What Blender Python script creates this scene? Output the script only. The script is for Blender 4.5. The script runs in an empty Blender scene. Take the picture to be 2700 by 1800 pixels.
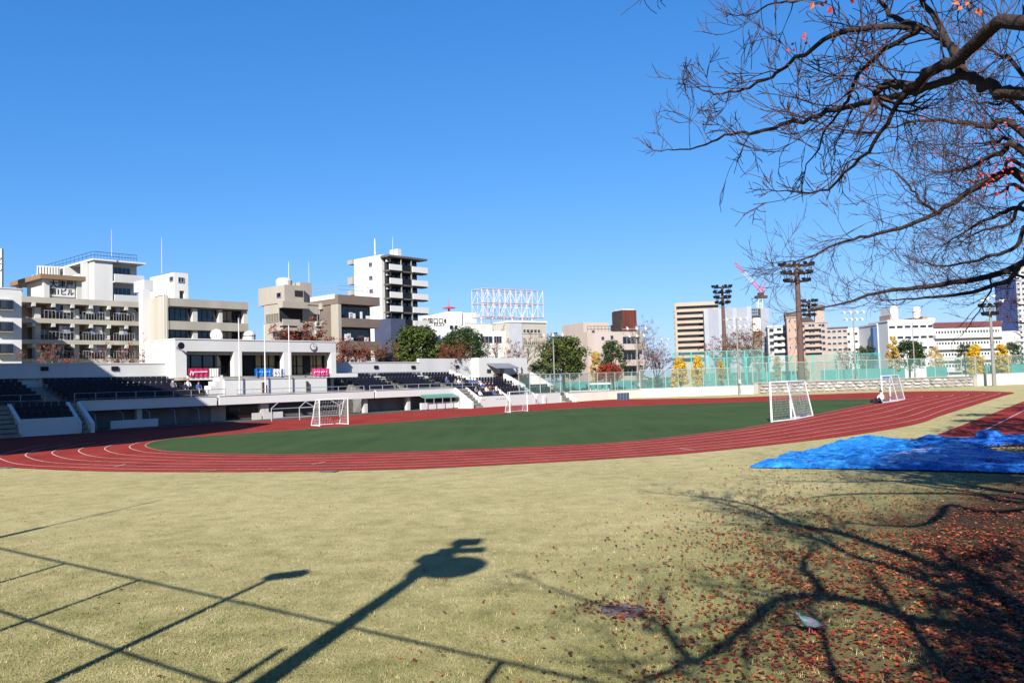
import bpy, bmesh, math, random
from math import sin, cos, tan, atan, atan2, radians, degrees, pi, hypot, sqrt, exp
from mathutils import Vector, Matrix, noise
sc = bpy.context.scene
COL = sc.collection
rnd = random.Random(7)

# ---------------------------------------------------------------- camera
CAM_H = 3.0
ROLL = atan(0.030)
PITCH = atan(104 * cos(ROLL) / 2200.0)
FPX, CXP, CYP = 2200.0, 1350.0, 900.0      # focal length and centre in photograph pixels (2700 x 1800)
cam_d = bpy.data.cameras.new('camera')
cam_d.sensor_width = 36.0
cam_d.lens = 36.0 * FPX / 2700.0
cam_d.clip_start = 0.1
cam_d.clip_end = 5000
cam = bpy.data.objects.new('camera', cam_d)
COL.objects.link(cam)
_f = Vector((0, cos(PITCH), sin(PITCH)))
_u = Vector((0, -sin(PITCH), cos(PITCH)))
_r = Vector((1, 0, 0))
# image right axis: a level world direction to the right appears raised in the picture by ROLL
_right = (_r * cos(ROLL) - _u * sin(ROLL))
_up = (_r * sin(ROLL) + _u * cos(ROLL))
cam.matrix_world = Matrix(((_right.x, _up.x, -_f.x, 0), (_right.y, _up.y, -_f.y, 0), (_right.z, _up.z, -_f.z, CAM_H), (0, 0, 0, 1)))
sc.camera = cam

# ---------------------------------------------------------------- light
SUN_AZ = radians(12.7)       # direction in which shadows fall, clockwise from +Y
SUN_EL = radians(33.0)
world = bpy.data.worlds.new('World')
sc.world = world
world.use_nodes = True
wn = world.node_tree
wn.nodes.clear()
sky = wn.nodes.new('ShaderNodeTexSky')
sky.sky_type = 'NISHITA'
sky.sun_disc = False
sky.sun_elevation = SUN_EL
sky.sun_rotation = SUN_AZ + pi
sky.altitude = 0
sky.air_density = 1.0
sky.dust_density = 0.35
sky.ozone_density = 2.5
EXPO = 1.3
ALB = 0.62            # overall reflectance trim that goes with this exposure
K_SKY = 0.075 * 2 ** 0.55
# clear, deep blue winter sky: the same curve on every direction of the Nishita sky
ssep = wn.nodes.new('ShaderNodeSeparateColor'); scom = wn.nodes.new('ShaderNodeCombineColor')
wn.links.new(sky.outputs[0], ssep.inputs[0])
for ch, (g_, k_) in enumerate(((1.25, 0.66), (0.80, 0.80), (0.6, 1.21))):
    m1 = wn.nodes.new('ShaderNodeMath'); m1.operation = 'MULTIPLY'; m1.inputs[1].default_value = K_SKY
    m2 = wn.nodes.new('ShaderNodeMath'); m2.operation = 'POWER'; m2.inputs[1].default_value = g_
    m3 = wn.nodes.new('ShaderNodeMath'); m3.operation = 'MULTIPLY'; m3.inputs[1].default_value = k_ / (0.05 * 2 ** EXPO)
    wn.links.new(ssep.outputs[ch], m1.inputs[0]); wn.links.new(m1.outputs[0], m2.inputs[0]); wn.links.new(m2.outputs[0], m3.inputs[0]); wn.links.new(m3.outputs[0], scom.inputs[ch])
bg = wn.nodes.new('ShaderNodeBackground')
bg.inputs['Strength'].default_value = 0.05
wo = wn.nodes.new('ShaderNodeOutputWorld')
wn.links.new(scom.outputs[0], bg.inputs[0])
wn.links.new(bg.outputs[0], wo.inputs[0])
sun_d = bpy.data.lights.new('sun', 'SUN')
sun_d.energy = 5.0
sun_d.angle = radians(0.53)
sun_d.color = (1.0, 0.955, 0.88)
sun = bpy.data.objects.new('sun', sun_d)
COL.objects.link(sun)
_sd = Vector((sin(SUN_AZ) * cos(SUN_EL), cos(SUN_AZ) * cos(SUN_EL), -sin(SUN_EL)))   # travel direction of the light
sun.rotation_euler = _sd.to_track_quat('-Z', 'Y').to_euler()
sun.location = (-20, -60, 60)
sc.view_settings.view_transform = 'Standard'
sc.view_settings.look = 'None'
sc.view_settings.gamma = 1.0
sc.view_settings.exposure = EXPO
sc.view_settings.use_curve_mapping = False
sc.render.engine = 'CYCLES'
sc.cycles.max_bounces = 6
sc.cycles.transparent_max_bounces = 24
sc.cycles.use_denoising = True
sc.cycles.sample_clamp_indirect = 6.0

# ---------------------------------------------------------------- survey helpers (photo pixel -> direction / ground / plane)
def ray(x, y):
    dx, dy = x - CXP, -(y - CYP)
    c, s = cos(ROLL), sin(ROLL)
    a, b = c * dx + s * dy, -s * dx + c * dy
    cp, sp = cos(PITCH), sin(PITCH)
    return Vector((a, FPX * cp - b * sp, FPX * sp + b * cp)) / FPX
def gnd(x, y, z=0.0):
    r = ray(x, y); t = (z - CAM_H) / r.z
    return Vector((r.x * t, r.y * t, z))
def deep(x, y, Y):
    r = ray(x, y); t = Y / r.y
    return Vector((r.x * t, Y, CAM_H + r.z * t))
def horizon(x): return 1044.5 - 0.03 * x
SH = Vector((sin(SUN_AZ), cos(SUN_AZ), 0)) / tan(SUN_EL)      # ground shadow of 1 m of height
def unshadow(x, y, z):
    g = gnd(x, y); return Vector((g.x - SH.x * z, g.y - SH.y * z, z))

class Fr:
    """a building frame: a runs along the front to the right, b goes away from the viewer, z up"""
    def __init__(s, ox, oy, az):
        s.o = Vector((ox, oy, 0)); az = radians(az)
        s.e1 = Vector((sin(az), cos(az), 0)); s.e2 = Vector((-cos(az), sin(az), 0))
    def pt(s, a, b, z): return s.o + s.e1 * a + s.e2 * b + Vector((0, 0, z))
    def onb(s, b, x, y):
        r = ray(x, y); d = r.dot(s.e2); t = (b + s.o.dot(s.e2)) / d
        p = r * t; q = p - s.o; return q.dot(s.e1), p.z + CAM_H
    def ona(s, a, x, y):
        r = ray(x, y); d = r.dot(s.e1); t = (a + s.o.dot(s.e1)) / d
        p = r * t; q = p - s.o; return q.dot(s.e2), p.z + CAM_H
def fr_at(x, Y, az):
    r = ray(x, horizon(x)); t = Y / r.y
    return Fr(r.x * t, Y, az)

# ---------------------------------------------------------------- materials
def lin(c):
    def f(v):
        v = v / 255.0
        return v / 12.92 if v <= 0.04045 else ((v + 0.055) / 1.055) ** 2.4
    return (f(c[0]) * ALB, f(c[1]) * ALB, f(c[2]) * ALB, 1.0)
_mats = {}
def M(name, rgb, rough=0.75, var=0.12, vs=0.8, bump=0.0, bs=20.0, metal=0.0, spec=0.3, fine=0.0, trans=0.0, streak=False):
    if name in _mats: return _mats[name]
    m = bpy.data.materials.new(name); m.use_nodes = True
    nt = m.node_tree; b = nt.nodes['Principled BSDF']
    col = lin(rgb)
    b.inputs['Roughness'].default_value = rough
    b.inputs['Metallic'].default_value = metal
    b.inputs['Specular IOR Level'].default_value = spec
    b.inputs['Base Color'].default_value = col
    geo = nt.nodes.new('ShaderNodeNewGeometry')
    if var > 0:
        n1 = nt.nodes.new('ShaderNodeTexNoise'); n1.inputs['Scale'].default_value = vs; n1.inputs['Detail'].default_value = 6
        if streak:
            mp = nt.nodes.new('ShaderNodeMapping'); mp.inputs['Scale'].default_value = (1.0, 1.0, 0.16)
            nt.links.new(geo.outputs['Position'], mp.inputs[0]); nt.links.new(mp.outputs[0], n1.inputs['Vector'])
        else:
            nt.links.new(geo.outputs['Position'], n1.inputs['Vector'])
        rp = nt.nodes.new('ShaderNodeMapRange')
        rp.inputs[1].default_value = 0.3; rp.inputs[2].default_value = 0.7
        rp.inputs[3].default_value = 1 - var; rp.inputs[4].default_value = 1 + var * 0.6
        nt.links.new(n1.outputs[0], rp.inputs[0])
        mul = nt.nodes.new('ShaderNodeVectorMath'); mul.operation = 'SCALE'
        mul.inputs[0].default_value = col[:3]
        nt.links.new(rp.outputs[0], mul.inputs['Scale'])
        nt.links.new(mul.outputs[0], b.inputs['Base Color'])
    if bump > 0:
        n2 = nt.nodes.new('ShaderNodeTexNoise'); n2.inputs['Scale'].default_value = bs; n2.inputs['Detail'].default_value = 4
        nt.links.new(geo.outputs['Position'], n2.inputs['Vector'])
        bp = nt.nodes.new('ShaderNodeBump'); bp.inputs['Strength'].default_value = bump; bp.inputs['Distance'].default_value = 0.03
        nt.links.new(n2.outputs[0], bp.inputs['Height']); nt.links.new(bp.outputs[0], b.inputs['Normal'])
    if trans > 0:
        tr = nt.nodes.new('ShaderNodeBsdfTransparent'); mx = nt.nodes.new('ShaderNodeMixShader')
        mx.inputs[0].default_value = trans
        nt.links.new(b.outputs[0], mx.inputs[1]); nt.links.new(tr.outputs[0], mx.inputs[2])
        nt.links.new(mx.outputs[0], nt.nodes['Material Output'].inputs[0])
    _mats[name] = m
    return m

WHITE = M('white_paint', (212, 211, 209), 0.6, 0.07, 0.5, streak=True)
WHITE2 = M('bright_white_paint', (224, 222, 218), 0.55, 0.05, 0.4, streak=True)
OFFW = M('off_white_render', (204, 202, 195), 0.75, 0.1, 0.5, streak=True)
BEIGE = M('beige_render', (184, 178, 165), 0.8, 0.12, 0.5, streak=True)
BEIGE2 = M('warm_beige_tile', (172, 163, 151), 0.75, 0.1, 0.6, streak=True)
GREYB = M('grey_beige_concrete', (172, 166, 155), 0.85, 0.13, 0.5, streak=True)
CONC = M('weathered_concrete', (150, 146, 137), 0.9, 0.2, 0.9, bump=.2)
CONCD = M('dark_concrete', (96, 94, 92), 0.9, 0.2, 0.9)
BROWN = M('brown_tile', (122, 108, 99), 0.75, 0.1, 0.7)
DBROWN = M('dark_brown_metal', (66, 54, 48), 0.6, 0.15, 1)
DARK = M('dark_interior', (38, 38, 42), 0.8, 0.2, 1)
BLACK = M('black_metal', (24, 24, 26), 0.5, 0.1, 2)
GLASS = M('window_glass', (46, 58, 74), 0.06, 0.2, 0.7, spec=0.8)
GLASSD = M('dark_window_glass', (24, 30, 44), 0.06, 0.25, 0.6, spec=0.8)
FRAME = M('aluminium_frame', (190, 192, 196), 0.4, 0.05, 2, metal=0.4)
STEEL = M('galvanised_steel', (150, 152, 154), 0.45, 0.12, 3, metal=0.5)
POLE = M('grey_pole_paint', (140, 138, 132), 0.6, 0.15, 2)
RUST = M('rusty_brown_metal', (104, 50, 40), 0.8, 0.25, 0.8, streak=True)
NAVY = M('navy_seat_plastic', (24, 26, 44), 0.6, 0.2, 1.5)

# ---------------------------------------------------------------- mesh building
class MB:
    def __init__(s): s.v = []; s.f = []; s.mi = []; s.cur = 0
    def add(s, vs, fs):
        k = len(s.v); s.v += [Vector(p) for p in vs]
        for f in fs: s.f.append([k + i for i in f]); s.mi.append(s.cur)
    def hexa(s, p): s.add(p, [(0, 3, 2, 1), (4, 5, 6, 7), (0, 1, 5, 4), (1, 2, 6, 5), (2, 3, 7, 6), (3, 0, 4, 7)])
    def box(s, f, a0, a1, b0, b1, z0, z1):
        if a0 > a1: a0, a1 = a1, a0
        if b0 > b1: b0, b1 = b1, b0
        if z0 > z1: z0, z1 = z1, z0
        s.hexa([f.pt(a0, b0, z0), f.pt(a1, b0, z0), f.pt(a1, b1, z0), f.pt(a0, b1, z0), f.pt(a0, b0, z1), f.pt(a1, b0, z1), f.pt(a1, b1, z1), f.pt(a0, b1, z1)])
        return s
    def prism(s, poly, z0, z1):
        n = len(poly)
        vs = [Vector((p[0], p[1], z0)) for p in poly] + [Vector((p[0], p[1], z1)) for p in poly]
        s.add(vs, [tuple(range(n - 1, -1, -1)), tuple(range(n, 2 * n))] + [(i, (i + 1) % n, n + (i + 1) % n, n + i) for i in range(n)])
        return s
    def extr(s, pts, d):
        """planar polygon of 3D points extruded by vector d"""
        n = len(pts); vs = [Vector(p) for p in pts] + [Vector(p) + d for p in pts]
        s.add(vs, [tuple(range(n)), tuple(range(2 * n - 1, n - 1, -1))] + [((i + 1) % n, i, n + i, n + (i + 1) % n) for i in range(n)])
        return s
    def tube(s, path, rad, n=6, cap=True):
        path = [Vector(p) for p in path]
        if not hasattr(rad, '__len__'): rad = [rad] * len(path)
        rings = []; k = len(s.v)
        prev = None
        for i, p in enumerate(path):
            t = (path[min(i + 1, len(path) - 1)] - path[max(i - 1, 0)])
            if t.length < 1e-9: t = Vector((0, 0, 1))
            t.normalize()
            if prev is None:
                x = t.cross(Vector((0, 0, 1)))
                if x.length < 1e-3: x = t.cross(Vector((0, 1, 0)))
            else:
                x = prev - t * prev.dot(t)
                if x.length < 1e-4: x = t.orthogonal()
            x.normalize(); prev = x; y = t.cross(x)
            for j in range(n):
                an = 2 * pi * j / n
                s.v.append(p + (x * cos(an) + y * sin(an)) * rad[i])
        for i in range(len(path) - 1):
            for j in range(n):
                s.f.append([k + i * n + j, k + i * n + (j + 1) % n, k + (i + 1) * n + (j + 1) % n, k + (i + 1) * n + j]); s.mi.append(s.cur)
        if cap:
            s.f.append([k + j for j in range(n - 1, -1, -1)]); s.mi.append(s.cur)
            e = k + (len(path) - 1) * n
            s.f.append([e + j for j in range(n)]); s.mi.append(s.cur)
        return s
    def lathe(s, c, prof, n=10):
        """prof: (r, z) list, axis vertical through c"""
        c = Vector(c); k = len(s.v)
        for r, z in prof:
            for j in range(n):
                an = 2 * pi * j / n; s.v.append(c + Vector((r * cos(an), r * sin(an), z)))
        for i in range(len(prof) - 1):
            for j in range(n):
                s.f.append([k + i * n + j, k + i * n + (j + 1) % n, k + (i + 1) * n + (j + 1) % n, k + (i + 1) * n + j]); s.mi.append(s.cur)
        s.f.append([k + j for j in range(n - 1, -1, -1)]); s.mi.append(s.cur)
        e = k + (len(prof) - 1) * n; s.f.append([e + j for j in range(n)]); s.mi.append(s.cur)
        return s
    def build(s, name, mat, parent=None, loc=None, smooth=False):
        base = Vector((0, 0, 0))
        if parent is not None:
            r = parent
            while r.parent is not None: r = r.parent
            base = r.location.copy()
        elif loc is not None: base = Vector(loc)
        me = bpy.data.meshes.new(name)
        me.from_pydata([tuple(v - base) for v in s.v], [], s.f)
        for m in (mat if isinstance(mat, (list, tuple)) else [mat]): me.materials.append(m)
        if isinstance(mat, (list, tuple)): me.polygons.foreach_set('material_index', s.mi)
        if smooth: me.polygons.foreach_set('use_smooth', [True] * len(me.polygons))
        me.update()
        o = bpy.data.objects.new(name, me); COL.objects.link(o)
        if parent is not None: o.parent = parent
        else: o.location = base
        return o

def tag(o, label=None, cat=None, group=None, kind=None):
    if label: o['label'] = label
    if cat: o['category'] = cat
    if group: o['group'] = group
    if kind: o['kind'] = kind
    return o
def thing(name, label, cat, loc, group=None):
    o = bpy.data.objects.new(name, None); COL.objects.link(o); o.location = loc
    o.empty_display_size = 0.3
    return tag(o, label, cat, group)
def shared(name, me, parent, mat_local=None, loc=None):
    o = bpy.data.objects.new(name, me); COL.objects.link(o); o.parent = parent
    if loc is not None: o.location = loc
    return o
def bx(f, name, mat, parent, a0, a1, b0, b1, z0, z1):
    return MB().box(f, a0, a1, b0, b1, z0, z1).build(name, mat, parent)
def pr(f, b, x0, y0, x1, y1):
    """photo rectangle on the plane b of frame f -> a0, a1, z0, z1"""
    ym, xm = (y0 + y1) / 2, (x0 + x1) / 2
    return f.onb(b, x0, ym)[0], f.onb(b, x1, ym)[0], f.onb(b, xm, y1)[1], f.onb(b, xm, y0)[1]
def pra(f, a, x0, y0, x1, y1):
    ym, xm = (y0 + y1) / 2, (x0 + x1) / 2
    return f.ona(a, x0, ym)[0], f.ona(a, x1, ym)[0], f.ona(a, xm, y1)[1], f.ona(a, xm, y0)[1]
def pbx(f, name, mat, parent, b, x0, y0, x1, y1, out=0.05, inn=0.0):
    a0, a1, z0, z1 = pr(f, b, x0, y0, x1, y1)
    return bx(f, name, mat, parent, a0, a1, b - out, b + inn, z0, z1)
def pbxa(f, name, mat, parent, a, x0, y0, x1, y1, out=0.05, inn=0.0):
    b0, b1, z0, z1 = pra(f, a, x0, y0, x1, y1)
    return bx(f, name, mat, parent, a - out, a + inn, b0, b1, z0, z1)
def window(f, parent, a0, a1, z0, z1, b=0.0, nx=2, glass=None, fr=None, t=0.06):
    """framed window on the plane b: frame ring and mullions proud of the wall, panes set behind them"""
    if a0 > a1: a0, a1 = a1, a0
    m = MB(); w = t
    m.box(f, a0, a1, b - 0.09, b - 0.004, z0, z0 + w); m.box(f, a0, a1, b - 0.09, b - 0.004, z1 - w, z1)
    m.box(f, a0, a0 + w, b - 0.09, b - 0.004, z0 + w, z1 - w); m.box(f, a1 - w, a1, b - 0.09, b - 0.004, z0 + w, z1 - w)
    for i in range(1, nx):
        c = a0 + (a1 - a0) * i / nx; m.box(f, c - w / 2, c + w / 2, b - 0.085, b - 0.004, z0 + w, z1 - w)
    o = m.build('window', fr or FRAME, parent)
    for i in range(nx):
        c0 = a0 + (a1 - a0) * i / nx + w * .5; c1 = a0 + (a1 - a0) * (i + 1) / nx - w * .5
        bx(f, 'pane', glass or GLASS, o, c0, c1, b - 0.035, b - 0.005, z0 + w * .9, z1 - w * .9)
    return o
def pwin(f, parent, x0, y0, x1, y1, b=0.0, nx=2, glass=None, fr=None, t=0.06):
    a0, a1, z0, z1 = pr(f, b, x0, y0, x1, y1)
    return window(f, parent, a0, a1, z0, z1, b, nx, glass, fr, t)
class Fa(Fr):
    """the left side face (a = const) of a frame seen as a front of its own"""
    def __init__(s, f, a, b0):
        s.o = f.pt(a, b0, 0); s.e1 = -f.e2; s.e2 = f.e1
def text(body, f, b, a, z, size, mat, parent, depth=0.01, squeeze=1.0):
    cu = bpy.data.curves.new('lettering', 'FONT'); cu.body = body; cu.align_x = 'CENTER'; cu.align_y = 'CENTER'; cu.size = size
    cu.extrude = depth; cu.offset = size * .018
    to = bpy.data.objects.new('lettering_curve', cu); COL.objects.link(to)
    dg = bpy.context.evaluated_depsgraph_get(); me = bpy.data.meshes.new_from_object(to.evaluated_get(dg))
    COL.objects.unlink(to); bpy.data.objects.remove(to)
    r = parent
    while r.parent is not None: r = r.parent
    for v in me.vertices:
        v.co = f.pt(a + v.co.x * squeeze, b - v.co.z, z + v.co.y) - r.location
    me.materials.clear(); me.materials.append(mat)
    o = bpy.data.objects.new('lettering', me); COL.objects.link(o); o.parent = parent
    return o
# ================================================================ ground, lawn, track
def node_mat(name):
    m = bpy.data.materials.new(name); m.use_nodes = True
    return m, m.node_tree, m.node_tree.nodes['Principled BSDF']
def N_(nt, t, **kw):
    n = nt.nodes.new(t)
    for k, v in kw.items(): setattr(n, k, v)
    return n
def noise_tex(nt, vec, scale, detail=5, rough=0.55):
    n = N_(nt, 'ShaderNodeTexNoise'); n.inputs['Scale'].default_value = scale; n.inputs['Detail'].default_value = detail; n.inputs['Roughness'].default_value = rough
    nt.links.new(vec, n.inputs['Vector']); return n.outputs[0]
def ramp(nt, fac, stops):
    r = N_(nt, 'ShaderNodeValToRGB'); cr = r.color_ramp
    while len(cr.elements) < len(stops): cr.elements.new(0.5)
    for e, (p, c) in zip(cr.elements, stops): e.position = p; e.color = lin(c) if len(c) == 3 else c
    nt.links.new(fac, r.inputs[0]); return r.outputs[0]
def mixc(nt, fac, a, b):
    m = N_(nt, 'ShaderNodeMix', data_type='RGBA')
    if isinstance(fac, float): m.inputs[0].default_value = fac
    else: nt.links.new(fac, m.inputs[0])
    for i, c in ((6, a), (7, b)):
        if isinstance(c, tuple): m.inputs[i].default_value = lin(c)
        else: nt.links.new(c, m.inputs[i])
    return m.outputs[2]
def bump(nt, b, h, strength, dist):
    n = N_(nt, 'ShaderNodeBump'); n.inputs['Strength'].default_value = strength; n.inputs['Distance'].default_value = dist
    nt.links.new(h, n.inputs['Height']); nt.links.new(n.outputs[0], b.inputs['Normal'])

def lawn_material():
    m, nt, b = node_mat('dry_winter_lawn')
    pos = N_(nt, 'ShaderNodeNewGeometry').outputs['Position']
    big = noise_tex(nt, pos, 0.22, 4); mid = noise_tex(nt, pos, 1.6, 6, 0.65); fine = noise_tex(nt, pos, 28, 3, 0.7)
    c1 = ramp(nt, mid, [(0.28, (166, 155, 104)), (0.5, (200, 187, 134)), (0.75, (222, 209, 160))])
    c2 = ramp(nt, mid, [(0.25, (118, 118, 66)), (0.6, (160, 152, 98)), (0.8, (186, 174, 122))])
    k = ramp(nt, big, [(0.38, (0, 0, 0)), (0.62, (190, 190, 190))])
    c = mixc(nt, k, c1, c2)
    f2 = ramp(nt, fine, [(0.3, (105, 100, 60)), (0.55, (188, 174, 128)), (0.75, (222, 208, 165))])
    c = mixc(nt, 0.3, c, f2)
    spY = N_(nt, 'ShaderNodeSeparateXYZ'); nt.links.new(pos, spY.inputs[0])
    yv = N_(nt, 'ShaderNodeMath', operation='MULTIPLY_ADD'); nt.links.new(noise_tex(nt, pos, .5, 4), yv.inputs[0]); yv.inputs[1].default_value = 14.0; nt.links.new(spY.outputs[1], yv.inputs[2])
    ym = N_(nt, 'ShaderNodeMapRange'); ym.inputs[1].default_value = 26.0; ym.inputs[2].default_value = 13.0; ym.inputs[4].default_value = .7
    nt.links.new(yv.outputs[0], ym.inputs[0])
    c = mixc(nt, ym.outputs[0], c, ramp(nt, mid, [(.3, (98, 104, 54)), (.5, (146, 142, 86)), (.72, (186, 175, 120))]))
    spot = noise_tex(nt, pos, 3.4, 6, .7)
    c = mixc(nt, ramp(nt, spot, [(.56, (0, 0, 0)), (.72, (110, 110, 110))]), c, (156, 138, 98))
    c = mixc(nt, ramp(nt, noise_tex(nt, pos, 5.3, 5, .7), [(.58, (0, 0, 0)), (.74, (140, 140, 140))]), c, (112, 122, 66))
    # bare damp earth showing under the trees on the right
    sep = N_(nt, 'ShaderNodeSeparateXYZ'); nt.links.new(pos, sep.inputs[0])
    d = N_(nt, 'ShaderNodeMath', operation='MULTIPLY_ADD'); nt.links.new(sep.outputs[1], d.inputs[0]); d.inputs[1].default_value = -0.45; nt.links.new(sep.outputs[0], d.inputs[2])
    fa = N_(nt, 'ShaderNodeMath', operation='SUBTRACT'); nt.links.new(sep.outputs[1], fa.inputs[0]); fa.inputs[1].default_value = 17.0
    fb = N_(nt, 'ShaderNodeMath', operation='MAXIMUM'); nt.links.new(fa.outputs[0], fb.inputs[0]); fb.inputs[1].default_value = 0.0
    fc = N_(nt, 'ShaderNodeMath', operation='MULTIPLY_ADD'); nt.links.new(fb.outputs[0], fc.inputs[0]); fc.inputs[1].default_value = -0.6; nt.links.new(d.outputs[0], fc.inputs[2])
    e = N_(nt, 'ShaderNodeMath', operation='MULTIPLY_ADD'); nt.links.new(mid, e.inputs[0]); e.inputs[1].default_value = 3.0; nt.links.new(fc.outputs[0], e.inputs[2])
    mr = N_(nt, 'ShaderNodeMapRange'); mr.inputs[1].default_value = -0.3; mr.inputs[2].default_value = 2.6
    nt.links.new(e.outputs[0], mr.inputs[0])
    soil = ramp(nt, fine, [(0.3, (46, 36, 28)), (0.7, (92, 72, 52))])
    green = mixc(nt, 0.5, c, (120, 122, 70))
    mr2 = N_(nt, 'ShaderNodeMapRange'); mr2.inputs[1].default_value = -3.6; mr2.inputs[2].default_value = -0.4
    nt.links.new(e.outputs[0], mr2.inputs[0])
    c = mixc(nt, mr2.outputs[0], c, green)
    c = mixc(nt, mr.outputs[0], c, soil)
    nt.links.new(c, b.inputs['Base Color'])
    b.inputs['Roughness'].default_value = 0.95; b.inputs['Specular IOR Level'].default_value = 0.1
    hh = N_(nt, 'ShaderNodeMath', operation='ADD'); nt.links.new(fine, hh.inputs[0]); nt.links.new(noise_tex(nt, pos, 90, 2), hh.inputs[1])
    bump(nt, b, hh.outputs[0], 0.8, 0.03)
    return m
def track_material():
    m, nt, b = node_mat('red_polyurethane_track')
    pos = N_(nt, 'ShaderNodeNewGeometry').outputs['Position']
    n1 = noise_tex(nt, pos, 0.5, 6, 0.6); n2 = noise_tex(nt, pos, 60, 2)
    c = ramp(nt, n1, [(0.3, (126, 46, 42)), (0.5, (144, 56, 50)), (0.72, (162, 70, 62))])
    n4 = noise_tex(nt, pos, 3.2, 7, .75)
    c = mixc(nt, ramp(nt, n4, [(.5, (0, 0, 0)), (.78, (120, 120, 120))]), c, (112, 48, 44))
    c = mixc(nt, ramp(nt, noise_tex(nt, pos, .12, 3), [(.45, (0, 0, 0)), (.7, (110, 110, 110))]), c, (164, 86, 78))
    c = mixc(nt, 0.16, c, ramp(nt, n2, [(0.3, (96, 34, 30)), (0.7, (186, 66, 58))]))
    nt.links.new(c, b.inputs['Base Color']); b.inputs['Roughness'].default_value = 0.95; b.inputs['Specular IOR Level'].default_value = 0.03
    bump(nt, b, n2, 0.4, 0.006)
    return m
def turf_material():
    m, nt, b = node_mat('green_artificial_turf')
    pos = N_(nt, 'ShaderNodeNewGeometry').outputs['Position']
    n1 = noise_tex(nt, pos, 0.16, 4); n2 = noise_tex(nt, pos, 40, 3); n3 = noise_tex(nt, pos, 1.1, 5, 0.7)
    c = ramp(nt, n1, [(0.3, (50, 70, 44)), (0.55, (60, 82, 48)), (0.75, (70, 92, 54))])
    c = mixc(nt, 0.3, c, ramp(nt, n2, [(0.3, (34, 58, 34)), (0.7, (92, 108, 72))]))
    mpn = N_(nt, 'ShaderNodeMapping'); mpn.inputs['Rotation'].default_value = (0, 0, radians(40.9)); mpn.inputs['Scale'].default_value = (.5, .06, 1)
    nt.links.new(pos, mpn.inputs[0])
    c = mixc(nt, ramp(nt, noise_tex(nt, mpn.outputs[0], 1.6, 5, .65), [(.36, (0, 0, 0)), (.64, (200, 200, 200))]), c, (86, 100, 66))
    c = mixc(nt, ramp(nt, n3, [(0.62, (0, 0, 0)), (0.8, (90, 90, 90))]), c, (98, 112, 74))
    nt.links.new(c, b.inputs['Base Color']); b.inputs['Roughness'].default_value = 0.95; b.inputs['Specular IOR Level'].default_value = 0.03
    bump(nt, b, n2, 0.5, 0.02)
    return m
LAWN, TRACK, TURF = lawn_material(), track_material(), turf_material()
LINE = M('white_line_paint', (214, 192, 186), 0.8, 0.3, 3)
EARTH = M('town_ground', (112, 106, 98), 0.95, 0.25, 0.05)

def catmull(pts, closed=True, sub=8):
    out = []; n = len(pts)
    rng = range(n) if closed else range(n - 1)
    for i in rng:
        g = (lambda k: pts[k % n]) if closed else (lambda k: pts[min(max(k, 0), n - 1)])
        p0, p1, p2, p3 = g(i - 1), g(i), g(i + 1), g(i + 2)
        for j in range(sub):
            t = j / sub
            out.append(tuple(0.5 * (2 * b + (c - a) * t + (2 * a - 5 * b + 4 * c - d) * t * t + (3 * b - a - 3 * c + d) * t ** 3) for a, b, c, d in zip(p0, p1, p2, p3)))
    if not closed: out.append(tuple(pts[-1]))
    return out
def sheet(name, pts, z, mat):
    m = MB(); m.add([Vector((p[0], p[1], z)) for p in pts], [tuple(range(len(pts)))])
    # make sure it faces up
    o = m.build(name, mat)
    if o.data.polygons[0].normal.z < 0: o.data.flip_normals()
    return o
tag(sheet('ground', [(-1500, -600), (1500, -600), (1500, 3000), (-1500, 3000)], -0.02, EARTH), kind='structure')
tag(sheet('lawn', [(-70, -25), (130, -25), (130, 150), (60, 150), (-70, 150)], -0.006, LAWN), kind='structure')

green_px = [(384, 1176), (420, 1187), (500, 1193), (640, 1197), (804, 1197), (1148, 1188.5), (1400, 1178), (1634, 1165.6), (1900, 1137), (2032, 1117), (2146, 1094), (2240, 1075), (2300, 1063.8), (2338, 1056), (2300, 1051), (2155, 1054), (2019, 1058), (1900, 1061.5), (1612, 1072), (1400, 1083.8), (1033, 1114), (689, 1139), (500, 1152), (446, 1157), (400, 1165)]
green_g = [gnd(x, y) for x, y in catmull(green_px)]
TF = Fr(-67 * cos(radians(40.9)), 67 * sin(radians(40.9)), 40.9)       # frame of the home straight and the stand
outer_px = [(0, 1231), (159, 1238.6), (319, 1243), (560, 1244), (804, 1242), (1100, 1235.5), (1464, 1217.7), (1740, 1200.7), (1900, 1187), (2146, 1160), (2300, 1139), (2419, 1117), (2480, 1096), (2546, 1075), (2606, 1056), (2648, 1043), (2674, 1036), (2657, 1033), (2589, 1030.6), (2504, 1030.6), (2393, 1032), (2300, 1034.5), (2138, 1040), (1900, 1048.5)]
outer_g = [gnd(x, y) for x, y in catmull(outer_px, closed=False)]
s_end = TF.pt(88, -0.2, 0)
outer_g += [TF.pt(97, -0.4, 0), s_end, TF.pt(70, 0.5, 0), TF.pt(50, 6, 0), TF.pt(10, 6, 0), TF.pt(-4, 0, 0)]
g0 = gnd(-60, 1222); outer_g += [TF.pt(2, 14, 0) * 0 + Vector((-38, 36, 0)), Vector((-30, 36.2, 0))]
track = tag(sheet('running_track', outer_g, 0.004, TRACK), kind='structure')
inf_ = tag(sheet('infield', green_g, 0.012, TURF), kind='structure')

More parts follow.
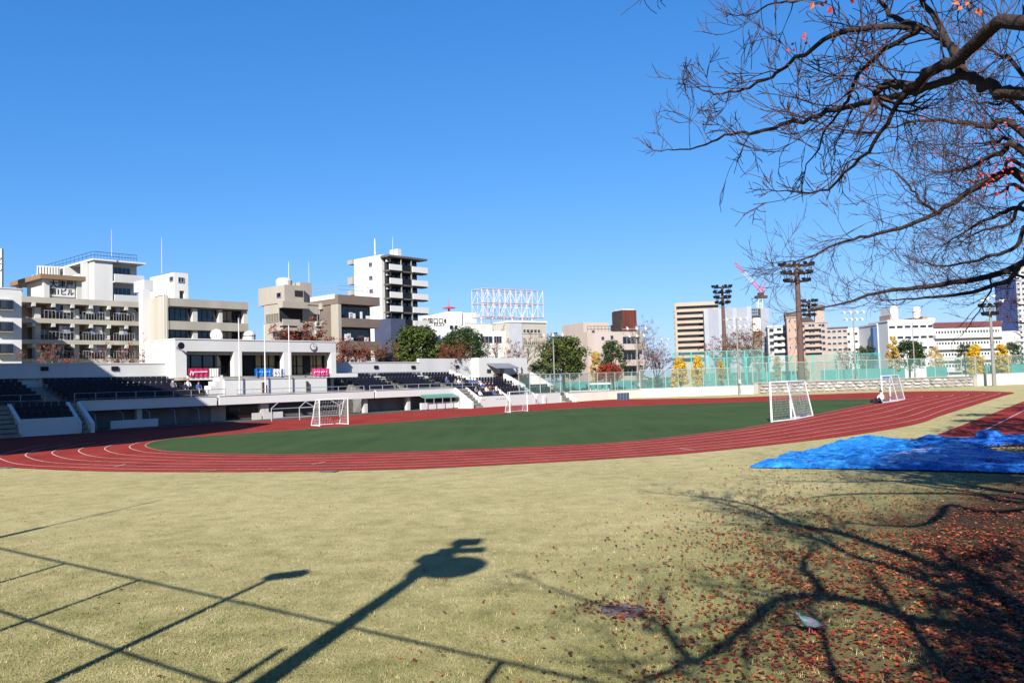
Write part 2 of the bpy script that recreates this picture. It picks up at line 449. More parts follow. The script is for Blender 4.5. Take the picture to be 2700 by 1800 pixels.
def ribbon(m, path, w, z):
    n = len(path); L = []
    for i, p in enumerate(path):
        t = path[min(i + 1, n - 1)] - path[max(i - 1, 0)]; t.z = 0
        if t.length < 1e-6: t = Vector((1, 0, 0))
        t.normalize(); s = Vector((-t.y, t.x, 0)) * w / 2
        L.append((p + s, p - s))
    for i in range(n - 1):
        q = [L[i][1], L[i + 1][1], L[i + 1][0], L[i][0]]
        m.add([Vector((v.x, v.y, z)) for v in q], [(0, 1, 2, 3)])
mk_ = MB(); ribbon(mk_, green_g + [green_g[0]], 0.09, 0.016); mk_.build('edge_kerb', M('pale_kerb', (176, 120, 108), .8, .2, 2), inf_)
inner_l = [(480, 1153), (440, 1157.5), (400, 1165), (384, 1176), (420, 1187), (500, 1193), (640, 1197), (804, 1197), (1148, 1188.5), (1400, 1178), (1634, 1165.6), (1900, 1137), (2032, 1117), (2146, 1094), (2240, 1075), (2300, 1064), (2360, 1054), (2405, 1047), (2392, 1045), (2300, 1046)]
outer_l = [(60, 1176), (0, 1187), (-50, 1200), (-66, 1213), (0, 1231), (159, 1238.6), (400, 1244), (804, 1242), (1148, 1234), (1400, 1221.5), (1634, 1208), (1900, 1187), (2032, 1174), (2146, 1160), (2419, 1117), (2530, 1080), (2620, 1052), (2674, 1036), (2655, 1033), (2560, 1030.5)]
for f in (0.094, 0.238, 0.391, 0.546, 0.701, 0.856):
    px = [(a[0] + (b[0] - a[0]) * f, a[1] + (b[1] - a[1]) * f) for a, b in zip(inner_l, outer_l)]
    m = MB(); ribbon(m, [gnd(x, y) for x, y in catmull(px, closed=False, sub=7)], 0.052, 0.010)
    m.build('lane_line', LINE, track)
# start marks across the lanes
for (x0, y0), (x1, y1) in (((822, 1224), (858, 1218)), ((528, 1243), (570, 1238)), ((300, 1231), (330, 1224)), ((1790, 1182), (1830, 1187)), ((1705, 1056), (1770, 1053.5))):
    m = MB(); ribbon(m, [gnd(x0, y0), gnd((x0 + x1) / 2, (y0 + y1) / 2), gnd(x1, y1)], 0.06, 0.014); m.build('start_mark', LINE, track)
# side runway for long jump, running off to the right
rw = tag(sheet('jump_runway', [gnd(2452, 1153), gnd(2585, 1102), gnd(2700, 1057), gnd(2760, 1036), gnd(2980, 1050), gnd(2980, 1153)], 0.004, TRACK), kind='structure')
m = MB(); ribbon(m, [gnd(2575, 1145), gnd(2640, 1112), gnd(2720, 1072)], 0.07, 0.010); m.build('runway_line', LINE, rw)
m = MB(); ribbon(m, [gnd(2456, 1152.5), gnd(2560, 1152.5)], 0.08, 0.010); m.build('runway_line', LINE, rw)
# kerb stone and drain covers at the edge of the track
for x, y, w in ((868, 1243.5, 38), (14, 1233, 36)):
    g1, g2 = gnd(x - w / 2, y), gnd(x + w / 2, y)
    e = (g2 - g1).normalized(); q = Vector((-e.y, e.x, 0)) * .22
    o = MB().extr([g1 - q, g2 - q, g2 + q, g1 + q], Vector((0, 0, .03))).build('drain_cover', CONCD, None, g1)
    tag(o, 'dark drain cover at the track edge, middle of the near bend' if x > 400 else 'dark drain cover at the track edge near the left border of the view', 'drain cover')
# ================================================================ grandstand (frame TF: a along the straight, b into the stand)
STEP = M('stand_concrete_step', (126, 124, 120), 0.9, 0.22, 1.2)
WOODS = M('brown_bench_slat', (92, 64, 54), 0.7, 0.2, 1.5)
gs = thing('grandstand', 'long white concrete grandstand with navy seats beside the far straight', 'grandstand', TF.pt(50, 0, 0))
BB = 2.0      # front beam plane
BW = 10.0     # back wall plane
ztop = 5.62
def st(name, mat, *b): return bx(TF, name, mat, gs, *b)
bw = st('back_wall', WHITE, 6, 71, BW, BW + .35, 0, ztop)
bx(TF, 'coping', WHITE2, bw, 6, 71, BW - .06, BW + .41, ztop, ztop + .09)
bx(TF, 'ledge', CONC, bw, 6, 71, BW - .22, BW - .003, 4.35, 4.45)
for x, y in ((117, 971), (302, 970), (991, 967), (1089, 967), (1205, 966), (1253, 966)):
    a, z = TF.onb(BW, x, y)
    MB().box(TF, a - .3, a + .3, BW - .12, BW - .002, z - .2, z + .16).build('wall_lamp', BLACK, bw)
# tiers of seats. Each block is a stepped concrete mass with rows of separate seats
seat_me = {}
def seat_row(a0, a1, b, z, mat, parent):
    m = MB(); n = max(2, int((a1 - a0) / 0.5)); w = (a1 - a0) / n
    for i in range(n):
        c = a0 + w * (i + .5)
        m.box(TF, c - .21, c + .21, b, b + .38, z + .36, z + .41)
        m.box(TF, c - .21, c + .21, b + .36, b + .41, z + .42, z + .74)
    m.box(TF, a0, a1, b + .12, b + .2, z + .28, z + .355)
    for i in range(0, n + 1, 3):
        c = min(a0 + w * i, a1 - .05); m.box(TF, c, c + .05, b + .12, b + .2, z + .0, z + .28)
    return m.build('seat_row', mat, parent)
def tier(a0, a1, b0, z0, n, rise, run, front=True):
    m = MB()
    for i in range(n): m.box(TF, a0, a1, b0 + i * run, b0 + n * run, (0 if i == 0 else z0 + (i - 1) * rise) + (0 if i else 0), z0 + i * rise)
    o = m.build('step_tier', STEP, gs)
    for i in range(n):
        seat_row(a0 + .15, a1 - .15, b0 + i * run + run - .62, z0 + i * rise, NAVY, o)
    return o
def stairs(a0, a1, b0, z0, n, rise, run, mat=CONC):
    m = MB()
    for i in range(2 * n): m.box(TF, a0, a1, b0 + i * run / 2, b0 + n * run, 0 if i == 0 else z0 + (i - 2) * rise / 2, z0 + (i - 1) * rise / 2 + .02 * 0)
    return m.build('stairs', mat, gs)
def rail(a0, a1, b, z0, h=.95, step=1.6, mat=STEEL, bars=2, r=.03):
    m = MB()
    for k in range(bars): m.tube([TF.pt(a0, b, z0 + h * (1 - k * .45)), TF.pt(a1, b, z0 + h * (1 - k * .45))], r, 5)
    n = max(1, int(round(abs(a1 - a0) / step)))
    for i in range(n + 1): m.tube([TF.pt(a0 + (a1 - a0) * i / n, b, z0), TF.pt(a0 + (a1 - a0) * i / n, b, z0 + h)], r * 1.1, 5)
    return m.build('railing', mat, gs)
R, RUN, ZB, B0 = 0.27, 1.0, 2.05, 3.6
nrow = 6
blocks = [(6.5, 15.0), (16.4, 25.6), (27.2, 39.4), (57.6, 62.6), (64.0, 69.4), (70.8, 75.8)]
for i, (a0, a1) in enumerate(blocks):
    tier(a0, a1, B0, ZB + R, nrow, R, RUN)
    if i + 1 < len(blocks) and i != 2: stairs(a1 + .02, blocks[i + 1][0] - .02, B0, ZB + R, nrow, R, RUN)
stairs(39.42, 40.9, B0, ZB + R, nrow, R, RUN, GREYB)
# gangway behind the front parapet and the parapet beam itself
st('gangway', CONC, 27.5, 68.6, BB + .31, B0 - .005, ZB - .35, ZB - .02)
st('gangway', CONC, 68.65, 83, BB + .31, B0 - .005, 0, ZB - .02)
st('gangway', CONC, 6, 27.2, BB + .31, B0 - .005, 0, ZB - .02)
zt, zb = TF.onb(BB, 700, 1040)[1], TF.onb(BB, 700, 1062)[1]
a_j1 = TF.onb(BB, 575, 1055)[0]; a_j2 = TF.onb(BB, 989, 1040)[0]
aL = TF.onb(BB, 213, 1070)[0]; aR = TF.onb(BB, 1198, 1035)[0]
for p, q in ((aL, a_j1 - .12), (a_j1 + .12, a_j2 - .12), (a_j2 + .12, aR)):
    st('parapet_beam', WHITE2, p, q, BB, BB + .3, zb, zt)
    st('coping', WHITE, p, q, BB - .05, BB + .35, zt, zt + .05)
rail(27.6, 40.8, B0 - .1, ZB, 1.0, 1.7); rail(8, 25.4, B0 - .1, ZB, 1.0, 1.7); rail(42, 57, B0 - .1, ZB, .9, 1.6, FRAME)
rail(57.8, 75.6, B0 - .1, ZB, .9, 1.7, FRAME)
# upper back rail with ball finials behind the last row
rail(57.6, 71, BW - .5, 3.95, .55, .9, FRAME, 1, .035); rail(27.2, 39, BW - .5, 3.95, .5, 1.2, FRAME, 1, .03)
# undercroft below the beam
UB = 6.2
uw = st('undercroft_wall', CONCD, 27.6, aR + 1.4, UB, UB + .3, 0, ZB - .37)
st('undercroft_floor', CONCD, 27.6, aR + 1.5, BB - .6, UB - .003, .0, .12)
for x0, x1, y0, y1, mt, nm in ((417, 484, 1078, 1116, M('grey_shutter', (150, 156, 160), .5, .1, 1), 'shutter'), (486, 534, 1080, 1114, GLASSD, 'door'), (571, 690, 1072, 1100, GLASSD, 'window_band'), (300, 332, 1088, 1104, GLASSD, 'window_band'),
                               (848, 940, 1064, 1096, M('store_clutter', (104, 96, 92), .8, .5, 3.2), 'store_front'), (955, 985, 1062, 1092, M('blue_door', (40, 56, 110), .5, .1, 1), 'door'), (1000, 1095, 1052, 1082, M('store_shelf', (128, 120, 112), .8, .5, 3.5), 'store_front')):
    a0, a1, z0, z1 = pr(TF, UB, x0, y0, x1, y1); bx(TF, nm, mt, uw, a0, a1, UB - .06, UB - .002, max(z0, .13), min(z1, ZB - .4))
for x in (365, 690, 700, 962, 1075):
    a = TF.onb(BB + .6, x, 1080)[0]; st('column', OFFW, a - .22, a + .22, BB + .4, BB + .84, .12, zb if False else ZB - .36)
for i in range(8):
    a = 43.2 + i * 1.15 if i < 3 else 0
    if i < 3: st('low_panel', OFFW, a - .5, a + .5, BB + .1, BB + .16, .12, .75)
st('low_wall', WHITE, TF.onb(BB - .4, 290, 1120)[0], TF.onb(BB - .4, 415, 1120)[0], BB - .55, BB - .35, 0, TF.onb(BB - .4, 350, 1106)[1])
a0 = TF.onb(BB - .4, 1108, 1075)[0]; a1 = TF.onb(BB - .4, 1225, 1075)[0]
st('low_wall', WHITE2, a0, a1, BB - .55, BB - .35, 0, .85)
for i in range(9):
    a = 28.6 + i * 2.2
    if i < 5: MB().tube([TF.pt(a, BB - .2, .1), TF.pt(a, BB + .1, zb - .3), TF.pt(a - .5, BB + .25, zb)], .045, 6).build('prop', STEEL, gs)
# greenhouse-like glazed shelter under the right end of the beam
sh = MB()
ga0, ga1 = TF.onb(BB, 1105, 1060)[0], TF.onb(BB, 1195, 1060)[0]
for i in range(5):
    a = ga0 + (ga1 - ga0) * i / 4
    sh.tube([TF.pt(a, BB - 1.0, .1), TF.pt(a, BB - 1.0, 1.35), TF.pt(a - .2, BB - .2, 1.7)], .04, 5)
sh.tube([TF.pt(ga0, BB - 1.0, 1.35), TF.pt(ga1, BB - 1.0, 1.35)], .04, 5)
sh.build('shelter_frame', FRAME, gs)
MB().extr([TF.pt(ga0 + .1, BB - 1.0, 1.4), TF.pt(ga1, BB - 1.0, 1.4), TF.pt(ga1, BB - .1, 1.74), TF.pt(ga0 + .1, BB - .1, 1.74)], Vector((0, 0, .03))).build('shelter_roof', M('green_shelter_sheet', (70, 140, 122), .3, .1, 2), gs)
# lower bleachers at both ends, fronted by white boxes and closed by sloping white stair walls
def slope_wall(a, t, b0, z0, b1, z1, mat=WHITE2, low=0.0):
    p = [TF.pt(a, b0, low), TF.pt(a, b1, low), TF.pt(a, b1, z1), TF.pt(a, b0, z0)]
    return MB().extr(p, TF.e1 * t).build('stair_wall', mat, gs)
def lower(a0, a1, fx=True):
    m = MB()
    for i in range(3): m.box(TF, a0, a1, .32 + i * .65, BB + .3, 0 if i == 0 else .9 + (i - 1) * .42, .9 + i * .42)
    o = m.build('step_tier', STEP, gs)
    for i in range(3): seat_row(a0 + .1, a1 - .1, .36 + i * .65, .9 + i * .42, NAVY, o)
    st('front_box', WHITE2, a0, a1, 0, .3, 0, 1.28)
    slope_wall(a0 - .27, .26, -.02, 1.05, BB + .3, 2.4); slope_wall(a1 + .01, .26, -.02, .85, BB + .3, 2.4)
def lower_stairs(a0, a1):
    m = MB()
    for i in range(7): m.box(TF, a0, a1, -.5 + i * .4, BB + .3, 0 if i == 0 else i * .33, (i + 1) * .33 - .06)
    m.build('stairs', CONC, gs)
lb = [(TF.onb(0, 60, 1125)[0], TF.onb(0, 206, 1115)[0]), (8, TF.onb(0, 60, 1125)[0] - 2.0)]
for p, q in lb: lower(p, q)
lower_stairs(lb[0][1] + .3, aL - .02); lower_stairs(lb[1][1] + .3, lb[0][0] - .3)
r1 = [(1270, 1335), (1345, 1408), (1418, 1478)]
rr = [(TF.onb(0, p, 1062)[0], TF.onb(0, q, 1058)[0]) for p, q in r1]
for p, q in rr: lower(p, q)
prev = aR + .3
for p, q in rr: lower_stairs(prev + .02, p - .3); prev = q + .29
lower_stairs(prev + .02, prev + 1.5)
slope_wall(aL - .3, .3, -.6, .75, BB, zt); slope_wall(aR, .3, -.8, .7, BB, zt)
# right end of the stand: rows climb to a sloping end wall
ae = rr[-1][1] + .3
for i, (p, q) in enumerate(((77.2, 82.4),)): tier(p, q, B0, ZB + R, 3, R, RUN)
slope_wall(83.0, .45, BB - 2.2, .9, BW - 3.4, 4.0)
sl = [TF.pt(75.9, B0 + 6.0, ZB + 2.6), TF.pt(75.9, B0 + 6.0, 0), TF.pt(75.9, B0, 0), TF.pt(75.9, B0, ZB + .6)]
MB().extr(sl, TF.e1 * .3).build('stair_wall', WHITE2, gs)
slope_wall(prev + 1.6, .5, -1.2, .2, BW - 3.4, 4.1)

# end pavilion of the stand
ev = thing('end_pavilion', 'white flat-roofed pavilion at the right end of the grandstand with a grey awning', 'building', TF.pt(80, 8, 0))
EB = 8.6
a0, z1 = TF.onb(EB, 1262, 945)[0], TF.onb(EB, 1330, 943)[1]; a1 = TF.onb(EB, 1390, 960)[0]
bx(TF, 'wall', WHITE2, ev, a0, a1, EB, EB + 4.5, 0, z1)
bx(TF, 'wall', WHITE, ev, 71.05, a0 - .01, BW, BW + .4, 0, z1 - .05)
bx(TF, 'side_wall', WHITE2, ev, a1 + .01, TF.onb(EB + .6, 1414, 990)[0], EB + .6, EB + 1.0, 0, TF.onb(EB + .6, 1400, 984)[1])
x0, x1, zz0, zz1 = pr(TF, EB, 1283, 959, 1342, 972)
MB().extr([TF.pt(x0, EB - .002, zz1), TF.pt(x0 + .4, EB - 1.5, zz0), TF.pt(x0 + .4, EB - 1.5, zz0 + .1), TF.pt(x0, EB - .002, zz1 + .1)], TF.e1 * (x1 - x0)).build('awning', M('grey_awning', (128, 130, 140), .6, .1, 1), ev)
for r in ((1284, 973, 1294, 983), (1319, 971, 1328, 990)): pbx(TF, 'window', GLASSD, ev, EB, *r, out=.05, inn=-.002)
pbx(TF, 'doorway', CONCD, ev, EB, 1340, 1003, 1361, 1013, out=.05, inn=-.002)
for xx in (1362, 1375):     # two dark running-figure emblems on the wall
    a, z = TF.onb(EB, xx, 975); m = MB()
    def bl(p, q, r): m.extr([TF.pt(a + p[0], EB - .05, z + p[1]), TF.pt(a + q[0], EB - .05, z + q[1]), TF.pt(a + q[0] + r, EB - .05, z + q[1]), TF.pt(a + p[0] + r, EB - .05, z + p[1])], TF.e2 * .045)
    for p, q, r in (((-.08, .4), (-.05, .16), .16), ((-.08, .15), (-.05, -.2), .2), ((.05, -.2), (.2, -.45), .1), ((0, -.2), (-.2, -.5), .1), ((.05, .1), (.3, -.08), .08), ((-.1, .1), (-.3, .22), .08)): bl(p, q, r)
    m.build('wall_emblem', BLACK, ev)
for xa, xb in ((1305, 1333), (1354, 1390)):
    p, q, z0, z1_ = pr(TF, EB - .5, xa, 986, xb, 994)
    m = MB(); rr_ = random.Random(int(xa))
    for i in range(160):
        c = TF.pt(rr_.uniform(p, q), EB - .5 + rr_.uniform(-.3, .3), z0 + rr_.uniform(0, .42)); d = Vector((rr_.uniform(-1, 1), rr_.uniform(-1, 1), rr_.uniform(-.3, 1))) * .14; e = d.orthogonal() * .6
        m.add([c - d, c + e, c + d, c - e], [(0, 1, 2, 3)])
    m.box(TF, p, q, EB - .8, EB - .2, z0 - .3, z0)
    m.build('planter_shrub', M('brown_red_shrub', (96, 56, 46), .8, .3, 4), ev)

# ================================================================ clubhouse on the stand
CB = 8.0
ch = thing('clubhouse', 'white flat-roofed clubhouse above the grandstand with three wide bays', 'building', TF.pt(45, CB, 0))
aC0 = TF.onb(CB, 462, 930)[0]; aC1 = TF.onb(CB, 886, 930)[0]
zt_c = TF.onb(CB, 700, 898.5)[1]; zo = TF.onb(CB, 560, 926)[1]; zf = TF.onb(CB, 700, 991)[1]
dC = 6.0
bx(TF, 'fascia', WHITE, ch, aC0, aC1, CB, CB + .5, zo, zt_c)
bx(TF, 'coping', WHITE2, ch, aC0 - .05, aC1 + .05, CB - .06, CB + dC, zt_c, zt_c + .1)
bl_ = TF.ona(aC0, 384, 930)[0]
bx(TF, 'side_wall', WHITE2, ch, aC0, aC0 + .4, CB + .505, max(bl_, CB + dC), 0, zt_c - .005)
bx(TF, 'side_wall', WHITE2, ch, aC1 - .4, aC1, CB + .505, CB + dC, 0, zt_c - .005)
bx(TF, 'rear_wall', WHITE, ch, aC0 + .41, aC1 - .41, CB + dC - .3, CB + dC - .01, 0, zt_c - .01)
bx(TF, 'floor_slab', CONC, ch, aC0, aC1, CB - 1.5, CB + dC - .31, zf - .28, zf)
for x0, x1 in ((462, 492), (617, 638), (748, 768), (873, 886)):
    p, q = TF.onb(CB, x0, 950)[0], TF.onb(CB, x1, 950)[0]
    bx(TF, 'pillar', WHITE2, ch, p, q, CB + .002 if x0 != 462 else CB + .002, CB + .7, zf, zo - .003)
IB = CB + 1.6
CURT = M('beige_curtain', (176, 160, 118), .9, .15, 2)
for x0, x1, kind in ((492, 617, 0), (638, 748, 1), (768, 873, 2)):
    p, q = TF.onb(CB, x0, 950)[0], TF.onb(CB, x1, 950)[0]
    bx(TF, 'roller_box', GREYB, ch, p + .05, q - .05, CB + .55, CB + .8, zo - .32, zo - .004)
    gw = bx(TF, 'glazed_wall', GLASSD if kind == 0 else DARK, ch, p - .3, q + .3, IB, IB + .12, zf, zo + .4)
    if kind:
        n = 6; rr_ = random.Random(kind)
        for i in range(n):
            if kind == 1 and i < 3: continue
            if kind == 2 and i in (0, 3): continue
            c0 = p + (q - p) * (i + .12) / n; c1 = p + (q - p) * (i + .86) / n
            bx(TF, 'curtain', CURT, gw, c0, c1, IB - .06, IB - .005, zf + .15, zo - .1)
    m = MB()
    for i in range(5): a = p + (q - p) * i / 4; m.box(TF, a - .04, a + .04, IB - .12, IB - .065, zf, zo + .3)
    m.box(TF, p, q, IB - .12, IB - .065, zf + 1.0, zf + 1.07)
    m.build('mullion', BLACK, gw)
# balcony ledges, podium and the stepped white stair beside it
pb = 5.0
a0, a1, z0, z1 = pr(TF, pb, 592, 998, 862, 1036)
pod = bx(TF, 'podium', WHITE2, ch, a0, a1, pb, CB - 1.51, ZB - .02, z1)
bx(TF, 'coping', WHITE, pod, a0 - .04, a1 + .04, pb - .06, pb + .3, z1, z1 + .06)
p0 = TF.onb(6.5, 492, 995); p1 = TF.onb(6.5, 600, 995)
bx(TF, 'balcony_front', WHITE2, ch, p0[0], a0 + .6, 6.3, 6.48, zf - .3, zf + .12)
q0 = TF.onb(6.5, 824, 993)
bx(TF, 'balcony_front', WHITE2, ch, q0[0], aC1 + 1.6, 6.3, 6.48, zf - .3, zf + .12)
m = MB()
for i in range(5): m.box(TF, a0 - 2.1 + i * .42, a0 - .01, pb + .2, 6.4, ZB - .02 if i == 0 else 2.6 + (i - 1) * .4, 2.6 + i * .4)
m.build('podium_steps', WHITE2, ch)
for x in (692, 808):
    a = TF.onb(pb, x, 1020)[0]; bx(TF, 'podium_post', DBROWN, ch, a - .09, a + .09, pb - .25, pb - .06, 2.3, 3.6)
bx(TF, 'gutter', CONC, ch, a0 + .2, q0[0] - .1, 6.25, 6.29, zf - .25, zf - .06)
# clock and loudspeaker on the clubhouse
a, z = TF.onb(CB - .1, 826, 914)
ck = thing('wall_clock', 'round grey clock on the white clubhouse fascia', 'clock', TF.pt(a, CB, z))
def disc(f, a, b, z, r, t, n=20):
    m = MB(); m.extr([f.pt(a + r * cos(2 * pi * i / n), b, z + r * sin(2 * pi * i / n)) for i in range(n)], -f.e2 * t); return m
disc(TF, a, CB - .002, z, .40, .14).build('case', M('clock_grey', (120, 122, 126), .5, .1, 2), ck)
disc(TF, a, CB - .145, z, .31, .03).build('dial', WHITE2, ck)
m = MB(); m.box(TF, a - .02, a + .02, CB - .2, CB - .18, z, z + .24); m.box(TF, a, a + .17, CB - .2, CB - .18, z - .02, z + .02); m.build('hands', BLACK, ck)
a, z = TF.onb(CB - .4, 471, 912)
hn = thing('horn_speaker', 'dark horn loudspeaker on the left corner of the clubhouse', 'loudspeaker', TF.pt(a, CB, z))
m = MB(); m.tube([TF.pt(a, CB - .9, z), TF.pt(a, CB - .65, z), TF.pt(a, CB - .35, z)], [.34, .16, .08], 12); m.build('horn', BLACK, hn)
MB().tube([TF.pt(a, CB - .35, z), TF.pt(a, CB - .002, z - .15)], .04, 6).build('bracket', STEEL, hn)

# ---- banners hung from the balcony rail
def banner(x0, y0, x1, y1, b, rgb, label, marks, mcol=(240, 240, 245)):
    a0, a1, z0, z1 = pr(TF, b, x0, y0, x1, y1)
    t = thing('banner', label, 'banner', TF.pt(a0, b, z0), 'cloth banners on the clubhouse balcony')
    m = MB(); n = 14
    for i in range(n):
        c0, c1 = a0 + (a1 - a0) * i / n, a0 + (a1 - a0) * (i + 1) / n
        w0, w1 = .05 * sin(i * 1.9), .05 * sin((i + 1) * 1.9)
        m.hexa([TF.pt(c0, b + w0, z0), TF.pt(c1, b + w1, z0), TF.pt(c1, b + w1 + .02, z0), TF.pt(c0, b + w0 + .02, z0), TF.pt(c0, b + w0 * .3, z1), TF.pt(c1, b + w1 * .3, z1), TF.pt(c1, b + w1 * .3 + .02, z1), TF.pt(c0, b + w0 * .3 + .02, z1)])
    m.build('cloth', M('banner_%d_%d' % (x0, rgb[0]), rgb, .7, .1, 3), t)
    mk = MB()
    for (u0, v0, u1, v1, w) in marks:
        p = TF.pt(a0 + (a1 - a0) * u0, b - .075, z0 + (z1 - z0) * v0); q = TF.pt(a0 + (a1 - a0) * u1, b - .075, z0 + (z1 - z0) * v1)
        d = (q - p).cross(TF.e2).normalized() * w; mk.extr([p - d, q - d, q + d, p + d], TF.e2 * .015)
    if marks: mk.build('lettering', M('banner_print_%d' % mcol[0], mcol, .7, 0), t)
    return t
scr = lambda k: [(0.1 + .8 * (i / 6.0), .35 + .25 * ((i * k) % 3) / 3, .16 + .8 * (i / 6.0), .6 - .3 * ((i * k) % 2), .05) for i in range(6)]
banner(497, 971, 551, 993, 6.2, (206, 24, 84), 'crimson cloth banner with white script on the left balcony', [(.1, .55, .9, .6, .05), (.06, .2, .12, .7, .05), (.2, .2, .22, .6, .05)])
banner(552, 971, 577, 992, 6.2, (232, 226, 214), 'plain white cloth beside the crimson banner on the left balcony', [])
banner(672, 971, 719, 991, 6.24, (22, 116, 206), 'bright blue cloth banner with pale script in the middle bay', scr(2), (170, 210, 240))
banner(720, 972, 752, 991, 6.24, (222, 222, 232), 'white cloth banner with grey script beside the blue one', scr(1), (150, 160, 190))
banner(823, 971, 869, 990, 6.2, (226, 64, 130), 'pink cloth banner with white script at the right bay', scr(2))
# ---- flagpoles in front of the clubhouse
def flagpole(x, ytop, b, label):
    a, z = TF.onb(b, x, ytop)
    t = thing('flagpole', label, 'flagpole', TF.pt(a, b, 2.28), 'white flagpoles in front of the clubhouse')
    m = MB(); m.tube([TF.pt(a, b, 2.28), TF.pt(a, b, z)], [.07, .045], 8); m.build('pole', WHITE2, t)
    m = MB(); m.lathe(TF.pt(a, b, z), [(.03, 0), (.08, .05), (.08, .1), (.02, .15)], 8); m.build('finial', FRAME, t)
    MB().box(TF, a - .2, a + .2, b - .2, b + .2, 2.275, 2.5).build('base', CONC, t)
flagpole(629, 842, 4.6, 'white flagpole rising before the left pillar of the clubhouse')
flagpole(697, 855, 4.6, 'white flagpole rising before the middle bay of the clubhouse')
flagpole(761, 858, 4.6, 'white flagpole rising before the right pillar of the clubhouse')
# ================================================================ town behind the stand
def block(f, name, mat, t, a0, a1, b0, b1, z0, z1): return bx(f, name, mat, t, a0, a1, b0, b1, z0, z1)
AZ = 40.9
def mast(x, y0, y1, Y, label, r=.06):
    p, q = deep(x, y1, Y), deep(x, y0, Y); p = Vector((q.x, q.y, p.z))
    return tag(MB().tube([p, p.lerp(q, .6), q], [r, r * .8, r * .4], 6).build('roof_antenna', FRAME, None, p), label, 'antenna')

# ---- B0 white house at the left edge with box windows
f = fr_at(57.5, 88, 41)
t = thing('white_house', 'white apartment house at the left edge with three brown box windows', 'building', f.pt(-4, 0, 0))
zt = f.onb(0, 30, 762)[1]
wl = block(f, 'wall', WHITE2, t, -14, 0, 0, 9, 0, zt)
block(f, 'parapet', WHITE, t, -14.05, .05, -.06, .3, zt, zt + .12)
for y0, y1 in ((790, 814), (848, 872), (906, 930)):
    a0, a1, z0, z1 = pr(f, -.55, -14, y0, 34, y1)
    w = block(f, 'box_window', WHITE, t, a0 - .1, a1 + .1, -.55, -.003, z0 - .12, z1 + .1)
    m = MB(); m.box(f, a0, a1, -.62, -.552, z0, z1); m.build('frame', M('brown_window_frame', (88, 70, 62), .5, .1, 2), w)
    for i in range(3):
        p = a0 + (a1 - a0) * (i + .1) / 3; q = a0 + (a1 - a0) * (i + .9) / 3
        bx(f, 'pane', GLASSD if i != 1 else GLASS, w, p, q, -.66, -.622, z0 + .1, z1 - .1)
# ---- sliver of a sign tower at the border
a = deep(-6, 762, 96); b = deep(4, 655, 96)
sg = thing('sign_tower', 'white rooftop sign tower with black lettering cut by the left border', 'sign', (a.x, 96, a.z))
fS = Fr(a.x, 96, 90)
bx(fS, 'panel', WHITE2, sg, -1.6, b.x - a.x, 0, .4, a.z, b.z)
text('ビ\nル', fS, -.02, (b.x - a.x) - .34, b.z - 2.0, .9, BLACK, sg)

# ---- B1 beige four-storey house with slabs, columns and a rooftop sign
f = fr_at(84, 96, 41)
t = thing('beige_house', 'beige four-storey house with projecting slabs and a lettered sign on its roof', 'building', f.pt(7, 0, 0))
aR1 = f.onb(0, 362, 850)[0]
zr0, zr1 = f.onb(-1.2, 210, 803)[1], f.onb(-1.2, 210, 788)[1]
block(f, 'wall', M('tan_brick', (150, 122, 100), .85, .15, 1.5), t, 0, aR1, 1.2, 11, 0, zr0)
levels = [(zr0, zr1)] + [(f.onb(-1.2, 240, yb)[1], f.onb(-1.2, 240, yt)[1]) for yt, yb in ((843, 855), (897, 908), (946, 956))]
for z0, z1 in levels:
    s_ = block(f, 'floor_slab', BEIGE, t, -2.0, aR1 + .8, -1.2, 11.2, z0, z1)
    for i in range(7):
        a = -.2 + (aR1 + .4) * i / 6; bx(f, 'beam_end', OFFW, s_, a - .18, a + .18, -1.32, .4, z0 - .42, z0 - .003)
for x in (97, 199, 280, 357):
    a = f.onb(0, x, 850)[0]
    block(f, 'column', OFFW, t, a - .32, a + .32, -.3, .5, 0, zr0 - .44)
cols = [f.onb(0, x, 850)[0] for x in (97, 199, 280, 357)]
for k in range(len(levels) - 1):
    zc, zf_ = levels[k][0] - .5, levels[k + 1][1]
    for i in range(3):
        p, q = cols[i] + .5, cols[i + 1] - .5
        w = window(f, t, p, q, zf_ + .75, zc - .05, 1.19, 5 if i == 0 else 4, GLASSD if (i + k) % 3 == 0 else GLASS, FRAME, .09)
        m = MB(); m.tube([f.pt(p, -.9, zf_ + .95), f.pt(q, -.9, zf_ + .95)], .04, 4)
        for j in range(9): c = p + (q - p) * j / 8; m.tube([f.pt(c, -.9, zf_), f.pt(c, -.9, zf_ + .95)], .025, 4)
        m.build('balcony_rail', FRAME, t)
        rr_ = random.Random(k * 5 + i)
        for j in range(2):
            c = rr_.uniform(p + .3, q - .8); bx(f, 'laundry', M('laundry_%d' % j, ((210, 206, 200), (130, 146, 176))[j], .9, .1, 3), t, c, c + rr_.uniform(.5, .9), -.7, -.64, zf_ + .8, zf_ + 1.7)
# rooftop pavilion with the sign
z0 = zr1
zp0, zp1 = f.onb(0, 150, 738)[1], f.onb(0, 150, 726)[1]
aP0 = f.onb(0, 114, 750)[0]; aP1 = f.onb(0, 207, 750)[0]
pv = block(f, 'pavilion', OFFW, t, aP0 + .3, aP1 - .3, .8, 6, z0, zp0)
bx(f, 'roof', M('tan_roof_edge', (140, 112, 84), .8, .1, 1), pv, aP0 - .5, aP1 + .6, -.6, 9.5, zp0, zp1)
for a in (aP0 + .05, aP1 - .25): bx(f, 'post', OFFW, pv, a, a + .6, -.1, .5, z0, zp0 - .003)
bx(f, 'post', OFFW, pv, aP0 + .05, aP0 + .55, 8.2, 8.8, z0, zp0 - .003)
a0, a1, zz0, zz1 = pr(f, 0, 128, 737, 198, 782)
bd = bx(f, 'sign_board', WHITE2, pv, a0, a1, .1, .3, zz0, zz1)
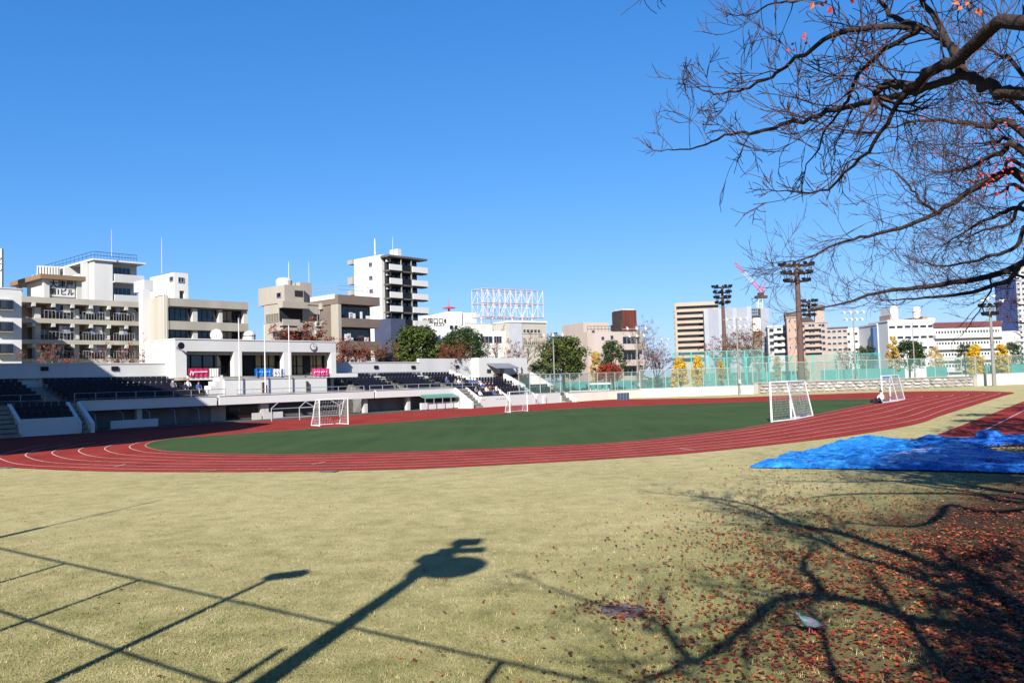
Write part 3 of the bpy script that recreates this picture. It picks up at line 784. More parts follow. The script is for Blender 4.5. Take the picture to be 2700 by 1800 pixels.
text('大津屋', f, .08, (a0 + a1) / 2, zz0 + (zz1 - zz0) * .70, (zz1 - zz0) * .47, BLACK, bd, squeeze=(a1 - a0) * .92 / ((zz1 - zz0) * .47 * 3))
text('第1ビル', f, .08, (a0 + a1) / 2, zz0 + (zz1 - zz0) * .26, (zz1 - zz0) * .42, BLACK, bd, squeeze=(a1 - a0) * .95 / ((zz1 - zz0) * .42 * 3.6))
bx(f, 'sign_foot', STEEL, pv, a0, a1, .12, .28, zz0 - .35, zz0 - .02)

# ---- B2 white balconied flats behind it
f = fr_at(250, 118, 41)
t = thing('white_flats', 'white apartment block with deep balconies and a railed roof behind the beige house', 'building', f.pt(5, 2, 0))
aE = f.onb(0, 377, 720)[0]; bE = f.ona(0, 100, 720)[0]
zt = f.onb(0, 251, 682)[1]
L = abs(bE)
g2 = Fa(f, 0, L)      # left side seen as a front: a from 0 (far) to L (corner)
block(f, 'wall', WHITE, t, 1.4, aE - .2, 1.6, L, 0, zt - .25)
block(f, 'corner_pier', WHITE2, t, 0, 2.6, 0, 1.59, 0, zt - .25)
block(f, 'roof_slab', WHITE2, t, -.3, aE + .3, -.3, L, zt - .24, zt)
for k in range(4):
    zc = zt - .25 - 3.0 * k
    w = block(f, 'balcony', WHITE, t, 2.7, aE, -.4, -.2, zc - 2.95, zc - 1.75)
    bx(f, 'slab', WHITE2, w, 2.62, aE, -.19, 1.58, zc - 3.0, zc - 2.8)
    window(f, t, 3.4, aE - 1.2, zc - 2.6, zc - .5, 1.59, 4, GLASSD)
    for i in range(3):
        p0, p1 = L * (.02 + .3 * i), L * (.27 + .3 * i)
        q = block(g2, 'side_balcony', WHITE2, t, p0, p1, -.9 + .0, -.7, zc - 2.9, zc - 1.7)
        bx(g2, 'slab', WHITE, q, p0, p1, -.69, 1.39, zc - 3.0, zc - 2.82)
        window(g2, t, p0 + .4, p1 - .4, zc - 2.6, zc - .4, 1.39, 3, GLASSD)
    for i in range(4): block(g2, 'pier', WHITE2, t, L * .3 * i - .25 if i else 0, L * .3 * i + .25 if i else .4, -.9, 1.39, zc - 3.0, zc - .01)
m = MB(); path = [f.pt(-.2, L - .5, zt), f.pt(-.2, -.2, zt), f.pt(aE - 1, -.2, zt)]
for h_ in (.5, 1.0): m.tube([p + Vector((0, 0, h_)) for p in path], .04, 4)
for i in range(30):
    s_ = i / 29 * 2; p = path[0].lerp(path[1], s_) if s_ < 1 else path[1].lerp(path[2], s_ - 1)
    m.tube([p, p + Vector((0, 0, 1.0))], .03, 4)
m.build('roof_railing', M('blue_steel_rail', (70, 90, 128), .5, .1, 2), t)
mast(294, 604, 676, 119, 'thin white antenna on the roof of the white balconied flats')
p = deep(128, 725, 108); q = deep(97, 700, 108)
fq = Fr(q.x, 108, 60)
t2 = thing('roof_louvre_box', 'white louvred plant box beside the roof of the beige house', 'plant box', (q.x, 108, deep(97, 735, 108).z))
zz = deep(97, 735, 108).z; a1 = fq.onb(0, 158, 715)[0]
bx(fq, 'box', OFFW, t2, 0, a1, 0, 3, zz - 9, q.z)
for i in range(8): bx(fq, 'fin', WHITE, t2, a1 * i / 8 + .05, a1 * i / 8 + .15, -.12, -.003, zz, q.z - .1)

# ---- B3 concrete office with ribbon windows and a white lift tower
f = fr_at(446.5, 100, 41)
t = thing('concrete_office', 'grey-beige concrete office with dark ribbon windows and a white lift tower on top', 'building', f.pt(6, 2, 0))
aE = f.onb(0, 655, 840)[0]; bE = f.ona(0, 403, 820)[0]; zt = f.onb(0, 448, 785)[1]
block(f, 'wall', GREYB, t, .05, aE - .8, .9, bE, 0, zt - .9)
block(f, 'side_wall', BEIGE, t, -.3, .04, .2, bE, 0, zt + .3)
zz = [f.onb(0, 550, y)[1] for y in (789, 814, 849, 871)]
block(f, 'parapet', GREYB, t, .045, aE, 0, bE, zz[1], zt)
block(f, 'spandrel', GREYB, t, .045, aE, 0, .89, zz[3], zz[2])
for za, zb_ in ((zz[1], zz[2]), (zz[3], zz[3] - 2.2)):
    lo, hi = min(za, zb_), max(za, zb_)
    for x0, x1 in ((449, 507), (521, 576), (587, 641)):
        p, q = f.onb(.6, x0, 830)[0], f.onb(.6, x1, 830)[0]
        window(f, t, p, q, lo + .02, hi - .02, .89, 4, GLASSD, BLACK, .06)
    for x0, x1 in ((508, 520), (577, 586), (642, 651)):
        p, q = f.onb(.3, x0, 830)[0], f.onb(.3, x1, 830)[0]
        block(f, 'pier', OFFW, t, p, q, .25, .885, lo + .003, hi - .003)
block(f, 'sill', BLACK, t, .05, aE - .1, -.05, -.003, zz[1] + .0, zz[1] + .12)
p = f.onb(2, 382, 765)
block(f, 'rear_wing', WHITE2, t, f.onb(5, 366, 800)[0], -.31, 5, bE, 0, f.onb(5, 385, 766)[1])
block(f, 'plant_box', WHITE, t, f.onb(5.2, 380, 750)[0], f.onb(5.2, 404, 750)[0], 5.2, 8, f.onb(5, 385, 766)[1], f.onb(5.2, 390, 738)[1])
bT = 4.0; aT = f.onb(bT, 459, 740)[0]; aT1 = f.onb(bT, 496, 740)[0]; zT = f.onb(bT, 462, 718)[1]; zT0 = f.onb(bT, 475, 766)[1]
lt = block(f, 'lift_tower', WHITE2, t, aT, aT1, bT, bT + 6.5, zT0, zT)
bx(f, 'tower_leg', WHITE2, lt, aT, aT + .7, bT, bT + 6.5, zt - .85, zT0 - .003); bx(f, 'tower_leg', WHITE2, lt, aT1 - .5, aT1, bT, bT + 6.5, zt - .85, zT0 - .003)
window(f, t, *[pr(f, bT, 469, 731, 485, 745)[i] for i in (0, 1, 2, 3)], b=bT, nx=2, glass=GLASSD)
b0, b1, z0_, z1_ = pra(f, aT, 448, 729, 458, 742)
gT = Fa(f, aT, bT + 6.5); window(gT, t, bT + 6.5 - max(b0, b1), bT + 6.5 - min(b0, b1), z0_, z1_, 0, 1, GLASS)
mast(426, 625, 720, 107, 'thin white antenna on the lift tower of the concrete office')
# satellite dish, white tank on the clubhouse side
c = deep(570, 882, 92)
ds = thing('satellite_dish', 'round white satellite dish above the clubhouse roof', 'dish', (c.x, c.y, c.z - 1.2))
m = MB(); n = 16
for i, (r_, d_) in enumerate(((.05, .12), (.35, .07), (.62, -.05), (.66, -.08))):
    m.v += [c + Vector((r_ * cos(2 * pi * j / n), d_, r_ * sin(2 * pi * j / n))) for j in range(n)]
for i in range(3):
    for j in range(n): m.f.append([i * n + j, i * n + (j + 1) % n, (i + 1) * n + (j + 1) % n, (i + 1) * n + j]); m.mi.append(0)
m.f.append(list(range(n))); m.mi.append(0)
m.build('reflector', WHITE2, ds); MB().tube([c + Vector((0, .1, 0)), c + Vector((0, .2, -7))], .07, 6).build('post', STEEL, ds)
c = deep(658, 897, 94); zt_ = deep(658, 872, 94).z
tk = thing('water_tank', 'white rounded water tank behind the clubhouse roof', 'water tank', (c.x, c.y, 0))
MB().lathe((c.x, c.y, 0), [(.3, 0), (.3, c.z - .8), (.62, c.z - .6), (.66, zt_ - .4), (.5, zt_ - .12), (.2, zt_)], 14).build('tank', OFFW, tk, smooth=False)
MB().lathe((c.x, c.y, 0), [(.69, zt_ - .62), (.69, zt_ - .54)], 14).build('band', STEEL, tk)

# ---- B4 tan flats with penthouse, and the darker balconied wing
f = fr_at(743, 104, 41)
t = thing('tan_flats', 'tan tiled flats with bay balconies, penthouse and white round roof tank', 'building', f.pt(6, 3, 0))
aE = f.onb(0, 884, 850)[0]; bE = f.ona(0, 697, 840)[0]; zt = f.onb(0, 760, 800)[1]
block(f, 'wall', BEIGE2, t, 0, aE, 0, bE, 0, zt)
block(f, 'parapet', BEIGE2, t, -.1, aE + .02, -.1, bE, zt, zt + .25)
g4 = Fa(f, 0, bE)
b0, b1, z0, z1 = pra(f, 0, 702, 827, 736, 850); window(g4, t, bE - max(b0, b1), bE - min(b0, b1), z0, z1, 0, 5, M('pale_curtain_window', (120, 112, 96), .4, .1, 3))
b0, b1, z0, z1 = pra(f, 0, 720, 872, 738, 890); window(g4, t, bE - max(b0, b1), bE - min(b0, b1), z0, z1, 0, 2, GLASS)
# bay balcony with deep shade
for y0, y1, yb in ((812, 842, 859), (872, 900, 920)):
    a0, a1, z0, z1 = pr(f, -1.1, 746, y0, 812, y1); zb_ = f.onb(-1.1, 780, yb)[1]
    w = block(f, 'bay_hood', BEIGE2, t, a0, a1, -1.1, -.003, z1, z1 + .8 if y0 < 850 else z1 + .4)
    block(f, 'bay_balcony', BEIGE2, t, a0, a1 - 1.2, -1.1, -.9, zb_, z0)
    block(f, 'bay_slab', BEIGE2, t, a0, a1 - 1.2, -.89, -.003, zb_, zb_ + .2)
    bx(f, 'bay_recess', DARK, w, a0 + .2, a1 - .1, -.06, -.004, z0 - .2, z1 - .003)
pwin(f, t, 826, 827, 846, 848, 0, 2, GLASSD)
for y0, y1, yb in ((818, 843, 861),):
    a0, a1, z0, z1 = pr(f, -.7, 849, y0, 880, y1); zb_ = f.onb(-.7, 865, yb)[1]
    block(f, 'balcony', BEIGE2, t, a0, a1, -.7, -.5, zb_, z0); window(f, t, a0 + .1, a1 - .1, z0 - .3, z1, 0, 3, GLASSD)
    block(f, 'bay_hood', BEIGE2, t, a0, a1, -.7, -.003, z1 + .1, z1 + .9)
# penthouse
bP = 1.5; a0 = f.onb(bP, 750, 780)[0]; a1 = f.onb(bP, 801, 780)[0]; zp = f.onb(bP, 775, 752)[1]
ph = block(f, 'penthouse', BEIGE2, t, a0, a1, bP, bP + 6, zt + .26, zp)
bx(f, 'opening', DARK, ph, *[pr(f, bP, 777, 766, 798, 782)[i] for i in (0, 1)], bP - .05, bP - .002, *[pr(f, bP, 777, 766, 798, 782)[i] for i in (2, 3)])
b0, b1, z0, z1 = pra(f, a0, 730, 771, 742, 785); gp = Fa(f, a0, bP + 6); window(gp, t, bP + 6 - max(b0, b1), bP + 6 - min(b0, b1), z0, z1, 0, 1, GLASSD)
block(f, 'penthouse', BEIGE2, t, a1 + .02, f.onb(bP, 832, 780)[0], bP + .8, bP + 5, zt + .26, f.onb(bP, 815, 743)[1])
mc = f.pt(f.onb(2.5, 757, 740)[0], 3.2, 0); zq = f.onb(2.5, 757, 731)[1]
MB().lathe(mc, [(1.0, zp + .02), (1.05, zq - .4), (.8, zq - .1), (.3, zq)], 16).build('roof_tank', OFFW, t)
mast(761, 690, 735, 108, 'white antenna beside the round tank on the tan flats', .07)
mast(814, 690, 745, 109, 'grey antenna on the penthouse of the tan flats', .05)
f = fr_at(897, 106, 41)
t = thing('brown_flats', 'brown flats with laundry on long shaded balconies left of the white tower', 'building', f.pt(5, 3, 0))
aE = f.onb(0, 1000, 850)[0]; bE = f.ona(0, 822, 800)[0]; bE = min(bE, 22); zt = f.onb(0, 900, 777)[1]
block(f, 'wall', BROWN, t, 0, aE - .3, 1.5, bE, 0, zt - .3)
block(f, 'roof_band', BROWN, t, -.15, aE + .1, -.1, bE, zt - 1.15, zt)
block(f, 'roof_edge', OFFW, t, -.22, -.151, .5, bE, zt - .5, zt + .12)
block(f, 'side_fin', BEIGE2, t, -.1, .35, -.05, 1.49, 0, zt - 1.16)
for k in range(6):
    zc = zt - 1.15 - 2.95 * k; zs = zc - 2.95
    w = block(f, 'balcony', BROWN, t, .36, aE, -.1, .08, zs, zs + 1.15)
    bx(f, 'slab', CONC, w, .36, aE, .09, 1.49, zs - .0, zs + .18)
    window(f, t, .8, aE - .8, zs + .3, zc - .25, 1.49, 5, GLASSD)
    rr_ = random.Random(k + 3)
    for j in range(4 if k != 2 else 8):
        c = rr_.uniform(.8, aE - 1.2); bx(f, 'laundry', M('laundry_white', (226, 224, 222), .9, .1, 3) if rr_.random() < .75 else M('laundry_red', (150, 70, 70), .9, .1, 3), t, c, c + rr_.uniform(.35, .9), .3, .36, zs + 1.0, zs + rr_.uniform(1.5, 2.2))
m = MB()
pts = [f.pt(0, bE - .5, zt + .1), f.pt(0, .1, zt + .1), f.pt(aE, .1, zt + .1)]
for h_ in (.6, 1.1): m.tube([q + Vector((0, 0, h_)) for q in pts], .03, 4)
for i in range(16):
    s_ = i / 15 * 2; q = pts[0].lerp(pts[1], s_) if s_ < 1 else pts[1].lerp(pts[2], s_ - 1); m.tube([q, q + Vector((0, 0, 1.1))], .025, 4)
m.build('roof_railing', FRAME, t)

# ---- B5 white tower block
f = fr_at(1026, 128, 41)
t = thing('white_tower', 'tall white apartment tower with black centre strip and white balconies', 'building', f.pt(4, 4, 0))
aE = f.onb(0, 1108, 760)[0]; bE = f.ona(0, 934, 720)[0]; zt = f.onb(0, 1022, 669)[1]
block(f, 'wall', WHITE2, t, 0, aE, 1.2, bE, 0, zt)
block(f, 'front_core', DARK, t, .6, aE - .1, .6, 1.19, 0, zt - .3)
block(f, 'roof_slab', CONCD, t, -.2, aE + .9, -.9, 1.18, zt - .55, zt - .25)
fl = (f.onb(-.9, 1070, 788)[1] - f.onb(-.9, 1070, 824)[1])
c0, c1 = f.onb(-.6, 1058, 760)[0], f.onb(-.6, 1086, 760)[0]
for k in range(9):
    zc = zt - .55 - fl * k; zs = zc - fl
    bl = block(f, 'balcony', WHITE2, t, -.1, c0, -.9, -.75, zs + .1, zs + fl * .47)
    br = block(f, 'balcony', WHITE2, t, c1, aE + .9, -.9, -.75, zs + .1, zs + fl * .47)
    block(f, 'slab', CONCD, t, -.15, aE + .9, -.74, .59, zs - .1, zs + .14)
    block(f, 'centre_panel', BLACK, t, c0 + .1, c1 - .1, -.65, -.55, zs + .15, zs + fl * .5)
    window(f, t, .9, c0 - .1, zs + .2, zc - .4, .59, 3, GLASSD, BLACK); window(f, t, c0 + .2, c1 - .2, zs + .2, zc - .4, .59, 2, GLASSD, BLACK); window(f, t, c1 + .1, aE - .2, zs + .2, zc - .4, .59, 2, GLASS, BLACK)
for c in (c0, c1 - .1): block(f, 'fin', CONC, t, c, c + .12, -.7, -.5, 0, zt - .56)
g5 = Fa(f, 0, bE)
for x0, y0, x1, y1 in ((973, 692, 982, 703), (974, 727, 983, 738), (975, 762, 984, 773)):
    b0, b1, z0, z1 = pra(f, 0, x0, y0, x1, y1); window(g5, t, bE - max(b0, b1), bE - min(b0, b1), z0, z1, 0, 2, GLASSD)
for y0, y1 in ((686, 697), (731, 750), (766, 778)):
    z1 = f.ona(0, 930, y0)[1]; z0 = f.ona(0, 930, y1)[1]; block(f, 'rear_ledge', GREYB, t, -.4, .8, bE + .005, bE + 1.2, z0, z1)
block(f, 'rooftop_box', OFFW, t, f.onb(3, 1049, 665)[0], f.onb(3, 1058, 665)[0], 3, 5, zt, f.onb(3, 1053, 656)[1])
mast(988, 629, 672, 134, 'thick pale antenna on the roof of the white tower', .16)
mast(1035, 625, 668, 134, 'thin antenna above the right half of the white tower', .05)
block(f, 'low_annex', M('blue_grey_annex', (70, 78, 104), .8, .15, .8), t, -2.4, .5, -3.5, .3, 0, f.onb(-3.5, 1010, 838)[1])

# ---- B6 white hospital with red beacon
f = fr_at(1121, 185, 62)
t = thing('white_clinic', 'white stepped clinic with dark lettering and a red beacon mast behind the evergreens', 'building', f.pt(6, 3, 0))
aS = f.onb(0, 1176, 850)[0]; aE = f.onb(0, 1257, 850)[0]
w = block(f, 'wall', WHITE2, t, 0, aS, 0, 8, 0, f.onb(0, 1150, 832)[1])
text('中国口口●口', f, -.03, *f.onb(0, 1155, 847), 1.35, BLACK, t, squeeze=.95)
text('FX.X.F', f, -.03, *f.onb(0, 1158, 857), .95, BLACK, t)
w = block(f, 'wall', WHITE2, t, aS + .01, f.onb(0, 1216, 850)[0], -.5, 9, 0, f.onb(0, 1195, 822)[1])
w = block(f, 'wall', WHITE, t, f.onb(0, 1216, 850)[0] + .01, aE, 0, 9, 0, f.onb(0, 1236, 824)[1])
for i in range(3):
    for j in range(6): 
        a = aS + .6 + j * (aE - aS) / 6.3; z = f.onb(0, 1200, 858)[1] - i * 2.6
        window(f, t, a, a + .9, z - .9, z, -.5 if a < f.onb(0, 1212, 850)[0] else 0, 1, GLASSD)
zz = f.onb(0, 1193, 822)[1]; c = f.pt(f.onb(0, 1193, 822)[0], 2, 0)
bc = thing('beacon_mast', 'red disc-topped beacon mast on the white clinic', 'mast', (c.x, c.y, zz))
RED = M('faded_red_paint', (206, 84, 92), .6, .1, 2)
MB().lathe(c, [(.25, zz), (.25, f.onb(2, 1193, 813)[1] - .1), (1.5, f.onb(2, 1193, 813)[1]), (1.5, f.onb(2, 1193, 813)[1] + .12), (.3, f.onb(2, 1193, 811)[1] + .3)], 14).build('disc', RED, bc)
MB().tube([Vector((c.x, c.y, f.onb(2, 1193, 811)[1])), Vector((c.x, c.y, f.onb(2, 1193, 788)[1]))], [.12, .05], 6).build('spire', RED, bc)

# ---- B7 factory with the bare billboard frame
f = fr_at(1345, 150, 56)
t = thing('grey_works', 'grey and white works building with ribbon windows below an empty billboard frame', 'building', f.pt(0, 4, 0))
aE = f.onb(0, 1441, 880)[0]; zt = f.onb(0, 1400, 851)[1]; aL_ = f.onb(0, 1236, 870)[0]
block(f, 'wall', BEIGE, t, 0, aE, 0, 14, 0, zt)
block(f, 'panel_wall', M('pale_grey_panel', (186, 188, 196), .6, .06, 1), t, 0, f.onb(0, 1376, 880)[0], -.12, -.003, 0, zt - .1)
block(f, 'parapet', WHITE, t, -.1, aE + .1, -.2, 14, zt, zt + .35)
for x0, y0, x1, y1, n in ((1377, 866, 1426, 880, 5), (1378, 898, 1429, 912, 9)): pwin(f, t, x0, y0, x1, y1, 0, n, GLASS, BEIGE, .22)
w = block(f, 'wall', WHITE2, t, aL_, -.01, 1.0, 14, 0, f.onb(1, 1290, 872)[1])
m = MB(); zz = f.onb(1, 1290, 872)[1]; z2 = f.onb(1, 1300, 852)[1]
for i in range(19): a = aL_ + (0 - aL_) * i / 18; m.box(f, a - .05, a + .05, 1.05, 1.15, zz, z2)
m.box(f, aL_, -.02, 1.05, 1.15, z2 - .12, z2); m.box(f, aL_, -.02, 1.05, 1.15, zz + 1.2, zz + 1.3)
m.build('roof_screen', OFFW, t); block(f, 'rooftop_box', OFFW, t, aL_ + 3, -1, 4, 9, zz, z2)
for x0, x1 in ((1268, 1298), (1302, 1322)): pwin(f, t, x0, 886, x1, 904, 1.0, 3, GLASSD)
bb = thing('billboard_frame', 'empty pinkish lattice billboard frame on the roof of the works', 'billboard', f.pt(0, 5, zt))
PINK = M('faded_pink_steel', (216, 202, 202), .7, .15, 1)
p0, p1 = f.onb(4, 1271, 800)[0], f.onb(4, 1432, 800)[0]; zl, zh = f.onb(4, 1350, 836)[1], f.onb(4, 1350, 764)[1]
for bb_ in (4, 7.5):
    m = MB(); n = 11
    for i in range(n + 1):
        a = p0 + (p1 - p0) * i / n; m.tube([f.pt(a, bb_, zl), f.pt(a, bb_, zh)], .07, 4)
        if i < n:
            a2 = p0 + (p1 - p0) * (i + 1) / n
            for q in range(2):
                za, zb_ = zl + (zh - zl) * q / 2, zl + (zh - zl) * (q + 1) / 2
                m.tube([f.pt(a, bb_, za if (i + q) % 2 else zb_), f.pt(a2, bb_, zb_ if (i + q) % 2 else za)], .045, 4)
    m.build('lattice_face', PINK, bb)
    m = MB()
    for q in range(3): z = zl + (zh - zl) * q / 2; m.tube([f.pt(p0, bb_, z), f.pt(p1, bb_, z)], .085, 4)
    m.build('chord', M('rust_pink_steel', (196, 168, 162), .7, .2, 1), bb)
for i in range(0, 12, 2):
    a = p0 + (p1 - p0) * i / 11
    for q in range(3): z = zl + (zh - zl) * q / 2; MB().tube([f.pt(a, 4, z), f.pt(a, 7.5, z)], .07, 4).build('cross_tie', PINK, bb)
for i in range(6):
    a = p0 + (p1 - p0) * (i + .3) / 6; MB().tube([f.pt(a, 5.5, zt - .5 if a > 0 else zz - .5), f.pt(a, 5.5, zl)], .16, 5).build('leg', PINK, bb)

# ---- B8 pink house with the rusty lift shaft
f = fr_at(1553, 150, 66)
t = thing('pink_house', 'pale pink concrete house with a roof railing left of a rusty shaft', 'building', f.pt(6, 4, 0))
PINKW = M('pale_pink_render', (188, 173, 164), .8, .1, .5, streak=True)
a1 = f.onb(0, 1618, 890)[0]; aE = f.onb(0, 1692, 890)[0]; z1 = f.onb(0, 1585, 848)[1]; z2 = f.onb(0, 1660, 874)[1]
block(f, 'wall', PINKW, t, 0, a1, 1.5, 10, 0, z1)
block(f, 'wall', PINKW, t, -.05, aE, 0, 1.49, 0, z2); block(f, 'wall', PINKW, t, a1 + .01, aE, 1.5, 10, 0, z2 - .01)
for x0, y0, x1, y1 in ((1585, 887, 1593, 896), (1609, 884, 1617, 895), (1560, 870, 1568, 877)): pwin(f, t, x0, y0, x1, y1, 0, 1, GLASSD)
pbx(f, 'door', DARK, t, 1.5, 1610, 857, 1616, 873, .05, -.002)
for k in range(4):
    z = z2 - .8 - 2.9 * k
    window(f, t, f.onb(0, 1641, 890)[0], aE - .6, z - 1.6, z - .1, 0, 4, GLASSD)
    block(f, 'balcony', PINKW, t, f.onb(0, 1636, 890)[0], aE + .4, -1.0, -.85, z - 2.6, z - 1.5)
    block(f, 'slab', PINKW, t, f.onb(0, 1636, 890)[0], aE + .4, -.84, -.003, z - 2.62, z - 2.45)
m = MB(); zr = z2
for h_ in (.5, 1.0): m.tube([f.pt(.2, .3, zr + h_), f.pt(aE - .2, .3, zr + h_)], .04, 4)
for i in range(16): a = .2 + (aE - .4) * i / 15; m.tube([f.pt(a, .3, zr), f.pt(a, .3, zr + 1)], .03, 4)
m.build('roof_railing', DBROWN, t)
a0, a1, zz0, zz1 = pr(f, -.2, 1653, 815, 1693, 900)
sh = thing('rusty_shaft', 'dark rust-red clad shaft rising beside the pale pink house', 'lift shaft', f.pt(a0, 3, 0))
bx(f, 'cladding', RUST, sh, a0 + .2, a1, 1.6, 5, zz0, zz1)
bx(f, 'edge_panel', DBROWN, sh, a0, a0 + .19, 1.55, 5.02, zz0, zz1 - .2)
for i in range(5): bx(f, 'seam', DBROWN, sh, a0 + .2 + i * (a1 - a0) / 5, a0 + .28 + i * (a1 - a0) / 5, 1.54, 1.598, zz0, zz1 - .1)
bx(f, 'cap', OFFW, sh, a0 + .4, a1 - .3, 1.8, 4.6, zz1, zz1 + .25)

# ---- B9 beige slab block, sheeted construction site, crane
f = fr_at(1792, 210, 101)
t = thing('beige_slab_block', 'beige eight-storey slab block with long dark balcony bands', 'building', f.pt(6, 5, 0))
aE = f.onb(0, 1897, 860)[0]; zt = f.onb(0, 1800, 798)[1]; pitch_ = (f.onb(0, 1840, 830)[1] - f.onb(0, 1840, 845.2)[1])
CREAM = M('cream_tile', (178, 163, 145), .75, .1, .5)
block(f, 'wall', CREAM, t, -.6, aE, 1.3, 11, 0, zt)
block(f, 'roof_band', CREAM, t, -.2, aE, -.2, 1.29, zt - .9, zt)
for k in range(9):
    zs = zt - .9 - pitch_ * (k + 1)
    w = block(f, 'balcony', CREAM, t, -.1, aE, -.2, 0, zs, zs + pitch_ * .5)
    bx(f, 'slab', CREAM, w, -.1, aE, .01, 1.28, zs, zs + .2)
    window(f, t, .3, aE - .3, zs + .3, zs + pitch_ * .94, 1.29, 8, GLASSD, CREAM)
    bx(f, 'rear_ledge', CONC, w, -1.0, -.61, 5, 6.2, zs + .4, zs + 1.2)
f = fr_at(1862, 190, 102)
GSH = M('grey_site_sheeting', (150, 154, 166), .7, .08, .4)
t = thing('sheeted_site', 'building site wrapped in grey sheeting below the pink crane', 'building site', f.pt(6, 5, 0))
a1 = f.onb(0, 1983, 860)[0]; a2 = f.onb(0, 2007, 860)[0]; a3 = f.onb(0, 2029, 860)[0]; zt = f.onb(0, 1930, 812)[1]
n = 10
for i in range(n):
    p, q = a1 * i / n, a1 * (i + 1) / n
    bx(f, 'sheet_panel', GSH if i % 3 else M('grey_site_sheeting_pale', (164, 168, 178), .7, .08, .4), t, p + .03, q - .03, -.15, -.02, 0, zt + (.25 if i % 4 == 1 else 0))
block(f, 'core', GSH, t, 0, a1, 0, 12, 0, zt - .2)
block(f, 'side_sheet', GSH, t, a2, a3, -.1, 12, 0, f.onb(0, 2015, 813)[1])
block(f, 'bare_floor', CONC, t, a1 + .01, a2 - .01, 1.5, 12, 0, f.onb(0, 1995, 832)[1])
pbx(f, 'white_banner', WHITE2, t, 1.2, 1986, 838, 2006, 873, .1, .2)
pbx(f, 'tan_sheet', M('tan_sheet', (130, 116, 100), .8, .1, 1), t, 1.2, 1988, 875, 2007, 930, .1, .2)
m = MB()
for i in range(6):
    a = a1 + (a2 - a1) * i / 5; m.tube([f.pt(a, 1, f.onb(1, 1995, 835)[1]), f.pt(a, 1, f.onb(1, 1995, 812)[1])], .12, 4)
for q in range(3): z = f.onb(1, 1995, 832 - q * 8)[1]; m.tube([f.pt(a1, 1, z), f.pt(a2, 1, z)], .12, 4)
m.build('scaffold', CONCD, t)
cr = thing('tower_crane', 'pink and white luffing crane above the sheeted building site', 'crane', Vector((deep(2003, 815, 195).x, 195, 0)))
CP = M('crane_pink', (232, 90, 124), .5, .08, 1); CW = M('crane_white', (226, 222, 224), .5, .08, 1)
def truss(p, q, w, mat, name, parent, n=8):
    m = MB(); d = (q - p).normalized(); x = d.cross(Vector((0, 1, 0))).normalized() * w; y = Vector((0, 1, 0)) * w
    cs = [x + y, x - y, -x - y, -x + y]
    for c in cs: m.tube([p + c, q + c], w * .16, 4)
    for i in range(n):
        s0, s1 = p.lerp(q, i / n), p.lerp(q, (i + 1) / n)
        for k in range(4): m.tube([s0 + cs[k], s1 + cs[(k + 1) % 4]], w * .1, 3)
    return m.build(name, mat, parent)
truss(Vector((deep(2003, 815, 195).x, 195, deep(2003, 930, 195).z)), deep(2003, 786, 195), .5, CW, 'mast', cr, 16)
j0, j1 = deep(2014, 774, 195), deep(1937, 693, 195)
for i, (s0, s1, mt) in enumerate(((0, .38, CP), (.38, .68, CW), (.68, 1, CP))): truss(j0.lerp(j1, s0), j0.lerp(j1, s1), .32 - .05 * i, mt, 'jib', cr, 5)
bc_ = deep(2005, 783, 195); m = MB(); fb = Fr(bc_.x, 195, 90); m.box(fb, -1.2, 1.5, -.7, .7, bc_.z - .3, bc_.z + .3); m.box(fb, -.5, .7, -.6, .6, bc_.z + .31, bc_.z + 1.0); m.build('cab', DBROWN, cr)
MB().tube([deep(2015, 744, 195), deep(2008, 780, 195)], .12, 4).build('strut', CP, cr)
MB().tube([deep(2015, 744, 195), j1], .06, 3).build('stay', CONCD, cr)

# ---- B10..B12 row of blocks on the right
def simple_block(x0, x1, Y, az, ytop, mat, name, label, rows, cols, glass=GLASSD, balc=None, b=0, ybase=930, depth=10, fr=None, win=(.18, .82, .25, .85), roof=None):
    f = fr_at(x0, Y, az); aE = f.onb(0, x1, ytop + 40)[0]; zt = f.onb(0, (x0 + x1) / 2, ytop)[1]; zb_ = f.onb(0, (x0 + x1) / 2, ybase)[1]
    t = thing(name, label, 'building', f.pt(aE / 2, depth / 2, 0))
    bx(f, 'wall', mat, t, 0, aE, 0, depth, 0, zt)
    bx(f, 'parapet', roof or mat, t, -.15, aE + .15, -.15, depth, zt, zt + .35)
    for r in range(rows):
        za, zc = zt - (zt - zb_) * (r + 1) / rows, zt - (zt - zb_) * r / rows
        for c in range(cols):
            p, q = aE * c / cols, aE * (c + 1) / cols
            window(f, t, p + (q - p) * win[0], p + (q - p) * win[1], za + (zc - za) * win[2], za + (zc - za) * win[3], 0, 2 if (q - p) > 2 else 1, glass, fr)
        if balc: bx(f, 'balcony', balc, t, aE * .25, aE * .8, -.8, -.65, za, za + (zc - za) * .42); bx(f, 'balcony_slab', balc, t, aE * .25, aE * .8, -.64, -.003, za, za + .15)
    return f, t, aE, zt
simple_block(2029, 2086, 175, 105, 862, M('pale_grey_render', (188, 190, 192), .8, .1, .5), 'grey_flats', 'pale grey four-storey flats with dark balconies right of the building site', 4, 3, balc=OFFW)
BRK = M('salmon_brick', (182, 150, 133), .8, .1, .8); BRK2 = M('light_brown_brick', (172, 155, 145), .8, .12, .8)
f, t, aE, zt = simple_block(2080, 2106, 168, 106, 838, BRK, 'brick_tower', 'slim salmon brick stair tower behind the tallest floodlight', 4, 2, win=(.3, .6, .45, .8))
bx(f, 'hip_roof', CONCD, t, -.3, aE + .3, -.3, 6, zt + .36, zt + 1.2)
f, t, aE, zt = simple_block(2107, 2182, 180, 108, 852, BRK2, 'brown_flats_right', 'light brown brick flats with a dark stepped roof beside the salmon stair tower', 5, 3, balc=BRK2, win=(.12, .8, .3, .85))
t.name = 'brick_flats'
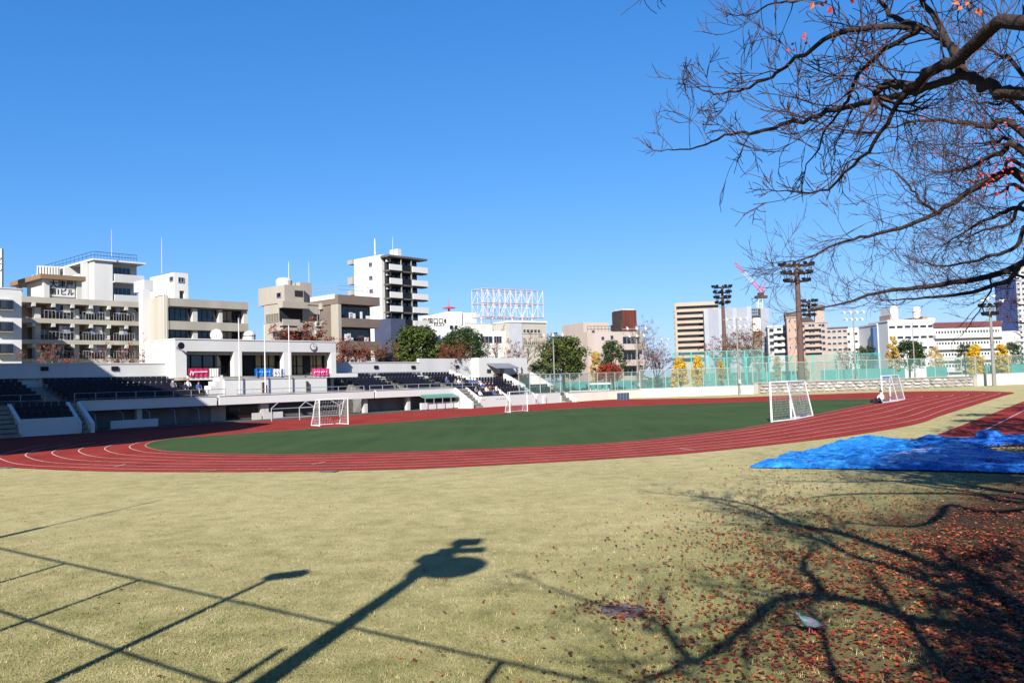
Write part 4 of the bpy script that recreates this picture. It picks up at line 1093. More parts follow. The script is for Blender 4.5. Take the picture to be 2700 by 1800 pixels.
MB().extr([f.pt(-.2, -.3, zt + .36), f.pt(aE * .6, -.3, zt + .36), f.pt(aE * .42, -.3, zt + 1.5), f.pt(.2, -.3, zt + 1.1)], f.e2 * 6).build('roof', DBROWN, t)
bx(f, 'roof_house', BRK2, t, aE * .62, aE - .4, 1, 6, zt + .36, zt + 3.0); bx(f, 'roof_house_cap', CONCD, t, aE * .58, aE - .2, .6, 6.4, zt + 3.0, zt + 3.8)
simple_block(2183, 2236, 185, 108, 866, M('mauve_grey_render', (172, 160, 152), .8, .1, .6), 'mauve_block', 'mauve-grey office block with rows of small windows beside the brick flats', 4, 4, roof=CONCD, win=(.1,.9,.35,.75))
simple_block(2232, 2308, 215, 88, 868, WHITE2, 'white_low_block', 'plain white low block half hidden behind the net posts', 3, 4, win=(.25, .7, .3, .62))
f, t, aE, zt = simple_block(2318, 2352, 205, 88, 856, WHITE, 'blue_edged_block', 'white block with a blue left edge left of the big white hospital', 4, 2)
bx(f, 'blue_strip', M('blue_cladding', (70, 98, 140), .5, .1, 1), t, -1.1, -.01, -.1, 1.2, 0, zt - .6)
f, t, aE, zt = simple_block(2347, 2466, 200, 88, 846, WHITE2, 'white_hospital', 'large white hospital block with rooftop huts on the right', 3, 6, win=(.1, .9, .35, .6))
a = f.onb(1, 2347, 830)[0]; bx(f, 'stair_head', WHITE2, t, f.onb(1, 2348, 830)[0], f.onb(1, 2368, 830)[0], 1, 6, zt + .36, f.onb(1, 2358, 812)[1])
bx(f, 'side_strip', BRK2, t, f.onb(1, 2344, 830)[0], f.onb(1, 2348, 830)[0] - .02, .5, 6, zt - 3, f.onb(1, 2346, 830)[1])
for x0, x1, y0, mt in ((2404, 2430, 838, RUST), (2433, 2444, 834, M('ochre_panel', (160, 124, 80), .8, .1, 1)), (2446, 2464, 838, OFFW)): bx(f, 'roof_hut', mt, t, f.onb(2, x0, 840)[0], f.onb(2, x1, 840)[0], 2, 6, zt + .36, f.onb(2, (x0 + x1) / 2, y0)[1])
for x, y in ((2357, 818), (2417, 822)):
    c = deep(x, y, 205); MB().lathe(Vector((c.x, 205, 0)), [(.9, zt + .3), (.9, c.z - .2), (1.0, c.z), (.9, c.z + 1.0), (.3, c.z + 1.3)], 12).build('roof_tank', WHITE2, t)
f, t, aE, zt = simple_block(2466, 2642, 200, 88, 852, WHITE2, 'hospital_wing', 'long white hospital wing with a maroon roof band on the right', 1, 1, win=(.0, .001, .1, .11))
bx(f, 'roof_band', M('maroon_band', (110, 62, 62), .7, .15, .5), t, 0, aE, -.3, -.16, zt - .9, zt + .34)
for k in range(4):
    z = zt - 2.6 - 2.7 * k
    bx(f, 'floor_ledge', OFFW, t, 0, aE, -1.0, -.003, z - .9, z - .1)
    window(f, t, .3, aE - .3, z, z + 1.2, 0, 22, GLASS, OFFW, .3)
# ---- B13 navy glass tower and its pale neighbour
f = fr_at(2634, 300, 124)
t = thing('navy_glass_tower', 'dark blue glass office tower at the right edge behind the floodlight', 'building', f.pt(3, 5, 0))
aE = f.onb(0, 2682, 800)[0]; zt = f.onb(0, 2640, 745)[1]; z0 = f.onb(0, 2650, 873)[1]
NG = M('navy_curtain_wall', (36, 50, 96), .15, .08, .2, spec=.6); NG2 = M('navy_spandrel', (50, 64, 110), .3, .06, .2)
z1r = f.onb(0, 2680, 735)[1]
MB().extr([f.pt(0, 0, 0), f.pt(aE, 0, 0), f.pt(aE, 0, z1r), f.pt(0, 0, zt)], f.e2 * 12).build('glass_wall', NG, t)
for i in range(22):
    z = z0 + (zt - z0) * i / 22; bx(f, 'spandrel', NG2, t, 0, aE, -.12, -.003, z, z + .55)
bx(f, 'podium', OFFW, t, -.4, aE + .4, -.6, -.13, 0, z0)
f2 = fr_at(2684, 310, 122)
t = thing('pale_grid_tower', 'pale gridded tower cut by the right border beside the navy tower', 'building', f2.pt(6, 5, 0))
zt = f2.onb(0, 2690, 702)[1]
bx(f2, 'wall', WHITE, t, 0, 16, 0, 12, 0, zt)
for i in range(18):
    z = zt - 2 - i * 2.0
    for j in range(3): window(f2, t, .5 + j * 2.2, 2.1 + j * 2.2, z - .9, z, 0, 1, GLASS)

# ---- small equipment on the facades
ACM = M('air_conditioner_white', (206, 206, 200), .5, .08, 3)
def find(n): return [o for o in bpy.data.objects if o.name == n][0]
def air_units(tn, f, spots, b):
    t = find(tn)
    for a, z in spots:
        u = bx(f, 'air_conditioner', ACM, t, a, a + .8, b - .32, b - .01, z, z + .6)
        m = MB(); m.extr([f.pt(a + .3 + .22 * cos(2 * pi * i / 10), b - .325, z + .3 + .22 * sin(2 * pi * i / 10)) for i in range(10)], -f.e2 * .02); m.build('fan_grille', CONCD, u)
fb1 = fr_at(84, 96, 41); rr_ = random.Random(4)
air_units('beige_house', fb1, [(rr_.uniform(2, 16), z1_ + .03) for (z0_, z1_) in levels[1:] for k in range(3)], .4)
fb4 = fr_at(743, 104, 41); air_units('tan_flats', fb4, [(fb4.onb(0, 830, y)[0], fb4.onb(0, 830, y)[1]) for y in (860, 880)], 0)
fb5 = fr_at(1026, 128, 41); air_units('white_tower', fb5, [(.3, zt5) for zt5 in [fb5.onb(0, 1030, 690 + 36 * k)[1] for k in range(6)]], .55)
fb3 = fr_at(446.5, 100, 41); t = find('concrete_office')
for x in (434, 440): 
    b_, z_ = fb3.ona(-.3, x, 830); MB().tube([fb3.pt(-.36, b_, 0), fb3.pt(-.36, b_, z_ + 4)], .06, 6).build('down_pipe', OFFW, t)
# ================================================================ boundary walls, fence, poles
W0, W1, W2, W3, W4 = gnd(1497, 1059.5), gnd(1690, 1048), gnd(1988, 1038), gnd(2577, 1017.5), gnd(2790, 1009)
def fr_line(p, q):
    d = (q - p); f = Fr(p.x, p.y, degrees(atan2(d.x, d.y))); return f, Vector((d.x, d.y, 0)).length
CREAMW = M('cream_wall_paint', (240, 228, 212), .75, .08, .6, streak=True)
wt = thing('low_wall', 'low cream concrete wall behind the far bend, left of the rough stone wall', 'wall', W0)
for p, q in ((W0, W1), (W1, W2)):
    f, L = fr_line(p, q); n = max(1, int(L / 4.2)); 
    for i in range(n): bx(f, 'panel', CREAMW, wt, L * i / n + .015, L * (i + 1) / n - .015, 0, .3, 0, 1.2)
    bx(f, 'coping', OFFW, wt, 0, L, -.04, .34, 1.2, 1.27)
wt2 = thing('low_wall', 'low pale concrete wall at the far right end behind the bend', 'wall', W3)
f, L = fr_line(W3, W4); n = 4
for i in range(n): bx(f, 'panel', OFFW, wt2, L * i / n + .015, L * (i + 1) / n - .015, 0, .3, 0, 1.75)
bx(f, 'coping', OFFW, wt2, 0, L, -.04, .34, 1.75, 1.83)
# rough stone wall: each stone its own block in front of a recessed mortar core
sw = thing('stone_wall', 'rough grey stone wall behind the right goals, with concrete end piers', 'wall', W2)
fS_, LS = fr_line(W2, W3)
hS = 1.62
bx(fS_, 'mortar_core', CONC, sw, .5, LS - .5, .08, .5, 0, hS - .16)
bx(fS_, 'coping', CONC, sw, 0, LS, -.06, .52, hS - .155, hS)
for a in (0, LS - .7): bx(fS_, 'end_pier', GREYB, sw, a, a + .7, -.08, .55, 0, hS - .16)
rs = random.Random(11)
SM = [M('field_stone_%d' % i, c, .9, .25, 2.5, bump=.4, bs=9) for i, c in enumerate(((178, 172, 168), (192, 187, 182), (160, 155, 150), (200, 196, 192), (170, 160, 152)))]
def stone_mesh(a, w, z, h):
    m = MB(); n = rs.choice((6, 7, 8)); pts = []
    for i in range(n):
        an = 2 * pi * (i + rs.uniform(-.2, .2)) / n; k = 1 / max(abs(cos(an)), abs(sin(an))) ** .7
        pts.append((a + w / 2 + w / 2 * .96 * cos(an) * k * .86, z + h / 2 + h / 2 * .96 * sin(an) * k * .86))
    out = -rs.uniform(.05, .2)
    c = (a + w / 2 + rs.uniform(-.1, .1) * w, z + h / 2)
    k0 = len(m.v)
    m.v += [fS_.pt(p[0], .081, max(p[1], 0)) for p in pts] + [fS_.pt(c[0] + (p[0] - c[0]) * .82, out, max(c[1] + (p[1] - c[1]) * .82, .0)) for p in pts]
    m.f += [[(i + 1) % n, i, n + i, n + (i + 1) % n] for i in range(n)] + [list(range(n, 2 * n))]; m.mi += [0] * (n + 1)
    return m
z = 0.0
for h_ in (.5, .48, .46):
    a = .75 + rs.uniform(0, .3)
    while a < LS - 1.0:
        w = rs.uniform(.6, 1.9); w = min(w, LS - .75 - a)
        stone_mesh(a, w, z, h_ * rs.uniform(.9, 1.08)).build('stone', rs.choice(SM), sw); a += w * .99
    z += h_
# tall mesh fence on top of the walls
FGRN = M('green_fence_post', (92, 156, 142), .5, .1, 2); FMESH = M('green_chain_link', (108, 142, 132), .6, .05, 1, trans=.80)
FGR = M('pale_fence_post', (170, 180, 172), .5, .1, 2)
ft = thing('mesh_fence', 'green chain-link fence with pale posts standing on the far boundary wall', 'fence', W0 + Vector((0, 0, 1.27)))
def fence_run(p, q, z0, z1, step, t, po, me, back=.15):
    f, L = fr_line(p, q); n = max(1, int(round(L / step)))
    for i in range(n + 1):
        a = L * i / n; MB().tube([f.pt(a, back, z0), f.pt(a, back, z1)], .05, 5).build('post', po, t)
        if i < n: bx(f, 'mesh_panel', me, t, a + .05, L * (i + 1) / n - .05, back - .006, back + .006, z0 + .05, z1 - .03)
    MB().tube([f.pt(0, back, z1), f.pt(L, back, z1)], .045, 5).build('top_rail', po, t)
    MB().tube([f.pt(0, back, z0 + .06), f.pt(L, back, z0 + .06)], .03, 5).build('bottom_rail', po, t)
Wm = gnd(1430, 1064)
f0, L0 = fr_line(W0, W1)
fence_run(f0.pt(-9, 0, 0), W1, 1.27, 3.75, 2.0, ft, FGR, FMESH)
fence_run(W1, W2, 1.27, 4.0, 2.0, ft, FGR, FMESH)
fence_run(W2, W3, hS, 4.55, 2.4, ft, FGR, FMESH, .3)
fence_run(W3, W4, 1.83, 4.7, 3.2, ft, FGR, FMESH)
# second, taller teal net fence of the courts behind
nt_ = thing('court_net_fence', 'tall teal net fence of the courts behind the far wall', 'fence', deep(1775, 1000, 150) * 1)
TEAL = M('teal_net_post', (86, 190, 180), .5, .1, 2); TMESH = M('teal_net', (104, 156, 150), .7, .05, 1, trans=.84)
nt_.location = (deep(1775, 1000, 150).x, 150, 0)
def net_run(xa, xb, Y, ytop, n, t):
    pa, pb_ = deep(xa, ytop, Y), deep(xb, ytop - (xb - xa) * .0, Y)
    f = Fr(pa.x, Y, 90); L = pb_.x - pa.x; zt = (pa.z + pb_.z) / 2
    for i in range(n + 1):
        a = L * i / n; MB().tube([f.pt(a, 0, 0), f.pt(a, 0, zt)], .1, 6).build('post', TEAL, t)
        if i < n: bx(f, 'net_panel', TMESH, t, a + .1, L * (i + 1) / n - .1, -.008, .008, .2, zt - .05)
    MB().tube([f.pt(0, 0, zt), f.pt(L, 0, zt)], .05, 5).build('top_rail', TEAL, t)
net_run(1775, 2010, 146, 926, 5, nt_)
nt2 = thing('court_net_fence', 'lower teal net fence in front of the sheeted building site and brick flats', 'fence', (deep(1855, 1000, 140).x, 140, 0))
net_run(1850, 2320, 140, 938, 8, nt2)
nt3 = thing('court_screen', 'low blue-green windscreen seen through the mesh fence left of the poles', 'screen', (deep(1420, 1000, 150).x, 150, 0))
TS = M('teal_windscreen', (70, 142, 140), .8, .15, .6)
p, q = deep(1425, 1008, 150), deep(1790, 1000, 150); fN = Fr(p.x, 150, 90)
for i in range(9): bx(fN, 'screen_panel', TS, nt3, (q.x - p.x) * i / 9 + .05, (q.x - p.x) * (i + 1) / 9 - .05, 0, .05, 0, deep(1500, 1007 - .0, 150).z)
nt4 = thing('court_screen', 'low blue-green windscreen seen through the mesh fence on the right', 'screen', (deep(1900, 1000, 160).x, 160, 0))
p, q = deep(1830, 985, 160), deep(2720, 960, 160); fN = Fr(p.x, 160, 90)
for i in range(16):
    if i in (5, 10, 12): continue
    bx(fN, 'screen_panel', TS, nt4, (q.x - p.x) * i / 16 + .05, (q.x - p.x) * (i + 1) / 16 - .05, 0, .05, 0, 3.3)

# ---- lamp poles on the far side
def lamp_pole(x, ybase, ytop, Y, arms, label, r=.16, heads=3, base_z=0.0, dark=False):
    b = gnd(x, ybase) if Y is None else Vector((deep(x, ybase, Y).x, Y, base_z))
    zt = deep(x - 6, ytop, b.y).z
    t = thing('lamp_pole', label, 'lamp pole', (b.x, b.y, base_z), 'field lamp poles')
    MB().tube([b, b + Vector((0, 0, (zt - base_z) * .5)), Vector((b.x, b.y, zt))], [r, r * .8, r * .55], 8).build('pole', POLE, t)
    for k in range(arms):
        z = zt - .25 - k * 1.1; w = 2.0 - .4 * k
        a = MB().tube([Vector((b.x - w, b.y, z)), Vector((b.x + w, b.y, z))], .06, 5).build('cross_arm', POLE, t)
        for i in range(heads):
            c = Vector((b.x - w + 2 * w * (i + .5) / heads, b.y - .1, z + .12)); m = MB()
            m.tube([c + Vector((0, .25, .2)), c + Vector((0, -.1, .05)), c + Vector((0, -.45, -.12))], [.07, .11, .2], 8); m.build('lamp_head', WHITE2, a)
    MB().box(Fr(b.x, b.y, 90), -.2, .2, -r - .25, -r * .9, base_z + 1.6, base_z + 2.2).build('switch_box', GREYB, t)
    return t
lamp_pole(1463, 1033, 880, 118, 1, 'thin lamp pole beside the right end of the grandstand', .13, 3)
lamp_pole(1684, 1048, 862, None, 2, 'lamp pole standing in front of the cream wall before the pink house', .17, 3)
lamp_pole(1950, 1040, 838, None, 2, 'lamp pole at the left end of the stone wall', .18, 4)
lamp_pole(2259, 1028, 820, None, 2, 'lamp pole in front of the middle of the stone wall', .18, 4)
lamp_pole(1748, 990, 893, 175, 2, 'short distant lamp pole between the pink house and the beige slab block', .14, 3)
lamp_pole(2413, 1000, 850, 165, 2, 'distant lamp pole in front of the white hospital block', .15, 4)
# ---- floodlight towers
RUSTP = M('brown_floodlight_mast', (98, 74, 66), .7, .15, .8)
def flood(xb, yb, xt, y0, y1, Y, halfw, rows, per, label, mat=RUSTP, r=.5, base=None):
    b = Vector((deep(xb, yb, Y).x, Y, 0)); zb_, zt = deep(xt, y1, Y).z, deep(xt, y0, Y).z
    t = thing('floodlight_tower', label, 'floodlight', b, 'floodlight towers')
    MB().tube([b, Vector((b.x, Y, zb_ * .5)), Vector((b.x, Y, zb_)), Vector((b.x, Y, zt))], [r, r * .85, r * .66, r * .4], 10).build('mast', mat, t)
    for k in range(rows):
        z = zb_ + (zt - zb_) * k / max(1, rows - 1); w = halfw * (.72 + .28 * k / max(1, rows - 1))
        m = MB(); n = 14
        for i in range(n):
            a0, a1 = 2 * pi * i / n, 2 * pi * (i + 1) / n
            m.tube([Vector((b.x + w * cos(a0), Y + w * .5 * sin(a0), z)), Vector((b.x + w * cos(a1), Y + w * .5 * sin(a1), z))], .09, 4)
        for i in range(4): a0 = 2 * pi * i / 4 + .4; m.tube([Vector((b.x, Y, z)), Vector((b.x + w * cos(a0), Y + w * .5 * sin(a0), z))], .07, 4)
        ring = m.build('lamp_ring', DBROWN, t)
        for i in range(per):
            an = 2 * pi * (i + .5 * (k % 2)) / per
            c = Vector((b.x + w * cos(an), Y + w * .5 * sin(an), z + .35)); d = Vector((cos(an), sin(an) * .8 - .3, -.4)).normalized()
            m = MB(); m.tube([c - d * .25, c + d * .05, c + d * .45], [.1, .2, .32], 8); m.build('lamp_head', BLACK, ring)
    m = MB()
    for i in range(8):
        a0 = 2 * pi * i / 8; w = halfw
        m.tube([Vector((b.x + w * .72 * cos(a0), Y + w * .36 * sin(a0), zb_)), Vector((b.x + w * cos(a0), Y + w * .5 * sin(a0), zt))], .06, 4)
    m.build('lamp_cage', DBROWN, t)
    return t
flood(1912, 950, 1897, 758, 800, 168, 1.65, 4, 7, 'dark four-ring floodlight tower in front of the beige slab block')
flood(2112, 950, 2098, 700, 742, 138, 2.6, 3, 10, 'tallest floodlight tower with a broad lamp crown before the salmon brick tower', r=.62)
flood(2140, 950, 2130, 795, 832, 180, 1.55, 4, 7, 'smaller floodlight tower just right of the tallest one')
t = flood(2622, 1017, 2607, 808, 830, gnd(2622, 1017.5).y, 1.25, 2, 8, 'stout floodlight pole before the right-hand low wall', POLE, .3)
b = gnd(2622, 1017.5); z = deep(2607, 795, b.y).z
m = MB(); m.tube([Vector((b.x - 1.6, b.y, z)), Vector((b.x + 1.9, b.y, z))], .06, 5)
m.build('cross_arm', POLE, t)
for dx, dz in ((-1.3, .2), (-.6, .5), (.4, .8), (1.7, .1)):
    c = Vector((b.x + dx, b.y, z + dz)); m = MB(); m.tube([c + Vector((-.15, 0, .1)), c, c + Vector((.35, -.1, -.1))], [.1, .16, .32], 8); m.build('lamp_head', WHITE2, t)
# ---- board leaning on the cream wall, white bench platform behind the fence
a = gnd(1622, 1054.5); b = gnd(1648, 1053.5); d = (b - a); f = Fr(a.x, a.y, degrees(atan2(d.x, d.y)))
t = thing('notice_board', 'dark panelled board leaning on the cream wall by the straight', 'board', a)
L = d.length + .3
MB().extr([f.pt(0, -.7, 0), f.pt(L, -.7, 0), f.pt(L + .3, -.1, .95), f.pt(.3, -.1, .95)], f.e2 * .06).build('panel', M('slate_panel', (62, 72, 92), .3, .1, 2), t)
for i in range(1, 4): MB().tube([f.pt(L * i / 4, -.74, .02), f.pt(L * i / 4 + .3, -.14, .94)], .03, 4).build('batten', STEEL, t)
p, q = deep(1553, 1014, 128), deep(1608, 1012, 128)
t = thing('court_shelter', 'white flat-roofed bench shelter seen through the mesh fence', 'shelter', (p.x, 128, 0))
f = Fr(p.x, 128, 90); L = q.x - p.x; z = p.z
bx(f, 'roof', WHITE2, t, 0, L, -1, 1, z, z + .25)
for a in (.2, L * .33, L * .66, L - .2): MB().tube([f.pt(a, 0, 0), f.pt(a, 0, z)], .08, 6).build('post', WHITE2, t)
bx(f, 'bench', WHITE2, t, -3, L, .2, .6, z - 1.0, z - .85)
MB().tube([f.pt(-2.8, .4, 0), f.pt(-2.8, .4, z - 1)], .08, 6).build('bench_leg', WHITE2, t)

# ================================================================ goals
GW = M('white_goal_tube', (236, 236, 236), .35, .04, 2); NETM = M('white_goal_net', (206, 208, 206), .8, .05, 2)
def goal(p0, p1, depth_dir, H, dt, db, label, netstep=.22, r=.06, nr=.011):
    """p0, p1: feet of the two posts; depth_dir: unit vector to the back; dt, db: depth at top and bottom"""
    t = thing('soccer_goal', label, 'goal', p0, 'white soccer goals on the infield edge')
    up = Vector((0, 0, H)); D = depth_dir
    for p in (p0, p1): MB().tube([p, p + up], r, 8).build('post', GW, t)
    MB().tube([p0 + up, p1 + up], r, 8).build('crossbar', GW, t)
    for p in (p0, p1):
        MB().tube([p + up, p + up + D * dt], r * .8, 6).build('top_stay', GW, t)
        MB().tube([p + up + D * dt, p + D * db + Vector((0, 0, .04))], r * .8, 6).build('back_stay', GW, t)
        MB().tube([p + Vector((0, 0, .04)), p + D * db + Vector((0, 0, .04))], r * .8, 6).build('ground_bar', GW, t)
    MB().tube([p0 + D * db + Vector((0, 0, .04)), p1 + D * db + Vector((0, 0, .04))], r * .8, 6).build('back_bar', GW, t)
    MB().tube([p0 + D * dt + up, p1 + D * dt + up], r * .6, 6).build('top_bar', GW, t)
    net = MB()
    def patch(a, b, c, d):   # a-b bottom, d-c top
        n = max(2, int(max((b - a).length, (c - d).length) / netstep)); k = max(2, int(max((d - a).length, (c - b).length) / netstep))
        for i in range(n + 1):
            u = i / n; p, q = a.lerp(b, u), d.lerp(c, u); w = (p + q) / 2 + Vector((rnd.uniform(-.03, .03), rnd.uniform(-.03, .03), 0))
            net.tube([p, w, q], nr, 3, False)
        for j in range(k + 1):
            v = j / k; p, q = a.lerp(d, v), b.lerp(c, v); w = (p + q) / 2 - Vector((0, 0, .03)); net.tube([p, w, q], nr, 3, False)
    g = Vector((0, 0, .05))
    patch(p0 + D * db + g, p1 + D * db + g, p1 + D * dt + up, p0 + D * dt + up)
    patch(p0 + D * dt + up, p1 + D * dt + up, p1 + up, p0 + up)
    for p in (p0, p1): patch(p + g, p + D * db + g, p + D * dt + up, p + up)
    net.build('net', NETM, t)
    return t
g0, g1, gb = gnd(2035, 1113), gnd(2086, 1103), gnd(2098, 1106)
d = (gb - g0); db = d.length; d.normalize()
goal(g0, g1, d, 2.42, db * .68, db, 'nearest white goal, standing on the track edge in front of the stone wall', .17, .065, .0048)
# a sandbag weight on its back bar
c = g1 + d * db * .5
o = MB().lathe(c, [(.05, .0), (.3, .02), (.33, .12), (.2, .2), (.02, .22)], 9).build('sandbag', M('navy_bag', (44, 48, 92), .8, .2, 3), None, c); tag(o, 'navy sandbag weighing down the nearest goal', 'sandbag')
g0, g1, gb = gnd(2327, 1062), gnd(2348, 1057), gnd(2367, 1057.5)
d = (gb - g0); db = d.length; d.normalize()
goal(g0, g1, d, 2.42, db * .62, db, 'white goal by the right end of the infield with a person sitting at its foot', .2, .065, .005)
g0, g1 = gnd(843, 1123.5), gnd(918, 1118.5); d = (gnd(816, 1122) - g0).normalized()
goal(g0, g1, d, 2.0, .6, 1.5, 'white goal on the far side before the grandstand undercroft', .22, .045, .0055)
g0, g1 = gnd(1345, 1088), gnd(1391, 1084); d = (gnd(1318, 1085.5) - g0).normalized()
goal(g0, g1, d, 1.95, .6, 1.6, 'distant white goal before the right end of the grandstand', .24, .045, .006)
# equipment frames parked under the stand
def cart(x, y, label, w=4.6):
    p = gnd(x, y); a, b = (p - TF.o).dot(TF.e1), (p - TF.o).dot(TF.e2)
    t = thing('equipment_frame', label, 'equipment frame', TF.pt(a, b, 0), 'steel frames stored under the stand')
    for i, q in enumerate((0, w)): MB().tube([TF.pt(a + q, b, 0), TF.pt(a + q, b, 1.15), TF.pt(a + q + (.9 if i == 0 else -.9), b + .2, 1.7)], .05, 6).build('upright', FRAME, t)
    for z in (.25, 1.1): MB().tube([TF.pt(a, b, z), TF.pt(a + w, b, z)], .045, 6).build('rail', FRAME, t)
    MB().tube([TF.pt(a + w, b, 1.15), TF.pt(a + w + .9, b + .2, 1.7)], .05, 6).build('brace', FRAME, t)
cart(716, 1110, 'white steel frame stored under the left half of the stand')
cart(790, 1106.5, 'white steel frame stored just left of the far goal')
# ================================================================ town trees
BARK = M('dark_bark', (62, 50, 44), .9, .3, 6, bump=.6, bs=30)
BARKG = M('grey_bark', (112, 100, 94), .9, .25, 5)
def foliage_mat(name, c0, c1, c2, vs=1.2):
    m, nt, b = node_mat(name)
    pos = N_(nt, 'ShaderNodeNewGeometry').outputs['Position']
    n1 = noise_tex(nt, pos, vs, 5, .7)
    nt.links.new(ramp(nt, n1, [(.3, c0), (.5, c1), (.7, c2)]), b.inputs['Base Color'])
    b.inputs['Roughness'].default_value = .7; b.inputs['Specular IOR Level'].default_value = .25
    return m
EVG = foliage_mat('evergreen_leaves', (28, 42, 14), (60, 76, 24), (100, 110, 38))
EVD = foliage_mat('dark_evergreen_leaves', (22, 38, 18), (44, 66, 28), (80, 98, 40))
YEL = foliage_mat('ginkgo_leaves', (176, 126, 22), (214, 166, 34), (232, 196, 70))
YELP = foliage_mat('pale_ginkgo_leaves', (158, 122, 52), (196, 160, 78), (214, 186, 116))
REDL = foliage_mat('maple_leaves', (96, 30, 20), (150, 52, 34), (180, 84, 46))
RUSL = foliage_mat('russet_leaves', (88, 42, 28), (124, 64, 44), (150, 90, 66))
BRNL = foliage_mat('brown_leaves', (82, 54, 34), (120, 78, 46), (150, 106, 64))
def leaf_quads(m, c, rad, n, size, rs, flat=.75):
    for i in range(n):
        d = Vector((rs.gauss(0, 1), rs.gauss(0, 1), rs.gauss(0, 1) * flat)).normalized() * rad * rs.uniform(.55, 1.05)
        p = c + d; u = Vector((rs.uniform(-1, 1), rs.uniform(-1, 1), rs.uniform(-.6, .6))).normalized(); w = (d.normalized() + Vector((0, 0, .4))).cross(u)
        if w.length < .1: continue
        w.normalize(); s = size * rs.uniform(.6, 1.3)
        m.add([p - u * s, p + w * s * .55, p + u * s, p - w * s * .55], [(0, 1, 2, 3)])
def branchy(m, p, d, L, r, lev, rs, up=.15, spread=.75, kids=(3, 5), nseg=4, sides=4, tips=None):
    pts = [p.copy()]; q = p.copy(); dd = d.normalized()
    cv = Vector((rs.gauss(0, .13), rs.gauss(0, .13), rs.gauss(.04, .15)))
    for i in range(nseg):
        dd = (dd + cv + Vector((rs.gauss(0, .12), rs.gauss(0, .12), rs.gauss(0, .1) + up * .3))).normalized()
        q = q + dd * L / nseg; pts.append(q.copy())
    m.tube(pts, [max(r * (1 - .75 * i / nseg), .004) for i in range(nseg + 1)], sides if lev > 0 else 3, False)
    if tips is not None and lev == 0: tips.append(q.copy())
    if lev > 0:
        for k in range(rs.randint(*kids)):
            t = rs.uniform(.3, 1.0); i = min(int(t * nseg), nseg - 1); s = pts[i].lerp(pts[i + 1], t * nseg - i)
            ax = Vector((rs.uniform(-1, 1), rs.uniform(-1, 1), rs.uniform(-1, 1))).normalized()
            nd = (dd + ax * spread + Vector((0, 0, up))).normalized()
            branchy(m, s, nd, L * rs.uniform(.45, .72), r * .5, lev - 1, rs, up, spread, kids, max(3, nseg - 1), sides, tips)
def town_tree(name, label, x0, x1, ytop, ybase, Y, kind, mat, seed, group='trees behind the field', trunk_z=0.0, dens=1.0, cone=0.0, hide=0.0):
    rs = random.Random(seed); xm = (x0 + x1) / 2
    c0 = deep(xm, ybase, Y); top = deep(xm, ytop, Y).z; hw = (deep(x1, ytop, Y).x - deep(x0, ytop, Y).x) / 2
    base = Vector((c0.x, Y, 0)); bot = max(c0.z, .6)
    t = thing(name, label, 'tree', base, group)
    H = top - bot
    m = MB()
    if kind == 'leaf':
        m.tube([base, base + Vector((rs.uniform(-.2, .2), 0, bot + H * .35)), base + Vector((rs.uniform(-.4, .4), 0, bot + H * .75))], [max(.12, hw * .07), hw * .05, .05], 7)
        for k in range(6):
            an = rs.uniform(0, 2 * pi); branchy(m, base + Vector((0, 0, bot + H * rs.uniform(.1, .4))), Vector((cos(an), sin(an), .7)), hw * .9, hw * .03, 1, rs)
        m.build('trunk', BARK, t)
        cr = MB(); nc = int(85 * dens)
        for k in range(nc):
            v = rs.random() ** .8; an = rs.uniform(0, 2 * pi); zz = bot + H * (.06 + .86 * v)
            prof = (sqrt(max(.02, 1 - ((v - .45) / .58) ** 2)) * (1 - cone) + (1.02 - v) * cone)
            rr_ = hw * prof * rs.uniform(.45, 1.0) * (1.0 + .34 * noise.noise(Vector((cos(an) * 1.3 + seed, sin(an) * 1.3, v * 2.2))))
            c = Vector((base.x + rr_ * cos(an), Y + rr_ * .8 * sin(an), zz))
            leaf_quads(cr, c, hw * rs.uniform(.18, .34) * (1 - .1 * cone), 62 if cone == 0 else 84, max(.08, hw * (.06 if cone == 0 else .085)), rs)
        cr.build('crown', mat, t)
    else:
        m.tube([base, base + Vector((rs.uniform(-.2, .2), 0, bot + H * .3))], [hw * .07 + .06, hw * .05 + .03], 7)
        tips = []
        fork = base + Vector((0, 0, bot * .7 + H * .12))
        for k in range(8):
            an = 2 * pi * k / 8 + rs.uniform(-.3, .3)
            branchy(m, fork + Vector((0, 0, rs.uniform(0, H * .15))), Vector((cos(an) * hw, sin(an) * hw * .7, H * rs.uniform(.45, .95))), hypot(hw, H * .6) * rs.uniform(.7, .98), hw * .035, 3, rs, .12, .7, (3, 4), 4, 4, tips)
        m.build('branches', BARKG if kind == 'bare' else BARK, t)
        if mat:
            cr = MB()
            for q in tips:
                if rs.random() < dens: leaf_quads(cr, q, hw * .1, 9, max(.07, hw * .042), rs)
            cr.build('crown', mat, t)
    return t
town_tree('evergreen_tree', 'bright olive evergreen tree below the white tower', 1036, 1168, 858, 965, 114, 'leaf', EVG, 1, dens=1.5)
town_tree('evergreen_tree', 'dark round evergreen tree right of the olive one', 1168, 1277, 864, 965, 118, 'leaf', EVD, 2, dens=1.4)
town_tree('evergreen_tree', 'wide evergreen tree with open branches beside the thin lamp pole', 1422, 1552, 883, 1000, 136, 'leaf', EVG, 3, dens=1.15)
town_tree('evergreen_tree', 'upright dome-shaped evergreen tree in front of the pink house', 1582, 1652, 894, 1000, 138, 'leaf', EVD, 4, dens=1.2)
town_tree('evergreen_tree', 'dark low evergreen shrub mass between the pavilion and the thin lamp pole', 1395, 1440, 950, 1010, 128, 'leaf', EVD, 5, dens=.7)
town_tree('evergreen_tree', 'round dark evergreen tree in front of the white hospital block', 2356, 2440, 893, 975, 172, 'leaf', EVD, 6)
